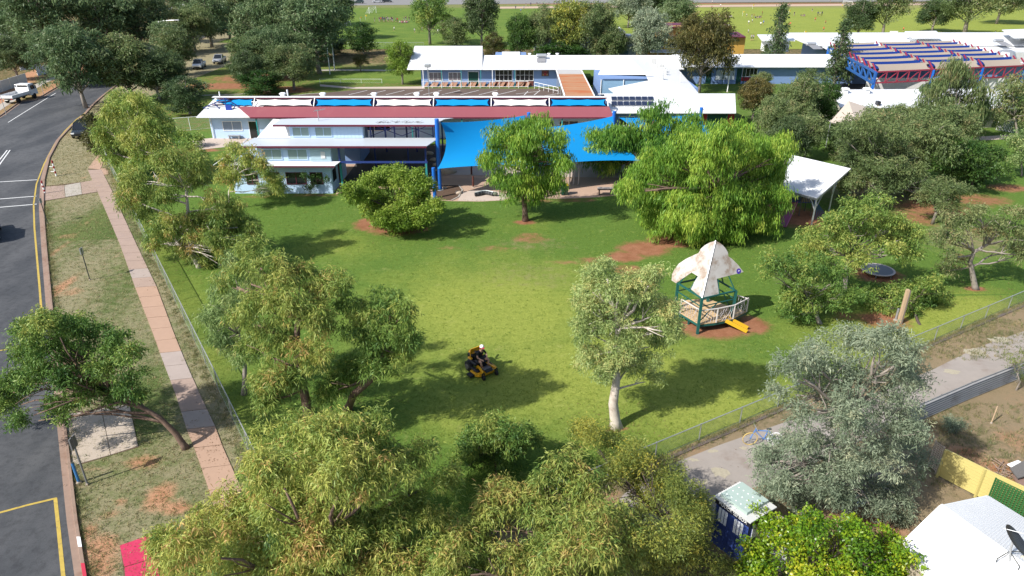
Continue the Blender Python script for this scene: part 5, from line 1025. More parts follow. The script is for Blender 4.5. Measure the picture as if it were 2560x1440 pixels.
car('blue car half hidden by far trees', g(560, 72), heading(g(575, 60), g(540, 75)), CARB, 'suv', group='vehicles parked among the far trees')
car('dark car whose rear corner shows at the left edge on the road', g(-32, 592), heading(Vector((kerbx(50), 50)), Vector((kerbx(60), 60))), CARD, 'suv', 'car_on_road')
car('dark green car on the far street beyond the sports field', g(897, 9), R(90), M('car_green', (.03, .05, .045), .3), 'suv', group='cars on the far street'); car('silver car on the far street beyond the goal', g(944, 7), R(90), CARS, 'suv', group='cars on the far street'); car('dark car on the far street left of the tall pale tree', g(968, 6), R(-90), CARD, 'suv', group='cars on the far street')
# flat tray truck
b = g(52, 252); hd = heading(g(30, 256), g(84, 240)); t = thing('flatbed_truck', 'white flatbed truck parked on the orange road shoulder', 'truck', b, hd)
def o(mb, nm, m_, par=None): return mb.obj(nm, m_, par or t, local=True)
o(MB().box(-.35, -.2, -2.9, 2.6, .55, .72).box(.2, .35, -2.9, 2.6, .55, .72), 'chassis', DKP); o(MB().box(-1.05, 1.05, -3.0, 1.0, .85, .97), 'tray_floor', M('tray_grey', (.5, .5, .5), .5))
for s_ in (-1, 1): o(MB().box(s_ * 1.06 - .03, s_ * 1.06 + .03, -3.0, 1.0, .97, 1.35), 'tray_side', CARW)
o(MB().box(-1.05, 1.05, -3.06, -3.0, .97, 1.35), 'tailgate', CARW); o(MB().box(-1.05, 1.05, 1.0, 1.06, .97, 1.9), 'headboard', CARW); mb = MB()
mb.tube([(-1.0, 1.05, 1.9), (-1.0, 1.05, 2.25), (1.0, 1.05, 2.25), (1.0, 1.05, 1.9)], .04); o(mb, 'ladder_rack', CARW)
o(loft(MB(), [[(-1.0, 1.2, .6), (1.0, 1.2, .6), (1.0, 1.2, 1.5), (.92, 1.25, 2.3), (-.92, 1.25, 2.3), (-1.0, 1.2, 1.5)], [(-1.0, 2.5, .6), (1.0, 2.5, .6), (1.0, 2.6, 1.5), (.9, 2.3, 2.32), (-.9, 2.3, 2.32), (-1.0, 2.6, 1.5)], [(-1.0, 3.05, .6), (1.0, 3.05, .6), (1.0, 3.0, 1.4), (.88, 2.5, 2.28), (-.88, 2.5, 2.28), (-1.0, 3.0, 1.4)]]), 'cab', CARW)
o(MB().box(-.75, .75, 1.16, 1.19, 1.55, 2.15), 'rear_window', GLASSD)
for s_ in (-1, 1):
    o(MB().box(s_ * 1.0 - .02, s_ * 1.0 + .02, 1.6, 2.5, 1.45, 2.05), 'side_window', GLASSD); o(MB().box(s_ * 1.15 - .04, s_ * 1.15 + .04, 2.5, 2.65, 1.5, 1.95), 'mirror', DKP); o(MB().box(s_ * .85 - .12, s_ * .85 + .12, -3.09, -3.06, .72, .84), 'tail_light', TAIL)
    for y in (-1.7, 2.1): o(MB().lathe((s_ * .88 - .14, y, .42), [(.38, 0), (.42, .04), (.42, .24), (.38, .28)], 14, 'x'), 'wheel', TYRE)
o(MB().box(-.25, .25, -3.1, -3.07, .6, .72), 'number_plate', M('plate', (.6, .6, .55), .5))
# ---- left suburb: fences and houses
for lb, a_, b_, h_ in (('pale blue sheet metal fence beside the white truck', g(-40, 245), g(70, 208), 1.7), ('white sheet fence under the far left trees', g(52, 176), g(104, 168), 1.7), ('pale metal fence beyond the white truck', g(95, 190), g(135, 178), 1.5)):
    t = thing('sheet_fence', lb, 'fence', a_, group='left suburb fences'); n_ = max(2, int((b_ - a_).length / 2.4))
    for i in range(n_): p, q_ = a_.lerp(b_, i / n_), a_.lerp(b_, (i + .985) / n_); MB().beam(p + Vector((0, 0, h_ / 2)), q_ + Vector((0, 0, h_ / 2)), .05, h_).obj('panel', M('fence_pale', (.55, .60, .64), .5), t); MB().beam(p, p + Vector((0, 0, h_ + .05)), .09).obj('post', WHITE, t)
def house(lb, px0, px1, pyb, ht, rh, wallm, roofm):
    a_, b_ = g(px0, pyb), g(px1, pyb); t = thing('suburban_house', lb, 'house', (a_ + b_) / 2, group='houses among the far trees'); x0, x1, y0 = a_.x, b_.x, a_.y; y1 = y0 + 9
    boxp('wall', wallm, t, x0, x1, y0, y1, 0, ht); rx = min(4, (x1 - x0) / 2.5); m_ = (y0 + y1) / 2
    E0, E1, E2, E3 = Vector((x0 - .6, y0 - .6, ht)), Vector((x1 + .6, y0 - .6, ht)), Vector((x1 + .6, y1 + .6, ht)), Vector((x0 - .6, y1 + .6, ht)); Ra, Rb = Vector((x0 + rx, m_, ht + rh)), Vector((x1 - rx, m_, ht + rh)); mb = MB()
    mb.add([E0, E1, E2, E3, Ra, Rb], [(0, 1, 5, 4), (1, 2, 5), (2, 3, 4, 5), (3, 0, 4), (3, 2, 1, 0)]).obj('roof', roofm, t)
    w = (x1 - x0)
    for f in (.15, .6): window(t, x0 + w * f, x0 + w * (f + .2), .9, 2.1, y0)
    door(t, x0 + w * .42, x0 + w * .42 + 1, 2.1, y0, M('pale_door', (.5, .52, .52), .6))
BRK = M('brick_red', (.22, .08, .05), .85)
house('white roofed brick house among the trees at upper left', 428, 482, 45, 2.8, 1.8, BRK, ROOF); house('pale house mostly hidden by the far left trees', 52, 100, 62, 2.8, 1.8, M('cream_wall', (0, 0, 0)), ROOF); house('grey roofed house behind the far left fence', 10, 75, 118, 2.8, 1.6, BRK, M('grey_roof', (.3, .3, .32), .6))
# ---- sports ground furniture
def goal(lb, px, py, w, h_, ang):
    b = g(px, py); t = thing('soccer_goal', lb, 'goal', b, ang, group='soccer goals'); fr = [(-w / 2, 0, 0), (-w / 2, 0, h_), (w / 2, 0, h_), (w / 2, 0, 0)]
    MB().tube(fr, .07, 6).obj('goal_frame', WHITE, t, local=True); mb = MB(); NETM = M('goal_net', (.6, .6, .58), .8)
    for s_ in (-w / 2, w / 2): mb.tube([(s_, 0, h_), (s_, 1.8, 0), (s_, 0, 0)], .04, 4)
    n_ = 12
    for i in range(n_ + 1): x = -w / 2 + w * i / n_; mb.beam((x, 0, h_), (x, 1.8, 0), .02)
    for j in range(1, 8): f = j / 8; mb.beam((-w / 2, 1.8 * f, h_ * (1 - f)), (w / 2, 1.8 * f, h_ * (1 - f)), .02)
    mb.obj('net', NETM, t, local=True)
goal('white soccer goal near the far street', 932, 34, 5.0, 2.3, R(70)); goal('white soccer goal on the bright right hand pitch', 2117, 18, 5, 2.3, R(-70)); goal('small white goal beside the dark round tree', 872, 64, 2.4, 1.2, R(70)); 
for i, (px, py) in enumerate(((914, 50), (901, 55), (2009, 93), (1856, 40), (1971, 37), (1881, 22))):
    b = g(px, py); t = thing('corner_flag', ('right one of two yellow flags by the left pitch goal', 'left one of two yellow flags by the left pitch goal', 'yellow flag beside the long white roof at the pitch edge', 'yellow flag left of the seated group on the right pitch', 'yellow flag right of the seated group on the right pitch', 'farthest yellow flag on the bright right pitch')[i], 'flag', b, group='pitch flags')
    MB().tube([(b.x, b.y, 0), (b.x, b.y, 1.6)], .03, 5).obj('pole', WHITE, t); MB().slab([(b.x, b.y, 1.6), (b.x + .6, b.y, 1.55), (b.x + .55, b.y + .05, 1.15), (b.x, b.y, 1.2)], .02).obj('flag_cloth', M('flag_yellow', (.55, .38, .03), .6), t)
b = g(2228, 110); zt_ = at(2228, 83, b.y).z; t = thing('basketball_hoop', 'white basketball backboard behind the long white roof', 'basketball hoop', b); MB().tube([(b.x, b.y + .6, 0), (b.x, b.y + .6, zt_)], .08).obj('pole', STEEL, t); MB().box(b.x - 1.0, b.x + 1.0, b.y, b.y + .06, zt_ - .7, zt_ + .5).obj('backboard', WHITE, t); frame_rect(Vector((b.x - .35, b.y - .03, zt_ - .5)), Vector((b.x + .35, b.y - .03, zt_ - .5)), Vector((b.x + .35, b.y - .03, zt_)), Vector((b.x - .35, b.y - .03, zt_)), .07, 'target_square', DKP, t)
MB().tube([(b.x + .25 * math.cos(a), b.y - .3 + .25 * math.sin(a), zt_ - .6) for a in [i * math.tau / 12 for i in range(13)]], .03, 5).obj('rim', REDP, t)
chainlink('chainlink_fence', 'low wire fence along the near edge of the sports field', g(870, 118), g(1060, 118), 1.1, 4.0, .012, .3); chainlink('white_railing', 'white rail fence along the far grass island', g(800, 208), g(955, 208), .7, 3.0, .01, .4, railm=WHITE)
t = thing('white_railing', 'white upright railing at the right edge behind the trees', 'railing', g(2490, 325)); a_, b_ = g(2490, 325), g(2532, 332)
for i in range(12): p = a_.lerp(b_, i / 11); MB().beam(p, p + Vector((0, 0, 1.5)), .05).obj('upright', WHITE, t)
MB().beam(a_ + Vector((0, 0, 1.5)), b_ + Vector((0, 0, 1.5)), .06).obj('top_rail', WHITE, t)
flat('right_path', pxs((2270, 352), (2560, 335), (2560, 345), (2270, 362)), .006, PAVE2)

# ================================================================= TREES
RNG = np.random.default_rng(11)
def leafmesh(name, clumps, kind, s, mat, dens=1.0, flat=.85, tint0=0.0):
    """clumps: list of (x,y,z,r[,tint]) in local metres; s scales leaf size with distance."""
    l, w, tips, per, a, b, c_, spr = kind; l *= s; w *= s; spr *= s
    V = []; Tn = []
    for cl in clumps:
        c0 = np.array(cl[:3]); r = cl[3]; ct = cl[4] if len(cl) > 4 else RNG.normal(0, .10)
        ns = 7 if r > .45 else 4
        sd_ = RNG.normal(size=(ns, 3)); sd_[:, 2] += .45; sd_ /= np.linalg.norm(sd_, axis=1)[:, None]
        sc_ = c0 + sd_ * r * RNG.uniform(.40, .72, ns)[:, None] * np.array([1, 1, flat]); sr = r * RNG.uniform(.34, .56, ns); stn = RNG.normal(0, .07, ns)
        nt_ = max(6, int(4 * math.pi * r * r * tips * dens / s / s)); wgt = sr ** 2 / (sr ** 2).sum(); idx = RNG.choice(ns, nt_, p=wgt)
        d = RNG.normal(size=(nt_, 3)); d[:, 2] += .40; d /= np.linalg.norm(d, axis=1)[:, None]
        u = RNG.uniform(.3, 1.0, nt_) ** .45
        P = sc_[idx] + d * (sr[idx] * u)[:, None] * np.array([1, 1, .9])
        tt = tint0 + ct + stn[idx] + RNG.normal(.5, .15, nt_) + .08 * d[:, 2]
        n = nt_ * per
        Pb = np.repeat(P, per, 0) + RNG.normal(size=(n, 3)) * spr * np.array([1, 1, .8])
        D = np.repeat(d, per, 0) * a + RNG.normal(size=(n, 3)) * c_; D[:, 2] -= b
        D /= np.linalg.norm(D, axis=1)[:, None]
        sd = np.cross(D, RNG.normal(size=(n, 3))); sd /= np.linalg.norm(sd, axis=1)[:, None] + 1e-6
        L = (l * RNG.uniform(.6, 1.35, n))[:, None]; Wd = (w * RNG.uniform(.7, 1.3, n))[:, None] * .5
        mid = Pb + D * L * .5; mid[:, 2] += L[:, 0] * .06; tip = Pb + D * L; tip[:, 2] -= L[:, 0] * .12
        V.append(np.stack([Pb, mid + sd * Wd, tip, mid - sd * Wd], 1).reshape(-1, 3))
        Tn.append(np.clip(np.repeat(tt, per) + RNG.normal(0, .07, n), 0, 1))
    V = np.concatenate(V).astype(np.float32); Tn = np.concatenate(Tn).astype(np.float32); nf = len(V) // 4
    me = bpy.data.meshes.new(name); me.vertices.add(len(V)); me.vertices.foreach_set('co', V.ravel())
    me.loops.add(len(V)); me.loops.foreach_set('vertex_index', np.arange(len(V), dtype=np.int32))
    me.polygons.add(nf); me.polygons.foreach_set('loop_start', np.arange(0, len(V), 4, dtype=np.int32))
    me.update(calc_edges=True); me.materials.append(mat)
    me.attributes.new('tint', 'FLOAT', 'FACE').data.foreach_set('value', Tn)
    global TRI; TRI += nf * 2
    return me
TRI = 0
#          l    w    tips per  out  down rand spread
GUM   = (.25, .042, 5.0, 22, .45, .80, .58, .13)
TUFT  = (.19, .040, 6.4, 20, .60, .45, .75, .12)
GUMB  = (.17, .050, 6.0, 20, .55, .60, .70, .12)
WEEP  = (.26, .045, 4.2, 24, .25, 1.30, .35, .16)
BROAD = (.17, .100, 4.6, 16, .70, .15, .70, .13)
FINE  = (.12, .030, 7.0, 26, .60, .20, .80, .13)
DENSE = (.15, .070, 6.0, 18, .80, .20, .70, .12)
L_GUM  = LEAF('leaf_gum_gold', [(0, (.034, .068, .016)), (.35, (.092, .142, .030)), (.65, (.175, .205, .045)), (.9, (.25, .24, .06)), (1, (.26, .17, .06))])
L_GUM2 = LEAF('leaf_gum_green', [(0, (.028, .064, .014)), (.4, (.074, .128, .026)), (.7, (.142, .19, .040)), (1, (.23, .23, .055))])
L_PALE = LEAF('leaf_gum_pale', [(0, (.055, .095, .030)), (.4, (.125, .175, .058)), (.7, (.205, .248, .090)), (1, (.28, .25, .09))])
L_GREY = LEAF('leaf_silver', [(0, (.048, .068, .042)), (.4, (.110, .138, .088)), (.75, (.178, .205, .135)), (1, (.23, .23, .14))])
L_WEEP = LEAF('leaf_pepper', [(0, (.030, .080, .012)), (.45, (.082, .160, .020)), (.75, (.15, .22, .030)), (1, (.21, .25, .04))])
L_LIME = LEAF('leaf_lime', [(0, (.025, .065, .006)), (.4, (.08, .15, .008)), (.7, (.17, .22, .012)), (1, (.28, .26, .02))], spec=.5, rough=.35)
L_SHRB = LEAF('leaf_shrub', [(0, (.030, .070, .008)), (.5, (.095, .150, .018)), (1, (.17, .21, .035))])
L_WATT = LEAF('leaf_wattle', [(0, (.036, .058, .014)), (.4, (.095, .120, .026)), (.75, (.175, .185, .036)), (1, (.27, .225, .035))])
L_DARK = LEAF('leaf_dark', [(0, (.018, .036, .013)), (.5, (.044, .070, .026)), (1, (.085, .105, .042))])
L_DGRN = LEAF('leaf_deep_green', [(0, (.010, .030, .006)), (.5, (.028, .062, .012)), (1, (.06, .095, .02))])
L_OLIV = LEAF('leaf_olive', [(0, (.030, .050, .017)), (.5, (.078, .108, .038)), (.8, (.122, .142, .055)), (1, (.15, .13, .06))])
L_BRWN = LEAF('leaf_bronze', [(0, (.025, .030, .010)), (.5, (.062, .060, .018)), (1, (.115, .085, .026))])
L_FOR  = LEAF('leaf_forest', [(0, (.022, .045, .018)), (.4, (.055, .090, .036)), (.7, (.09, .126, .052)), (1, (.125, .142, .07))])
BK_W = M('bark_white', (.50, .44, .38), .85, var=.2, scale=5, stain=(.22, .15, .11), stain_amt=.35, stain_scale=1.6)
BK_B = M('bark_brown', (.16, .105, .078), .9, var=.35, scale=6, stain=(.05, .035, .028), stain_amt=.5, stain_scale=2, bmp=.5)
BK_G = M('bark_grey', (.26, .225, .19), .9, var=.3, scale=5, stain=(.09, .07, .055), stain_amt=.4, stain_scale=1.5)
BK_D = M('bark_dark', (.075, .055, .045), .9, var=.3, scale=5)

def limb(mb, a, b, r0, r1, rg, n=6, seg=5, bow=.12):
    a = Vector(a); b = Vector(b); d = b - a; pts = []; L = d.length
    off = Vector((rg.uniform(-1, 1), rg.uniform(-1, 1), rg.uniform(-.2, .8))) * L * bow
    for i in range(seg + 1):
        t = i / seg; p = a + d * t + off * 4 * t * (1 - t) * .5
        if 0 < i < seg: p += Vector((rg.uniform(-1, 1), rg.uniform(-1, 1), rg.uniform(-1, 1))) * L * .025
        pts.append(p)
    mb.tube(pts, [r0 + (r1 - r0) * (i / seg) for i in range(seg + 1)], n); return pts
def tree(name, label, base, clumps, leaf, lmat, bark, trunk=None, tr=.22, s=None, dens=1.0, cat='tree', group=None, depth=.45, seed=1, fill=.5, flat=.85, tint=0.0, Y=None, bare=0, grow=1.1):
    """base: photo pixel of the foot (or a world point); clumps: (px, py, r_px[, dy]) seen in the photograph; trunk: photo pixels from the foot up."""
    rg = random.Random(seed); B0 = g(*base) if len(base) == 2 else Vector(base); Y0 = B0.y if Y is None else Y
    t = thing(name, label, cat, B0, group=group); Cs = []; wc = []
    xs = [at(c_[0], c_[1], Y0).x for c_ in clumps]; width = max(2.0, max(xs) - min(xs))
    for c_ in clumps:
        dy = c_[3] if len(c_) > 3 else rg.uniform(-depth, depth) * width * .5
        p = at(c_[0], c_[1], Y0 + dy); r = c_[2] * mpp(p.y, p.z) * grow
        p.z = max(p.z, r * .55); wc.append((p, r)); Cs.append((p.x - B0.x, p.y - B0.y, p.z - B0.z, r))
        if rg.random() < fill:      # a fellow clump behind or before it, so that the crown is as deep as it is wide
            sgn = 1 if dy <= 0 else -1; dy2 = dy + sgn * rg.uniform(.9, 1.6) * r * 1.3; p2 = at(c_[0] + rg.uniform(-.4, .4) * c_[2], c_[1] + rg.uniform(-.2, .4) * c_[2], Y0 + dy2); p2.z = max(p2.z, r * .5)
            Cs.append((p2.x - B0.x, p2.y - B0.y, p2.z - B0.z, r * .8)); wc.append((p2, r * .8))
    dist = math.sqrt(B0.x ** 2 + B0.y ** 2 + H * H); s = .86 * (s or max(1.0, dist / 34.0))
    link('crown', leafmesh('crown', Cs, leaf, s, lmat, dens, flat, tint), t)
    mb = MB(); seg = 6
    if trunk:
        tp = [B0 + Vector((0, 0, -.1))] + [at(*(q_ if len(q_) == 3 else (*q_, Y0))) for q_ in trunk]
    else:
        top = sum((p for p, r in wc), Vector()) / len(wc); tp = [B0 + Vector((0, 0, -.1)), B0.lerp(top, .35) + Vector((rg.uniform(-.2, .2), rg.uniform(-.2, .2), 0)), B0.lerp(top, .7)]
    fl = []
    for i in range(len(tp) - 1):
        for k in range(3): fl.append(tp[i].lerp(tp[i + 1], k / 3))
    fl.append(tp[-1]); n = len(fl)
    rad = [tr * (1.35 if i == 0 else 1.0) * (1 - .55 * i / (n - 1)) for i in range(n)]
    mb.tube(fl, rad, 9)
    hi = fl[max(1, int(n * .45)):]
    for p, r in wc:
        j = min(range(len(hi)), key=lambda k: (hi[k] - p).length + max(0, hi[k].z - p.z) * 1.5); q_ = hi[j]
        rr = max(.02, min(tr * .4, .022 * (p - q_).length + .02))
        pts = limb(mb, q_, q_.lerp(p, .82), rr, rr * .4, rg, 5)
        for k in range(2 + bare): 
            d = Vector((rg.gauss(0, 1), rg.gauss(0, 1), rg.gauss(.3, .7))).normalized() * r * rg.uniform(.6, 1.0 + .2 * bare); limb(mb, pts[3], pts[3].lerp(p, .5) + d, rr * .4, .012, rg, 4, 3)
    mb.obj('trunk', bark, t, smooth=True)
    return t
tree('gum_tree', 'golden green drooping gum filling the bottom edge left of centre', (-5.2, 17.2, 0), [(850, 1085, 75, 2.4), (930, 1075, 55, 2.6), (760, 1110, 80, 2.2), (690, 1150, 85, 2.0), (620, 1240, 95, 1.4), (540, 1310, 85, 1.0), (470, 1370, 85, .5), (420, 1420, 65, .2), (740, 1240, 110, 1.2), (850, 1190, 90, 1.6), (960, 1170, 75, 1.8), (1060, 1150, 62, 2.2), (1110, 1200, 48, 2.0), (650, 1360, 110, .2), (560, 1430, 90, -.2), (790, 1370, 115, 0), (900, 1300, 75, .9), (880, 1430, 95, -.6), (1010, 1260, 55, 1.4), (720, 1440, 100, -.8), (1090, 1290, 45, 1.2), (1000, 1350, 70, .3), (1050, 1420, 75, -.3), (960, 1420, 80, -.5), (1090, 1360, 50, .5), (700, 1310, 65, -.4), (820, 1290, 65, .1), (780, 1330, 60, -.6), (860, 1370, 60, -.8)], GUM, L_GUM, BK_B, trunk=[(790, 1470, 16.5), (800, 1440, 17.0), (810, 1330, 18.6)], tr=.24, s=1.0, dens=1.1, depth=.2, seed=3, fill=0.35, tint=0.11, grow=1.15)
tree('gum_tree', 'golden green gum with red shoots at bottom centre beside the wattle', (1.6, 16.6, 0), [(1370, 1190, 55, 2.4), (1420, 1170, 48, 2.5), (1310, 1240, 65, 2.0), (1460, 1240, 70, 1.9), (1240, 1300, 75, 1.4), (1170, 1370, 75, .8), (1110, 1420, 60, .3), (1350, 1330, 90, 1.0), (1480, 1330, 85, .9), (1550, 1390, 70, .4), (1410, 1410, 85, .2), (1270, 1410, 85, .1), (1330, 1440, 60, -.4), (1500, 1430, 60, -.2), (1540, 1300, 45, 1.2), (1140, 1440, 60, -.3), (1200, 1440, 60, -.3)], GUM, L_GUM, BK_B, trunk=[(1370, 1480, 15.8), (1370, 1450, 16.4), (1375, 1350, 17.6)], tr=.2, s=1.0, dens=1.2, depth=.2, seed=5, fill=0.35, tint=0.12, grow=1.2)
tree('wattle', 'fine leaved wattle with yellow blossom beside the gravel lane end', (5.4, 18.2, 0), [(1460, 1095, 42, 4.5), (1530, 1120, 48, 3.8), (1590, 1160, 52, 3), (1550, 1190, 46, 2.6), (1650, 1200, 55, 2.2), (1700, 1240, 60, 1.6), (1630, 1260, 65, 1.4), (1680, 1320, 75, .8), (1725, 1290, 50, 1.2), (1735, 1360, 50, .6), (1700, 1400, 70, 0), (1790, 1440, 42, -.4), (1620, 1370, 60, .4), (1840, 1440, 30, -.4)], FINE, L_WATT, BK_D, trunk=[(1660, 1400, 18.2), (1660, 1300, 19)], tr=.12, s=1.15, dens=1.2, depth=.2, seed=7, fill=0.45, grow=1.3)
tree('gum_tree', 'broad gum with dark trunk leaning over the street fence in the lawn', (778, 1078), [(680, 700, 60), (750, 690, 50), (650, 770, 65), (740, 770, 70), (700, 840, 75), (790, 800, 55), (780, 880, 60), (640, 880, 65), (680, 960, 60), (740, 950, 50), (600, 800, 45), (850, 720, 42), (800, 730, 40), (670, 1010, 40), (840, 700, 30), (630, 640, 45, 1.5), (690, 655, 35, 1.5), (600, 690, 36, 1), (560, 700, 32, 1.5)], GUM, L_GUM, BK_B, trunk=[(770, 1030), (755, 950), (740, 870), (745, 800)], tr=.26, dens=1.1, seed=11, fill=0.4, tint=0.07, Y=26.2, grow=1.05)
tree('gum_tree', 'gum with bent dark trunk arching right over the bright lawn', (868, 1022), [(900, 800, 50), (960, 770, 52), (1010, 780, 42), (990, 830, 48), (1025, 850, 30), (920, 850, 42), (890, 920, 48), (850, 955, 48), (940, 910, 44), (820, 985, 36), (1000, 885, 32), (970, 880, 32), (880, 760, 40)], GUM, L_GUM2, BK_B, trunk=[(885, 985), (915, 960), (945, 935), (955, 895), (950, 860)], tr=.2, dens=1.1, seed=13, fill=0.5, tint=0.07, Y=27.0, grow=1.15)
tree('grey_gum_tree', 'pale leaved gum crown beside the street fence behind the golden gum', (610, 985), [(545, 720, 42), (530, 790, 40), (560, 850, 45), (600, 880, 42), (590, 760, 45), (570, 800, 40), (620, 700, 35), (655, 650, 30), (585, 655, 35)], GUM, L_PALE, BK_G, tr=.14, dens=.9, seed=17, fill=.5, tint=-0.1, grow=1.05)
tree('gum_tree', 'pale crowned gum with whitewashed trunk standing alone in the bright lawn', (1541, 1068), [(1480, 700, 38), (1500, 670, 28), (1545, 730, 50), (1600, 710, 46), (1640, 690, 30), (1460, 760, 45), (1530, 800, 55), (1610, 790, 55), (1660, 780, 42), (1680, 830, 30), (1470, 820, 42), (1560, 860, 50), (1640, 860, 38), (1480, 890, 42), (1530, 920, 42), (1600, 910, 46), (1630, 950, 25), (1500, 940, 25)], TUFT, L_PALE, BK_W, trunk=[(1533, 1010), (1540, 960), (1545, 900), (1545, 820)], tr=.27, dens=1.25, seed=19, fill=0.7, depth=.6, grow=1.15, tint=0.08)
tree('silver_gum_tree', 'large silvery grey gum overhanging the gravel lane on the right', (2120, 1300), [(2120, 870, 70), (2040, 900, 62), (2200, 860, 62), (2260, 890, 55), (2290, 940, 45), (1980, 930, 50), (1960, 980, 40), (2060, 970, 72), (2150, 960, 75), (2230, 970, 65), (2260, 1030, 55), (2010, 1040, 50), (2100, 1060, 72), (2180, 1060, 70), (2250, 1090, 60), (2030, 1120, 62), (1950, 1120, 55), (1910, 1150, 42), (2120, 1140, 70), (2220, 1150, 66), (2290, 1160, 45), (1960, 1200, 60), (2060, 1200, 60), (2160, 1220, 60), (2250, 1230, 55), (2230, 1300, 50), (2000, 1270, 48), (1930, 1230, 40), (2120, 1250, 48, -1.2), (2185, 1280, 46, -1), (2075, 1240, 46, -1.2), (2130, 1190, 50, -1.4), (2150, 1080, 55, -2), (2120, 1010, 55, -2)], TUFT, L_GREY, BK_G, trunk=[(2125, 1230), (2130, 1130), (2130, 1020)], tr=.25, s=.95, dens=0.8, seed=23, fill=.3, depth=.4, bare=2, grow=1.1)
tree('broadleaf_shrub', 'glossy lime green broadleaf shrub at the bottom right before the white roof', (10.4, 17.6, 0), [(1950, 1350, 55, .8), (2040, 1335, 58, 1), (2110, 1360, 60, .6), (2190, 1370, 55, .4), (2240, 1395, 45, .2), (1900, 1400, 55, .2), (1990, 1410, 75, 0), (2090, 1420, 75, -.2), (2180, 1430, 70, -.3), (2250, 1440, 45, -.2), (1920, 1320, 26, 1.1), (2130, 1320, 30, .9), (1890, 1440, 55, -.3)], BROAD, L_LIME, BK_D, tr=.1, s=.85, dens=1.0, cat='shrub', seed=29, fill=.4)
tree('broadleaf_shrub', 'climbing lime green leaves against the side of the blue shed', (8.9, 18.9, 0), [(1912, 1300, 20, .3), (1905, 1335, 20, .2), (1925, 1355, 24, .1), (1890, 1275, 10, .5)], BROAD, L_LIME, BK_D, tr=.05, s=.8, cat='shrub', seed=30, fill=.2)
tree('small_tree', 'small round green tree at the lower middle lawn edge', (1240, 1195), [(1240, 1080, 42), (1200, 1100, 40), (1285, 1090, 42), (1320, 1100, 30), (1180, 1130, 34), (1250, 1130, 45), (1200, 1165, 32), (1235, 1060, 30), (1165, 1110, 25)], GUMB, L_GUM2, BK_D, tr=.09, dens=1.2, seed=31, fill=.6, grow=1.3)
tree('round_shrub', 'large dense round shrub on the lawn before the stepped classroom block', (990, 574), [(985, 565, 26), (950, 555, 24), (1030, 555, 24), (930, 470, 34), (975, 450, 34), (1020, 450, 34), (1060, 475, 32), (1075, 520, 28), (1050, 545, 28), (1000, 510, 45), (940, 510, 38), (900, 490, 28), (870, 480, 22), (990, 550, 34), (960, 540, 32), (1030, 500, 36), (990, 430, 18), (1045, 435, 14)], DENSE, L_SHRB, BK_D, tr=.14, s=1.45, dens=1.6, cat='shrub', seed=37, fill=.9, depth=.8, grow=1.22, tint=0.05)
tree('weeping_tree', 'round weeping pepper tree in front of the large blue sail', (1314, 552), [(1290, 335, 36), (1340, 325, 34), (1250, 360, 36), (1380, 360, 36), (1310, 380, 44), (1225, 400, 32), (1270, 420, 40), (1350, 420, 44), (1405, 410, 30), (1240, 450, 28), (1320, 460, 36), (1380, 460, 32), (1280, 480, 26), (1350, 495, 24)], WEEP, L_WEEP, BK_B, trunk=[(1310, 490), (1308, 440), (1310, 400)], tr=.25, s=1.6, dens=.95, seed=41, fill=0.8, depth=.8, tint=-.05, grow=1.28, flat=1.15)
tree('weeping_tree', 'huge weeping pepper tree with curtains of bright foliage by the sand hollow', (1800, 590), [(1800, 345, 40), (1740, 360, 44), (1860, 360, 44), (1690, 390, 46), (1900, 390, 44), (1630, 410, 44), (1780, 410, 60), (1850, 430, 56), (1920, 430, 42), (1600, 450, 40), (1700, 460, 60), (1570, 480, 32), (1640, 510, 50), (1780, 490, 60), (1870, 500, 55), (1930, 490, 40), (1720, 540, 50), (1660, 565, 36), (1800, 560, 46), (1870, 565, 40), (1920, 550, 32), (1620, 555, 24), (1950, 370, 34), (1740, 590, 25), (1830, 595, 25), (1780, 570, 40, -2.5), (1850, 560, 40, -2.5), (1720, 520, 45, -2.5), (1800, 510, 50, -3), (1700, 575, 30, -2)], WEEP, L_WEEP, BK_B, trunk=[(1800, 530), (1790, 470)], tr=.35, s=1.55, dens=1.25, seed=43, fill=0.8, depth=.8, tint=0.0, grow=1.18, flat=1.15)
tree('weeping_tree', 'duller pepper tree behind the benches between the two blue sails', (1560, 440), [(1540, 330, 36), (1490, 360, 34), (1590, 330, 36), (1520, 380, 36), (1640, 310, 30), (1620, 280, 22), (1660, 270, 18), (1570, 380, 36), (1630, 350, 34), (1470, 390, 24), (1530, 410, 24), (1690, 320, 30), (1740, 310, 30)], WEEP, L_WEEP, BK_B, tr=.2, s=2.1, dens=0.9, seed=47, fill=0.7, tint=-0.15, grow=1.35)
tree('slender_gum', 'slender yellow green gum before the left end of the stepped block', (575, 525), [(590, 375, 22), (620, 385, 24), (560, 410, 26), (600, 420, 26), (640, 410, 22), (580, 450, 24), (550, 450, 18), (680, 450, 20), (665, 430, 18), (700, 475, 14)], GUM, L_GUM, BK_W, trunk=[(572, 480), (585, 440)], tr=.09, s=1.5, dens=0.95, seed=53, fill=0.3, tint=0, grow=1.35)
tree('small_shrub', 'small pale shrub at the pale blue wall below the windows', (655, 490), [(655, 470, 18), (690, 465, 18), (680, 480, 14), (700, 455, 14)], GUMB, L_PALE, BK_D, tr=.04, s=1.5, cat='shrub', seed=54)
tree('small_shrub', 'thin spreading shrub against the pale blue wall near its corner', (775, 488), [(770, 470, 12), (775, 450, 9), (800, 442, 8), (760, 440, 9), (785, 462, 9), (812, 447, 6)], GUMB, L_DGRN, BK_D, tr=.03, s=1.5, cat='shrub', seed=55, fill=.2)
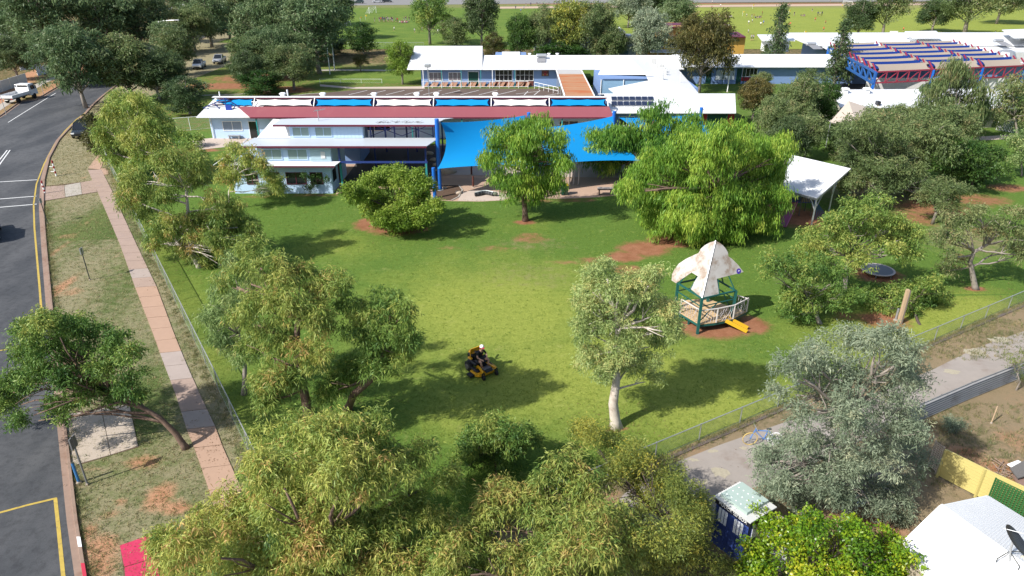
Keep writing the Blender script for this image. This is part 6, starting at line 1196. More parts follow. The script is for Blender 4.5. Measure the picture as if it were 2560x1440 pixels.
tree('gum_tree', 'white limbed gum leaning from the street fence near the footpath top', (500, 668), [(430, 400, 34), (480, 390, 34), (390, 420, 34), (510, 430, 30), (440, 450, 34), (380, 480, 30), (480, 460, 30), (420, 500, 34), (370, 540, 30), (400, 575, 36), (440, 560, 30), (500, 555, 40), (560, 550, 38), (595, 580, 30), (530, 600, 36), (480, 600, 32), (550, 625, 30), (390, 610, 24), (330, 500, 34), (345, 450, 36), (450, 620, 30), (600, 620, 26), (620, 560, 24), (540, 500, 28), (590, 520, 26), (570, 655, 30), (620, 640, 28), (520, 660, 26), (640, 600, 24)], GUM, L_GUM, BK_W, trunk=[(480, 640), (440, 600), (470, 530), (465, 470)], tr=.2, s=1.35, dens=0.95, seed=59, fill=0.55, tint=0.04, grow=1.25)
tree('gum_tree', 'bright yellow green round gum beside the road bend', (350, 452), [(310, 250, 30), (345, 262, 34), (285, 290, 34), (330, 300, 38), (385, 300, 34), (415, 320, 26), (280, 340, 34), (350, 350, 40), (400, 350, 30), (300, 390, 34), (360, 390, 34), (270, 380, 26), (410, 390, 26), (330, 420, 28), (250, 320, 20)], GUM, L_GUM2, BK_G, tr=.24, s=2.0, dens=.95, seed=61, fill=0.6, depth=.8, tint=0.16, grow=1.32)
tree('dark_shrub', 'dark brownish shrub beside the parked dark van', (240, 385), [(235, 300, 24), (245, 330, 26), (232, 350, 24), (245, 370, 22), (262, 390, 18)], DENSE, L_BRWN, BK_D, tr=.08, s=2.2, cat='shrub', seed=67, fill=.6, tint=-.15)
tree('low_shrub', 'low yellowish shrub in front of the gable end of the long block', (465, 365), [(455, 335, 18), (480, 345, 18), (440, 350, 16), (500, 350, 12)], DENSE, L_GUM2, BK_D, tr=.05, s=2.1, cat='shrub', seed=71, fill=.5)
tree('street_tree', 'leaning street tree with dark crown over the road and driveway', (466, 1120), [(120, 810, 48), (80, 830, 40), (190, 820, 44), (240, 850, 44), (60, 880, 40), (130, 880, 55), (200, 900, 50), (290, 860, 36), (330, 890, 36), (260, 920, 46), (330, 950, 40), (160, 950, 46), (90, 950, 44), (30, 960, 40), (220, 980, 40), (290, 990, 34), (150, 1010, 32), (15, 1020, 34), (40, 1050, 26), (345, 990, 24), (-20, 980, 44), (155, 1050, 18)], GUMB, L_GUM2, BK_B, trunk=[(440, 1085), (400, 1045), (340, 1010), (280, 985)], tr=.16, s=1.15, dens=1.3, seed=73, fill=0.6, tint=-0.1, grow=1.15)
tree('gum_tree', 'yellow green spreading gum between the play fort and the round trampoline', (2110, 740), [(2180, 520, 36), (2120, 540, 36), (2080, 565, 36), (2030, 600, 34), (2130, 590, 44), (2190, 570, 36), (2240, 560, 36), (2280, 590, 28), (2060, 640, 40), (2000, 640, 30), (2260, 630, 30), (2150, 640, 34), (2220, 610, 30)], GUMB, L_GUM2, BK_G, trunk=[(2115, 690), (2120, 640)], tr=.18, s=1.35, dens=.9, seed=79, fill=0.5, tint=.15, grow=1.3)
tree('gum_tree', 'leafy gum at the bottom of the lawn below the round trampoline', (2050, 808), [(2040, 680, 40), (2000, 700, 34), (2090, 700, 36), (1950, 660, 30), (1920, 680, 24), (2020, 750, 36), (1980, 740, 30), (2080, 760, 34), (2120, 740, 30), (1960, 770, 20), (1930, 640, 22), (1990, 790, 24)], GUMB, L_GUM2, BK_G, tr=.15, s=1.3, dens=.9, seed=83, fill=0.5, tint=0.08, grow=1.3)
tree('small_tree', 'small leafy tree right beside the tall timber post', (2300, 812), [(2290, 730, 32), (2330, 710, 28), (2270, 770, 28), (2310, 770, 32), (2340, 750, 24), (2220, 740, 26), (2200, 770, 22), (2165, 760, 24)], GUMB, L_GUM2, BK_D, tr=.1, s=1.3, dens=.9, seed=89, fill=.5, tint=.02, grow=1.3, Y=40.6, depth=0.15)
tree('gnarled_tree', 'gnarled pale trunked tree with sparse foliage at the right edge', (2440, 722), [(2370, 560, 22), (2410, 560, 20), (2350, 600, 24), (2390, 600, 20), (2440, 530, 20), (2500, 560, 26), (2470, 580, 18), (2540, 540, 26), (2550, 590, 24), (2380, 650, 20), (2360, 680, 16), (2560, 640, 20), (2530, 620, 16)], GUMB, L_OLIV, BK_G, trunk=[(2432, 690), (2425, 655), (2435, 630), (2470, 610)], tr=0.2, s=1.35, dens=0.8, seed=97, fill=0.5, tint=.2, bare=1, grow=1.5)
tree('olive_tree', 'dull olive tree with tangled bare twigs right of the steel shelter', (2200, 500), [(2150, 320, 34), (2190, 310, 30), (2110, 345, 30), (2220, 350, 34), (2170, 370, 34), (2250, 390, 30), (2130, 400, 26), (2200, 410, 32), (2280, 430, 26), (2150, 450, 24), (2100, 470, 24), (2240, 450, 26), (2320, 470, 26), (2290, 490, 24), (2350, 490, 20)], GUMB, L_OLIV, BK_G, tr=.18, s=1.9, dens=.8, seed=101, fill=0.6, bare=2, grow=1.4)
tree('round_shrub', 'wide dark green shrub on the red soil at right', (2430, 475), [(2430, 385, 32), (2390, 380, 30), (2480, 400, 32), (2350, 400, 22), (2410, 420, 36), (2460, 435, 32), (2500, 430, 22), (2380, 440, 22), (2430, 455, 20)], DENSE, L_DGRN, BK_D, tr=.12, s=1.9, cat='shrub', dens=1.0, seed=103, fill=.8, depth=.8, tint=0.2, grow=1.3)
tree('feathery_tree', 'tall feathery olive green tree before the right hand white roof', (2400, 355), [(2390, 170, 24), (2370, 200, 26), (2410, 200, 26), (2340, 230, 28), (2400, 240, 34), (2450, 230, 26), (2320, 265, 26), (2370, 275, 32), (2430, 280, 32), (2460, 265, 22), (2300, 285, 20), (2390, 310, 26), (2350, 310, 22), (2440, 320, 22)], WEEP, L_OLIV, BK_G, tr=.2, s=2.6, dens=0.9, seed=107, fill=.6, tint=0.05, grow=1.25)
tree('feathery_tree', 'olive tree at the right edge beside the white railing', (2545, 345), [(2530, 215, 26), (2505, 240, 24), (2550, 250, 30), (2510, 275, 26), (2545, 300, 28), (2580, 280, 30), (2500, 300, 16)], GUMB, L_OLIV, BK_G, tr=.18, s=2.4, dens=.85, seed=109, fill=.5, tint=.1, grow=1.3)
tree('olive_tree', 'pale olive shrub at the right edge behind the dark shrub', (2555, 440), [(2550, 370, 24), (2575, 390, 26), (2540, 400, 20), (2560, 340, 22), (2530, 345, 16)], GUMB, L_PALE, BK_G, tr=.1, s=2.0, dens=.85, seed=113, fill=.5, tint=-.2)
tree('feathery_tree', 'wispy bush at the back fence of the sandy yard', (2540, 975), [(2530, 900, 20), (2555, 920, 22), (2540, 945, 18), (2560, 880, 18)], FINE, L_WATT, BK_G, tr=.05, s=1.0, dens=.35, cat='shrub', seed=114, fill=.2, bare=3)
tree('low_shrub', 'soft grey green bush on the brown yard soil', (2388, 1085), [(2385, 1060, 24), (2370, 1072, 18), (2405, 1070, 18)], FINE, L_GREY, BK_D, tr=.03, s=.95, dens=.9, cat='shrub', seed=115, tint=-.1)
# ================================================================= FAR TREES (a few kinds, each tree an object of its own)
def proto(kind, n, wd, lo, leaf, s, dens, seed, flat=.8):
    """a crown of unit height 10 and width about wd, and its trunk, in local metres"""
    rg = random.Random(seed); Cs = []; limbs = []
    for i in range(n):
        z = lo + (10 - lo) * ((i + .5) / n) ** .9; f = (z - lo) / (10 - lo)
        env = {'round': math.sin(math.pi * min(1, .18 + .78 * f)) , 'tall': .55 + .45 * math.sin(math.pi * f), 'cone': 1.05 - .95 * f, 'spread': .45 + .55 * math.sin(math.pi * min(1, .35 + .5 * f))}[kind]
        a = i * 2.4 + rg.uniform(-.4, .4); rad = wd * .5 * env * rg.uniform(.35, .85); r = wd * .5 * env * rg.uniform(.34, .52) + .25
        x, y = rad * math.cos(a), rad * math.sin(a); Cs.append((x, y, min(z, 10 - r * .7), r)); limbs.append((x, y, z))
    me = leafmesh('crown', Cs, leaf, s, L_FOR, dens, flat)
    mb = MB(); mb.tube([(0, 0, -.2), (.12, .05, lo * .6), (-.1, .1, lo + 1.5), (.05, 0, 7.5)], [.3, .22, .16, .06], 7)
    for x, y, z in limbs: mb.tube([(0, 0, max(lo * .5, z * .55)), (x * .5, y * .5, z * .85), (x, y, z)], [.11, .07, .03], 5)
    o = mb.obj('trunk', BK_G, smooth=True); tm = o.data; bpy.data.objects.remove(o)
    return me, tm
BASE = {'a': proto('round', 22, 8.5, 2.6, GUMB, 2.6, .95, 1), 'b': proto('tall', 20, 6.0, 2.4, GUMB, 2.6, .95, 2), 'c': proto('spread', 20, 9.5, 3.2, GUMB, 2.6, .85, 3), 'd': proto('cone', 24, 5.0, 1.2, DENSE, 2.4, .8, 4), 'e': proto('round', 18, 8.0, 1.0, DENSE, 2.6, 1.0, 5), 'f': proto('spread', 14, 8.0, 4.0, GUMB, 2.4, .7, 6)}
PW = {'a': 8.5, 'b': 6.0, 'c': 9.5, 'd': 5.0, 'e': 8.0, 'f': 8.0}
def ftree(lb, px, pyb, pyt, wpx, k, lm, bk=None, name='gum_tree', cat='tree', group=None, rot=None):
    b = g(px, pyb); h_ = at(px, pyt, b.y).z; w = wpx * mpp(b.y, h_ * .5); rg = random.Random(int(px * 7 + pyb))
    t = thing(name, lb, cat, b, rg.uniform(0, 6.28) if rot is None else rot, group); c_, d = BASE[k]; sc = (w / PW[k], w / PW[k] * rg.uniform(.9, 1.1), max(.1, h_ / 10))
    for nm, m_, mt in (('trunk', d, bk or BK_G), ('crown', c_, lm)): o_ = link(nm, m_, t); o_.scale = sc; o_.material_slots[0].link = 'OBJECT'; o_.material_slots[0].material = mt
    return t
FT = [
 ('tall dark gum nearest the white truck across the road', 215, 270, 60, 190, 'a', L_FOR), ('grey green gum spreading over the road bend', 170, 215, 75, 150, 'c', L_FOR), ('broad green tree on the far side of the road bend', 330, 255, 85, 190, 'a', L_OLIV), ('dark spreading tree with crooked trunk left of the long block', 400, 250, 130, 150, 'c', L_DARK), ('rounded dark shrub behind the long block left end', 655, 240, 175, 120, 'e', L_DGRN), ('dark tree beside the red dirt corner of the car park', 735, 225, 115, 130, 'c', L_OLIV), ('dark bushy tree behind the white mesh fence', 475, 285, 190, 120, 'e', L_DARK),
 ('low dark tree left of the rounded shrub', 628, 232, 125, 90, 'a', L_DARK), ('tall pale limbed gum at upper left with open crown', 270, 150, -30, 150, 'b', L_FOR), ('very tall gum at the top left edge', 130, 160, -60, 180, 'b', L_FOR), ('dark tree at the left edge beside the pale fence', 45, 200, 90, 110, 'a', L_DARK), ('gum behind the pale house at far left', 40, 110, -30, 130, 'c', L_FOR), ('gum right of the pale house at far left', 110, 105, -20, 120, 'a', L_OLIV), ('tall dark gum over the street lamp', 360, 140, -20, 130, 'b', L_DARK), ('pale trunked gum beside the white roofed house', 395, 110, -40, 110, 'f', L_FOR),
 ('wide gum right of the white roofed house', 530, 118, -10, 130, 'a', L_FOR), ('gum above the parked white ute', 490, 130, 20, 110, 'c', L_OLIV), ('tall gum beside the silver ute', 655, 165, 10, 110, 'b', L_FOR), ('olive gum right of the silver ute', 625, 200, 90, 120, 'a', L_OLIV), ('dense gum in the middle of the left woodland', 700, 165, -20, 140, 'a', L_FOR), ('tall gum at the right border of the left woodland', 800, 185, -15, 150, 'b', L_FOR), ('light green gum beside the shorter flagpole', 790, 150, 20, 130, 'a', L_OLIV), ('dark top of a gum beside the sports field corner', 840, 100, -40, 120, 'a', L_DARK), ('gum at the top edge above the left woodland', 590, 70, -60, 140, 'a', L_FOR), ('gum at the top edge right of the blue car', 680, 70, -60, 140, 'c', L_DARK), ('gum at the top edge over the white roofed house', 470, 52, -70, 100, 'a', L_DARK), ('gum at the top left corner', 20, 62, -70, 140, 'a', L_DARK), ('gum at the top edge right of the left corner', 210, 70, -70, 150, 'a', L_FOR), ('gum at the top edge left of the street lamp', 310, 66, -70, 130, 'c', L_DARK), ('gum at the top edge near the far street', 770, 66, -60, 120, 'b', L_FOR),
 ('broad gum behind the sheet fence at far left', 75, 150, 20, 140, 'a', L_FOR), ('tall gum between the road bend and street lamp', 265, 118, -30, 120, 'b', L_OLIV), ('green gum over the gap beyond the parked utes', 575, 98, -20, 110, 'a', L_OLIV), ('slim gum left of the parked white ute', 430, 175, 55, 80, 'b', L_FOR), ('dull green gum below the shorter flagpole', 690, 200, 70, 120, 'c', L_FOR), ('dusty shrub beside the shorter flagpole foot', 770, 165, 95, 110, 'e', L_OLIV), ('low bush left of the dark round tree', 835, 140, 90, 90, 'e', L_DARK), ('low green bush over the road past the bend', 290, 205, 120, 100, 'a', L_DARK), ('bush behind the rounded dark shrub', 605, 205, 150, 70, 'e', L_DARK), ('small grey bush beside the far crooked tree', 410, 232, 180, 70, 'e', L_OLIV), ('leafy gum above the road where it vanishes', 450, 190, 70, 110, 'a', L_OLIV),
 ('dark round tree at the near corner of the sports field', 910, 135, 55, 88, 'e', L_DGRN), ('rounded bright green tree left of the blue classroom block', 1007, 211, 102, 82, 'a', L_SHRB), ('bare twiggy shrub on the far grass island', 902, 180, 138, 44, 'f', L_BRWN),
 ('tall airy gum with forked pale trunk at the field edge', 1075, 112, -10, 110, 'f', L_GUM2), ('tall dark conifer like tree behind the blue classroom roof', 1205, 115, -25, 105, 'a', L_DARK), ('bright green bush left of the tall dark tree', 1140, 118, 42, 80, 'e', L_OLIV), ('bronze bush at the classroom roof corner', 1235, 152, 80, 55, 'e', L_BRWN), ('green rounded tree behind the long white roof', 1300, 157, 36, 105, 'a', L_DGRN), ('bright yellow green tall tree behind the storage shed', 1420, 160, 5, 95, 'b', L_WATT), ('dark green bush in front of the storage shed', 1400, 162, 100, 135, 'e', L_DGRN), ('olive gum between the yellow green tree and bronze gum', 1365, 157, 20, 90, 'c', L_OLIV), ('bronze gum with slender trunk right of the storage shed', 1482, 160, 10, 110, 'c', L_OLIV),
 ('light green tree before the grey gable shed', 1525, 163, 65, 90, 'a', L_OLIV), ('silver leaved tree in front of the ochre block', 1612, 165, 22, 125, 'a', L_GREY), ('grey gum at the top behind the silver tree', 1570, 70, -20, 90, 'c', L_GREY), ('green gum behind the silver tree', 1690, 95, -10, 110, 'a', L_FOR), ('dark gum at the top edge above the silver tree', 1630, 60, -30, 100, 'a', L_DARK),
 ('tall bronze crowned tree between hall wing and green door range', 1748, 232, 38, 150, 'c', L_BRWN), ('thin dark spire tree in front of the green door range', 1930, 190, 14, 75, 'd', L_DARK), ('dark spire tree beside the sail court', 2082, 222, 52, 85, 'd', L_DARK), ('dark rounded gum at the pitch edge right of centre', 2142, 97, 0, 90, 'a', L_DARK), ('gum with leaning pale trunk at the right pitch edge', 2205, 97, -35, 120, 'f', L_OLIV), ('dark leafed tree behind the raised roof', 2330, 80, -5, 100, 'a', L_DARK), ('large gum with forked trunk at the top right', 2410, 92, -50, 170, 'f', L_OLIV), ('gum at the top right corner', 2490, 60, -60, 120, 'c', L_OLIV),
 ('bronze tree right of the white wing roof', 1880, 300, 195, 100, 'a', L_BRWN), ('dark olive tree left of the tan hip shade', 1985, 345, 195, 120, 'a', L_OLIV), ('dark green tree touching the tan hip shade', 2050, 330, 205, 95, 'a', L_DGRN), ('grey twiggy tree under the bronze tree', 1930, 375, 250, 110, 'c', L_OLIV), ('dark shrub below the sail court posts', 2015, 250, 170, 80, 'e', L_OLIV), ('thin olive tree behind the steel shelter', 2010, 400, 290, 110, 'f', L_OLIV), ('low olive tree right of the steel shelter', 2150, 500, 360, 120, 'f', L_OLIV), ('green bush before the front right block', 2090, 400, 300, 80, 'e', L_OLIV), ('olive gum right of the tangled olive tree', 2275, 470, 300, 170, 'c', L_OLIV), ('dull olive gum before the front right block', 2180, 430, 280, 150, 'c', L_OLIV), ('spreading olive gum behind the wide dark shrub', 2330, 400, 270, 150, 'c', L_OLIV), ('dark tree in the shade left of the steel shelter', 1960, 420, 290, 110, 'a', L_DARK), ('olive gum over the tan hip shade corner', 2225, 385, 262, 120, 'a', L_OLIV), ('olive gum on the red soil right of the steel shelter', 2190, 520, 390, 140, 'f', L_OLIV), ('small olive gum between the dark shrub and gnarled tree', 2330, 560, 450, 120, 'f', L_OLIV), ('grey bush in front of the green door range', 1900, 245, 180, 60, 'a', L_OLIV),
]
for lb, px, pb, pt, w, k, lm in FT: ftree(lb, px, pb, pt, w, k, lm, name={'d': 'spire_tree', 'e': 'bushy_shrub'}.get(k, 'far_gum_tree'), cat='shrub' if k == 'e' else 'tree', group='trees around the school')
# ================================================================= PEOPLE
def skin_mesh(joints, bones, sub=2, root=0):
    """continuous body grown over joints: name -> (pos, radius); bones: pairs of names"""
    names = list(joints); bm = bmesh.new(); L = bm.verts.layers.skin.verify(); vs_ = {}
    for n in names: v = bm.verts.new(joints[n][0]); r = joints[n][1]; v[L].radius = (r, r) if not isinstance(r, tuple) else r; vs_[n] = v
    vs_[names[root]][L].use_root = True
    for a, b in bones: bm.edges.new((vs_[a], vs_[b]))
    me = bpy.data.meshes.new('body'); bm.to_mesh(me); bm.free(); o = bpy.data.objects.new('body_source', me); COL.objects.link(o)
    sk = o.modifiers.new('skin', 'SKIN'); sk.use_smooth_shade = True; ss = o.modifiers.new('sub', 'SUBSURF'); ss.levels = sub; ss.render_levels = sub
    bpy.context.view_layer.update(); dg = bpy.context.evaluated_depsgraph_get(); out = bpy.data.meshes.new_from_object(o.evaluated_get(dg)); bpy.data.objects.remove(o); return out
def segdist(p, a, b): d = b - a; t = max(0, min(1, (p - a).dot(d) / max(1e-9, d.length_squared))); return (p - a - d * t).length
def paint_regions(me, joints, regions, mats):
    """regions: list of (material index, joint a, joint b)"""
    me.materials.clear()
    for m_ in mats: me.materials.append(m_)
    for p in me.polygons:
        c_ = p.center; p.material_index = min(regions, key=lambda r: segdist(c_, Vector(joints[r[1]][0]).lerp(Vector(joints[r[2]][0]), 0), Vector(joints[r[2]][0])) - r[3] if len(r) > 3 else segdist(c_, Vector(joints[r[1]][0]), Vector(joints[r[2]][0])))[0]; p.use_smooth = True
SKIN = M('skin_light', (.45, .26, .18), .6, var=.05); SKIND = M('skin_brown', (.14, .075, .05), .6, var=.05); HAIR = M('hair_dark', (.02, .014, .01), .7)
def figure(pose):
    J = {'hip': ((0, 0, .92), .13), 'belly': ((0, 0, 1.08), .12), 'chest': ((0, .02, 1.3), .14), 'neck': ((0, .01, 1.47), .055), 'head': ((0, .03, 1.60), .095), 'crown': ((0, .02, 1.70), .075)}
    if pose == 'stand': leg = lambda s_: [((s_ * .1, 0, .88), .085), ((s_ * .11, .01, .48), .06), ((s_ * .12, -.01, .08), .04), ((s_ * .13, .13, .03), .03)]; arm = lambda s_: [((s_ * .19, .0, 1.42), .055), ((s_ * .25, 0, 1.16), .042), ((s_ * .24, .08, .92), .03)]
    elif pose == 'run': leg = lambda s_: [((s_ * .1, 0, .88), .085), ((s_ * .11, .22 * s_, .52), .06), ((s_ * .11, (.32 if s_ > 0 else -.48), (.12 if s_ > 0 else .30)), .04), ((s_ * .11, (.45 if s_ > 0 else -.50), (.08 if s_ > 0 else .18)), .03)]; arm = lambda s_: [((s_ * .19, 0, 1.42), .055), ((s_ * .27, -.2 * s_, 1.2), .042), ((s_ * .2, .12 - .2 * s_, 1.12), .03)]
    else:
        for k in list(J): p, r = J[k]; J[k] = ((p[0], p[1], p[2] - .76), r)
        leg = lambda s_: [((s_ * .11, .04, .14), .085), ((s_ * .2, .42, .34), .06), ((s_ * .16, .62, .06), .04), ((s_ * .16, .72, .04), .03)]; arm = lambda s_: [((s_ * .19, 0, .66), .055), ((s_ * .26, .14, .45), .042), ((s_ * .18, .36, .36), .03)]
    bones = [('hip', 'belly'), ('belly', 'chest'), ('chest', 'neck'), ('neck', 'head'), ('head', 'crown')]
    for s_, n in ((1, 'r'), (-1, 'l')):
        for i, q_ in enumerate(leg(s_)): J['leg%d%s' % (i, n)] = q_
        for i, q_ in enumerate(arm(s_)): J['arm%d%s' % (i, n)] = q_
        bones += [('hip', 'leg0' + n)] + [('leg%d%s' % (i, n), 'leg%d%s' % (i + 1, n)) for i in range(3)] + [('chest', 'arm0' + n)] + [('arm%d%s' % (i, n), 'arm%d%s' % (i + 1, n)) for i in range(2)]
    me = skin_mesh(J, bones, 1); reg = [(1, 'hip', 'chest'), (0, 'neck', 'head'), (3, 'head', 'crown', .01)]
    for n in 'rl': reg += [(2, 'hip', 'leg0' + n), (2, 'leg0' + n, 'leg1' + n), (0, 'leg1' + n, 'leg2' + n), (3, 'leg2' + n, 'leg3' + n), (1, 'chest', 'arm0' + n), (1, 'arm0' + n, 'arm0' + n), (0, 'arm1' + n, 'arm2' + n)]
    paint_regions(me, J, reg, [SKIN, WHITE, DKP, HAIR]); return me
FIG = {p: figure(p) for p in ('stand', 'run', 'sit')}
SH_ = {'white': WHITE, 'orange': M('shirt_orange', (.55, .10, .03), .8), 'dark': M('shirt_dark', (.02, .02, .03), .8), 'navy': M('shirt_navy', (.02, .03, .10), .8), 'blue': M('shirt_blue', (.06, .14, .4), .8), 'yellow': M('shirt_yellow', (.55, .45, .03), .8), 'red': M('shirt_red', (.4, .03, .03), .8), 'grey': M('shirt_grey', (.25, .25, .26), .8), 'pink': M('shirt_pink', (.5, .18, .25), .8)}
VAR = {}; PEOPLE = []
def person(px, py, pose, shirt, lb, grp, hgt=1.6):
    key = (pose, shirt)
    if key not in VAR:
        me = FIG[pose].copy(); me.materials[1] = SH_[shirt]; me.materials[2] = DKP if shirt != 'dark' else SH_['grey']
        if (px + py) % 3 == 0: me.materials[0] = SKIND
        VAR[key] = me
    o = link('person', VAR[key]); rg = random.Random(px * 31 + py); o.location = g(px, py) + Vector((0, 0, .03)); o.rotation_euler = (0, 0, rg.uniform(0, 6.28)); s_ = hgt / 1.75 * rg.uniform(.92, 1.06); o.scale = (s_ * 1.1, s_ * 1.1, s_); tag(o, lb, 'person', grp); PEOPLE.append((lb, px, py, o))
A1 = 'spectators by the left pitch'; A2 = 'players on the left pitch'; A3 = 'players on the right pitch'; A4 = 'groups on the right pitch'; A5 = 'people at the near edge of the right pitch'
person(937, 57, 'stand', 'dark', 'lone person in dark clothes standing left of the spectator row', 'lone spectator', 1.75)
for i, (px, sh) in enumerate(((949, 'dark'), (953, 'red'), (957, 'navy'), (960, 'dark'), (963, 'navy'), (968, 'dark'), (971, 'grey'), (976, 'grey'), (979, 'dark'), (982, 'dark'))): person(px, 56 - i % 3, 'stand', sh, 'person in ' + {'dark': 'dark', 'red': 'red', 'navy': 'navy', 'grey': 'grey'}[sh] + ' clothes standing in the spectator row by the left pitch', A1, 1.7)
for px, sh in ((990, 'grey'), (994, 'red')): person(px, 56, 'stand', sh, 'person in ' + sh + ' standing apart at the end of the spectator row', A1, 1.6)
for i, (px, sh) in enumerate(((1000, 'white'), (1004, 'pink'), (1008, 'pink'), (1012, 'white'), (1016, 'pink'), (1020, 'grey'))): person(px, 58, 'sit', sh, 'person in ' + sh + ' sitting on the grass by the left pitch', A1)
for px, py in ((1010, 54), (1015, 53), (1023, 54)): person(px, py, 'stand', 'dark', 'dark clad person standing behind the seated row', A1)
for px, py, sh in ((986, 78, 'white'), (1037, 83, 'white'), (1053, 72, 'white'), (1056, 80, 'white'), (1085, 78, 'yellow'), (1075, 67, 'red'), (1095, 86, 'white'), (1070, 52, 'white')): person(px, py, 'run', sh, 'player in ' + sh + ' running on the darker left pitch', A2, 1.45)
for px, py, sh in ((1302, 32, 'blue'), (1310, 25, 'blue'), (1289, 24, 'navy'), (1315, 17, 'dark'), (1327, 16, 'navy'), (1342, 15, 'dark'), (1385, 13, 'navy'), (1392, 13, 'navy'), (1398, 14, 'navy')): person(px, py, 'stand', sh, 'person in ' + sh + ' far off behind the trees at top centre', 'people at top centre', 1.6)
for px, py, sh in ((1772, 40, 'white'), (1782, 44, 'dark'), (1790, 43, 'red'), (1796, 42, 'dark'), (1779, 24, 'red'), (1801, 19, 'white'), (1871, 63, 'white'), (1880, 58, 'white'), (1870, 86, 'white'), (1901, 66, 'white'), (1908, 62, 'blue'), (1821, 71, 'white'), (1866, 44, 'white'), (1879, 45, 'dark'), (1884, 45, 'red'), (1905, 38, 'red'), (1985, 40, 'dark'), (2030, 30, 'dark'), (1972, 18, 'dark'), (1971, 68, 'orange'), (1975, 66, 'orange'), (2037, 55, 'orange'), (2063, 62, 'orange'), (2058, 80, 'orange'), (2105, 20, 'yellow'), (2257, 80, 'orange'), (2190, 26, 'orange'), (2411, 37, 'white'), (2075, 5, 'orange'), (1780, 10, 'white')): person(px, py, 'run' if sh in ('white', 'orange') else 'stand', sh, 'player in ' + sh + ' on the bright right pitch', A3, 1.45)
for i, (px, py, sh) in enumerate(((1814, 43, 'red'), (1818, 43, 'dark'), (1824, 45, 'white'), (1828, 45, 'white'), (1888, 46, 'navy'), (1893, 46, 'dark'), (1898, 45, 'navy'), (1902, 45, 'dark'), (2002, 41, 'navy'), (2007, 41, 'dark'), (2011, 41, 'navy'))): person(px, py, 'sit', sh, 'person in ' + sh + ' sitting in a group on the bright right pitch', A4)
for px, py, sh in ((2044, 40, 'navy'), (2049, 41, 'grey'), (2054, 40, 'navy')): person(px, py, 'stand', sh, 'person in ' + sh + ' standing in a huddle on the bright right pitch', A4)
for px, py, sh, ps in ((1996, 100, 'dark', 'stand'), (2168, 96, 'red', 'sit'), (2175, 96, 'red', 'sit'), (2192, 96, 'grey', 'sit'), (2209, 96, 'dark', 'sit'), (1877, 102, 'grey', 'stand'), (1882, 102, 'grey', 'stand'), (2352, 88, 'dark', 'sit'), (2405, 92, 'white', 'sit'), (2485, 92, 'white', 'stand'), (2252, 95, 'dark', 'sit'), (2263, 95, 'dark', 'sit')): person(px, py, ps, sh, 'person in ' + sh + (' sitting' if ps == 'sit' else ' standing') + ' beside the long white roof at the pitch edge', A5)

ORDN = ['leftmost', 'second from left', 'third from left', 'fourth from left', 'fifth from left', 'sixth from left', 'seventh from left', 'eighth from left', 'ninth from left', 'tenth from left', 'eleventh from left']
for lb in {p[0] for p in PEOPLE}:
    ps = sorted([p for p in PEOPLE if p[0] == lb], key=lambda p: p[1])
    if len(ps) > 1:
        for i, p in enumerate(ps): p[3]['label'] = ('rightmost' if i == len(ps) - 1 else ORDN[i]) + ' ' + lb
# ---- ride-on mower and its driver (local frame: y forward, x to the driver's right)
fm_ = (g(1203, 947) + g(1239, 935)) / 2; hv = (g(1203, 947) - g(1175, 926)); hv.normalize(); hv = Vector((hv.x * .92 + .02, hv.y, 0)).normalized(); mrz = math.atan2(-hv.x, hv.y); org = fm_ - hv * .62
MW = thing('ride_on_mower', 'yellow ride on mower working in the middle of the lawn', 'mower', org, mrz); MY = M('mower_yellow', (.60, .30, .012), .4, var=.06, spec=.5); MK = M('mower_black', (.016, .016, .018), .5); MG = M('mower_grey', (.10, .095, .095), .6)
def o(mb, nm, m_, par=None, sm=False): return mb.obj(nm, m_, par or MW, smooth=sm, local=True)
o(MB().bev(-.28, .28, -.95, .35, .32, .50, .05), 'chassis', MK)
for s_ in (-1, 1):
    w_ = o(MB().lathe((s_ * .50 - .14, -.52, .31), [(.24, 0), (.30, .03), (.31, .08), (.31, .20), (.30, .25), (.24, .28)], 22, 'x'), 'drive_wheel', TYRE); o(MB().lathe((s_ * .50 + (.145 if s_ > 0 else -.175), -.52, .31), [(.16, 0), (.15, .03)], 14, 'x'), 'hub', MG, w_)
    c_ = o(MB().lathe((s_ * .43 - .06, .78, .15), [(.12, 0), (.15, .03), (.15, .09), (.12, .12)], 16, 'x'), 'caster_wheel', TYRE); mb = MB()
    for q_ in (-1, 1): mb.beam((s_ * .43 + q_ * .085, .78, .15), (s_ * .43 + q_ * .085, .74, .36), .03)
    mb.beam((s_ * .43 - .10, .74, .36), (s_ * .43 + .10, .74, .36), .05).beam((s_ * .43, .74, .36), (s_ * .43, .74, .47), .06); o(mb, 'caster_fork', MK, c_)
    o(MB().beam((s_ * .43, .76, .46), (s_ * .33, .30, .46), .10, .09).beam((s_ * .33, .30, .46), (s_ * .26, -.2, .46), .10, .09), 'front_arm', MY)
    o(MB().bev(s_ * .36 - .11, s_ * .36 + .11, -.75, .02, .48, .66, .06), 'fender', MK); o(MB().bev(s_ * .36 - .09, s_ * .36 + .09, -.78, -.45, .66, .74, .04, .03), 'fender_pod', MY)
    o(MB().tube([(s_ * .30, .02, .55), (s_ * .32, .06, .85), (s_ * .28, .12, .95), (s_ * .12, .16, .97)], .018, 7), 'steering_lever', MK)
dk_ = MB(); ring0 = [(-.72, -.12), (-.74, .30), (-.58, .52), (-.30, .60), (.30, .60), (.58, .52), (.74, .30), (.72, -.12), (.3, -.2), (-.3, -.2)]
dk_.add([(x, y, .12) for x, y in ring0] + [(x * .97, y, .27) for x, y in ring0], [tuple(range(9, -1, -1)), tuple(range(10, 20))] + [(i, (i + 1) % 10, 10 + (i + 1) % 10, 10 + i) for i in range(10)]); dko = o(dk_, 'cutting_deck', MY)
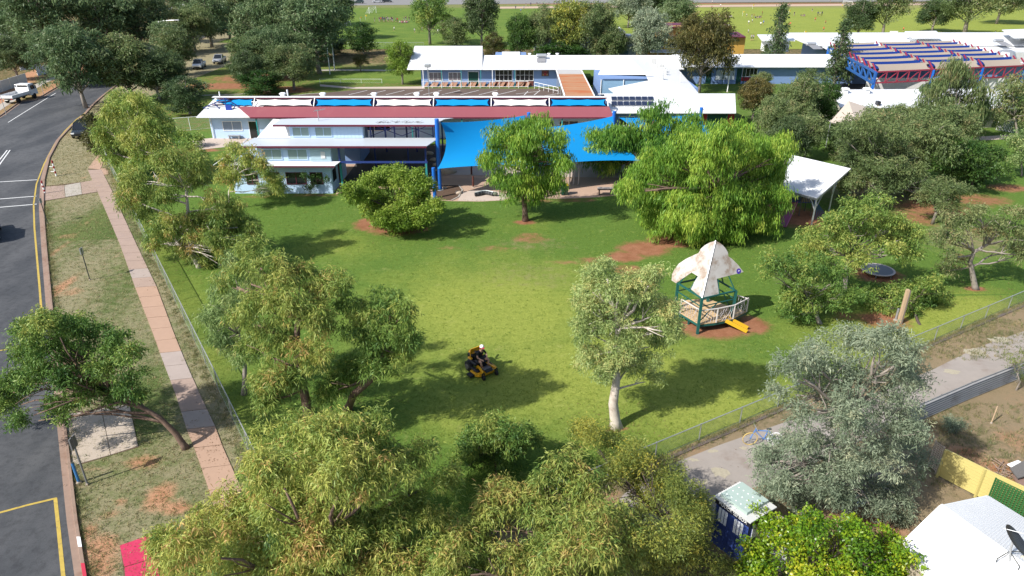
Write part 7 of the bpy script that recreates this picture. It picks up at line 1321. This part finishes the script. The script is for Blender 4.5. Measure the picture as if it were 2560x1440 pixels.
for x in (-.45, 0, .45): o(MB().lathe((x, .2, .27), [(.14, 0), (.13, .07), (.05, .09)], 14), 'spindle_cover', MK, dko)
o(MB().bev(-.60, -.40, -.3, .2, .27, .40, .04), 'belt_cover', MK, dko); o(MB().bev(.40, .60, -.3, .2, .27, .40, .04), 'belt_cover', MK, dko)
o(MB().box(.73, 1.0, -.05, .35, .14, .24), 'discharge_chute', MK, dko)
o(MB().bev(-.24, .24, .18, .62, .42, .50, .04, .03), 'foot_plate', MG); mb = MB()
mb.slab([(-.24, .62, .50), (.24, .62, .50), (.22, .74, .36), (-.22, .74, .36)], .03); o(mb, 'front_guard', MK)
o(MB().bev(-.27, .27, -.42, .12, .56, .70, .07), 'seat_base', MK); mb = MB(); mb.mx = Matrix.Translation((0, -.40, .66)) @ Matrix.Rotation(R(-12), 4, 'X'); mb.bev(-.25, .25, -.07, .07, 0, .55, .06); o(mb, 'seat_back', MK)
o(MB().bev(-.30, .30, -1.05, -.55, .46, .86, .08), 'engine', MK); o(MB().bev(-.26, .26, -1.02, -.6, .86, .98, .08), 'engine_cowl', MY); o(MB().lathe((.0, -.8, .98), [(.16, 0), (.15, .06), (.04, .08)], 14), 'air_intake', MG)
mb = MB(); mb.tube([(-.34, -.6, .5), (-.34, -.62, 1.15), (-.30, -.64, 1.22), (.30, -.64, 1.22), (.34, -.62, 1.15), (.34, -.6, .5)], .028, 8); o(mb, 'roll_bar', MY); mb = MB(); mb.slab([(-.3, -.66, 1.20), (.3, -.66, 1.20), (.3, -.70, .92), (-.3, -.70, .92)], .03); o(mb, 'bar_panel', MY)
mb = MB(); mb.beam((-.30, -.75, 1.0), (-.72, -.95, .92), .10, .05); o(mb, 'grass_bin_lever', MK)
# driver
J = {'hip': ((0, -.20, .80), .14), 'belly': ((0, -.19, .96), (.15, .12)), 'chest': ((0, -.10, 1.18), (.17, .125)), 'neck': ((0, -.03, 1.36), .06), 'head': ((0, .03, 1.47), .098), 'face': ((0, .055, 1.53), .10), 'crown': ((0, .03, 1.61), .085)}
bones = [('hip', 'belly'), ('belly', 'chest'), ('chest', 'neck'), ('neck', 'head'), ('head', 'face'), ('face', 'crown')]
for s_, n in ((1, 'r'), (-1, 'l')):
    J.update({'thigh' + n: ((s_ * .12, -.10, .78), .10), 'midthigh' + n: ((s_ * .20, .10, .80), .085), 'knee' + n: ((s_ * .26, .28, .83), .065), 'calf' + n: ((s_ * .24, .30, .68), .058), 'ankle' + n: ((s_ * .19, .30, .54), .04), 'toe' + n: ((s_ * .20, .44, .52), .04), 'shoulder' + n: ((s_ * .20, -.08, 1.27), .07), 'elbow' + n: ((s_ * .31, .02, 1.02), .048), 'wrist' + n: ((s_ * .20, .22, .93), .034), 'palm' + n: ((s_ * .16, .29, .92), .036)})
    bones += [('hip', 'thigh' + n), ('thigh' + n, 'midthigh' + n), ('midthigh' + n, 'knee' + n), ('knee' + n, 'calf' + n), ('calf' + n, 'ankle' + n), ('ankle' + n, 'toe' + n), ('chest', 'shoulder' + n), ('shoulder' + n, 'elbow' + n), ('elbow' + n, 'wrist' + n), ('wrist' + n, 'palm' + n)]
    for i, dx in enumerate((-.03, -.01, .012, .034)):
        J['fa%d%s' % (i, n)] = ((s_ * (.15 + dx), .345, .915 - .004 * i), .011); J['fb%d%s' % (i, n)] = ((s_ * (.14 + dx), .365 - .006 * abs(i - 1), .875), .009); bones += [('palm' + n, 'fa%d%s' % (i, n)), ('fa%d%s' % (i, n), 'fb%d%s' % (i, n))]
    J['tha' + n] = ((s_ * .10, .27, .93), .012); J['thb' + n] = ((s_ * .085, .31, .915), .010); bones += [('palm' + n, 'tha' + n), ('tha' + n, 'thb' + n)]
me = skin_mesh(J, bones, 2); SHIRT = M('shirt_black', (.012, .012, .016), .8); BOOT = M('boot_tan', (.22, .10, .045), .7); SHORT = M('shorts_dark', (.03, .03, .035), .8)
reg = [(1, 'hip', 'chest'), (1, 'chest', 'neck', -.03), (0, 'neck', 'head'), (0, 'head', 'face', .02), (4, 'face', 'crown')]
for n in 'rl': reg += [(2, 'hip', 'thigh' + n), (2, 'thigh' + n, 'midthigh' + n), (0, 'midthigh' + n, 'knee' + n), (0, 'knee' + n, 'ankle' + n), (3, 'ankle' + n, 'toe' + n, .02), (1, 'chest', 'shoulder' + n), (1, 'shoulder' + n, 'shoulder' + n, .05), (0, 'elbow' + n, 'wrist' + n), (0, 'wrist' + n, 'palm' + n)]
paint_regions(me, J, reg, [SKIN, SHIRT, SHORT, BOOT, HAIR])
DR = thing('person', 'mower driver in black shirt, shorts and white cap, forearms on knees', 'person', org, mrz); link('body', me, DR)
def od(mb, nm, m_, sm=True, par=None): return mb.obj(nm, m_, par or DR, smooth=sm, local=True)
RC = M('cap_red', (.40, .03, .05), .7); CAPW = M('cap_white', (.78, .78, .77), .7)
cap = od(MB().lathe((0, .03, 1.60), [(.118, -.02), (.12, .02), (.105, .08), (.06, .115), (.01, .122)], 16), 'cap', CAPW)
mb = MB(); mb.slab([(-.09, .12, 1.60), (-.075, .20, 1.582), (0, .235, 1.575), (.075, .20, 1.582), (.09, .12, 1.60)], .012); od(mb, 'cap_brim', RC, False, cap)
for s_ in (-1, 1): od(MB().ell((s_ * .105, .03, 1.53), (.03, .045, .055), 8, 6), 'earmuff', RC); od(MB().ell((s_ * .038, .148, 1.545), (.014, .010, .008), 6, 4), 'eye', HAIR)
od(MB().ell((0, .162, 1.515), (.016, .022, .028), 6, 5), 'nose', SKIN); od(MB().ell((0, .150, 1.475), (.030, .008, .007), 6, 4), 'mouth', M('lip', (.25, .09, .08), .6))

# ---- weeds and litter: too many and too small to count
def tufts(name, label, pts, hgt, wid, mat, per=7, seed=1):
    r = np.random.default_rng(seed); n = len(pts) * per; P = np.repeat(np.array(pts, np.float32), per, 0) + np.c_[r.normal(0, .07, (n, 2)), np.zeros(n)]
    a = r.uniform(0, 6.28, n); h_ = hgt * r.uniform(.5, 1.3, n); w = wid * r.uniform(.6, 1.2, n); ln = r.normal(0, .5, (n, 2)) * h_[:, None]
    sd = np.c_[np.cos(a) * w, np.sin(a) * w, np.zeros(n)]; top = P + np.c_[ln, h_]
    V = np.stack([P - sd, P + sd, top], 1).reshape(-1, 3).astype(np.float32); me = bpy.data.meshes.new(name)
    me.vertices.add(len(V)); me.vertices.foreach_set('co', V.ravel()); me.loops.add(len(V)); me.loops.foreach_set('vertex_index', np.arange(len(V), dtype=np.int32)); me.polygons.add(n); me.polygons.foreach_set('loop_start', np.arange(0, len(V), 3, dtype=np.int32)); me.update(calc_edges=True); me.materials.append(mat)
    me.attributes.new('tint', 'FLOAT', 'FACE').data.foreach_set('value', np.clip(np.repeat(r.normal(.5, .22, len(pts)), per) + r.normal(0, .1, n), 0, 1).astype(np.float32))
    return tag(link(name, me), label, 'weeds', kind='stuff')
DRYL = LEAF('leaf_dry_grass', [(0, (.05, .075, .02)), (.4, (.105, .115, .045)), (.75, (.19, .155, .075)), (1, (.24, .19, .10))]); GRSL = LEAF('leaf_lawn_grass', [(0, (.04, .08, .010)), (.5, (.10, .145, .020)), (1, (.17, .20, .035))])
r_ = np.random.default_rng(5); pts = []
for k in range(1500): y = r_.uniform(19, 43); x = fenceR(y) + abs(r_.normal(.1, .45)) + .1; pts.append((x, y, 0))
for k in range(700): p = g(r_.uniform(2280, 2600), r_.uniform(800, 900)); pts.append((p.x, p.y, 0)) if p.x > fenceR(p.y) + .2 else None
for k in range(900): y = r_.uniform(18, 74); x = fenceL(y) - abs(r_.normal(0, .35)) - .05; pts.append((x, y, 0))
for k in range(700): y = r_.uniform(18, 60); x = kerbx(y) + .5 + abs(r_.normal(0, .25)); pts.append((x, y, 0))
for k in range(500): p = g(r_.uniform(2300, 2600), r_.uniform(1010, 1220)); pts.append((p.x, p.y, 0))
tufts('dry_weeds', 'dry weeds along the fences, kerb and lane edges', pts, .16, .012, DRYL, 9, 3)
pts = []
while len(pts) < 13500:
    y = 17.5 + 88 * r_.uniform() ** 1.3; x = r_.uniform(kerbx(y) + .55, fenceL(y) - .1 if y < 79 else kerbx(y) + 7)
    if float(np.interp(y, py_, plx)) - .05 < x < float(np.interp(y, py_, prx)) + .05: continue
    pts.append((x, y, 0))
tufts('verge_grass', 'patchy dry grass of the street verge', pts, .07, .018, DRYL, 5, 4)
pts = []
while len(pts) < 22000:
    y = r_.uniform(19, 62); x = r_.uniform(fenceL(y) + .1, min(fenceR(y) - .1, 40.0) if y < 42 else 40.0)
    if x < fenceL(y): continue
    dd = max([max(0, 1.25 - math.hypot((x - e[0]) / e[2], (y - e[1]) / e[3])) * e[4] for e in LAWN_DIRT[:34]])
    if dd > .12: continue
    pts.append((x, y, 0))
tufts('lawn_grass', 'short mown lawn grass', pts, .06, .016, GRSL, 5, 6)
LIT = LEAF('leaf_litter', [(0, (.06, .035, .02)), (.5, (.13, .075, .04)), (1, (.2, .13, .07))]); pts = []
for px, py, sp_, n_ in ((778, 1078, 3, 500), (870, 1020, 2.5, 300), (1541, 1068, 2, 350), (466, 1120, 2.5, 300), (500, 668, 3, 250), (2120, 1290, 4, 700), (2110, 740, 3, 300), (1800, 590, 4, 300), (2440, 722, 3, 250), (990, 578, 2.5, 250)):
    b = g(px, py)
    for k in range(n_): pts.append((b.x + r_.normal(0, sp_ * .6), b.y + r_.normal(0, sp_ * .6), .045))
tufts('leaf_litter', 'fallen leaves scattered under the trees', pts, .03, .035, LIT, 2, 8)
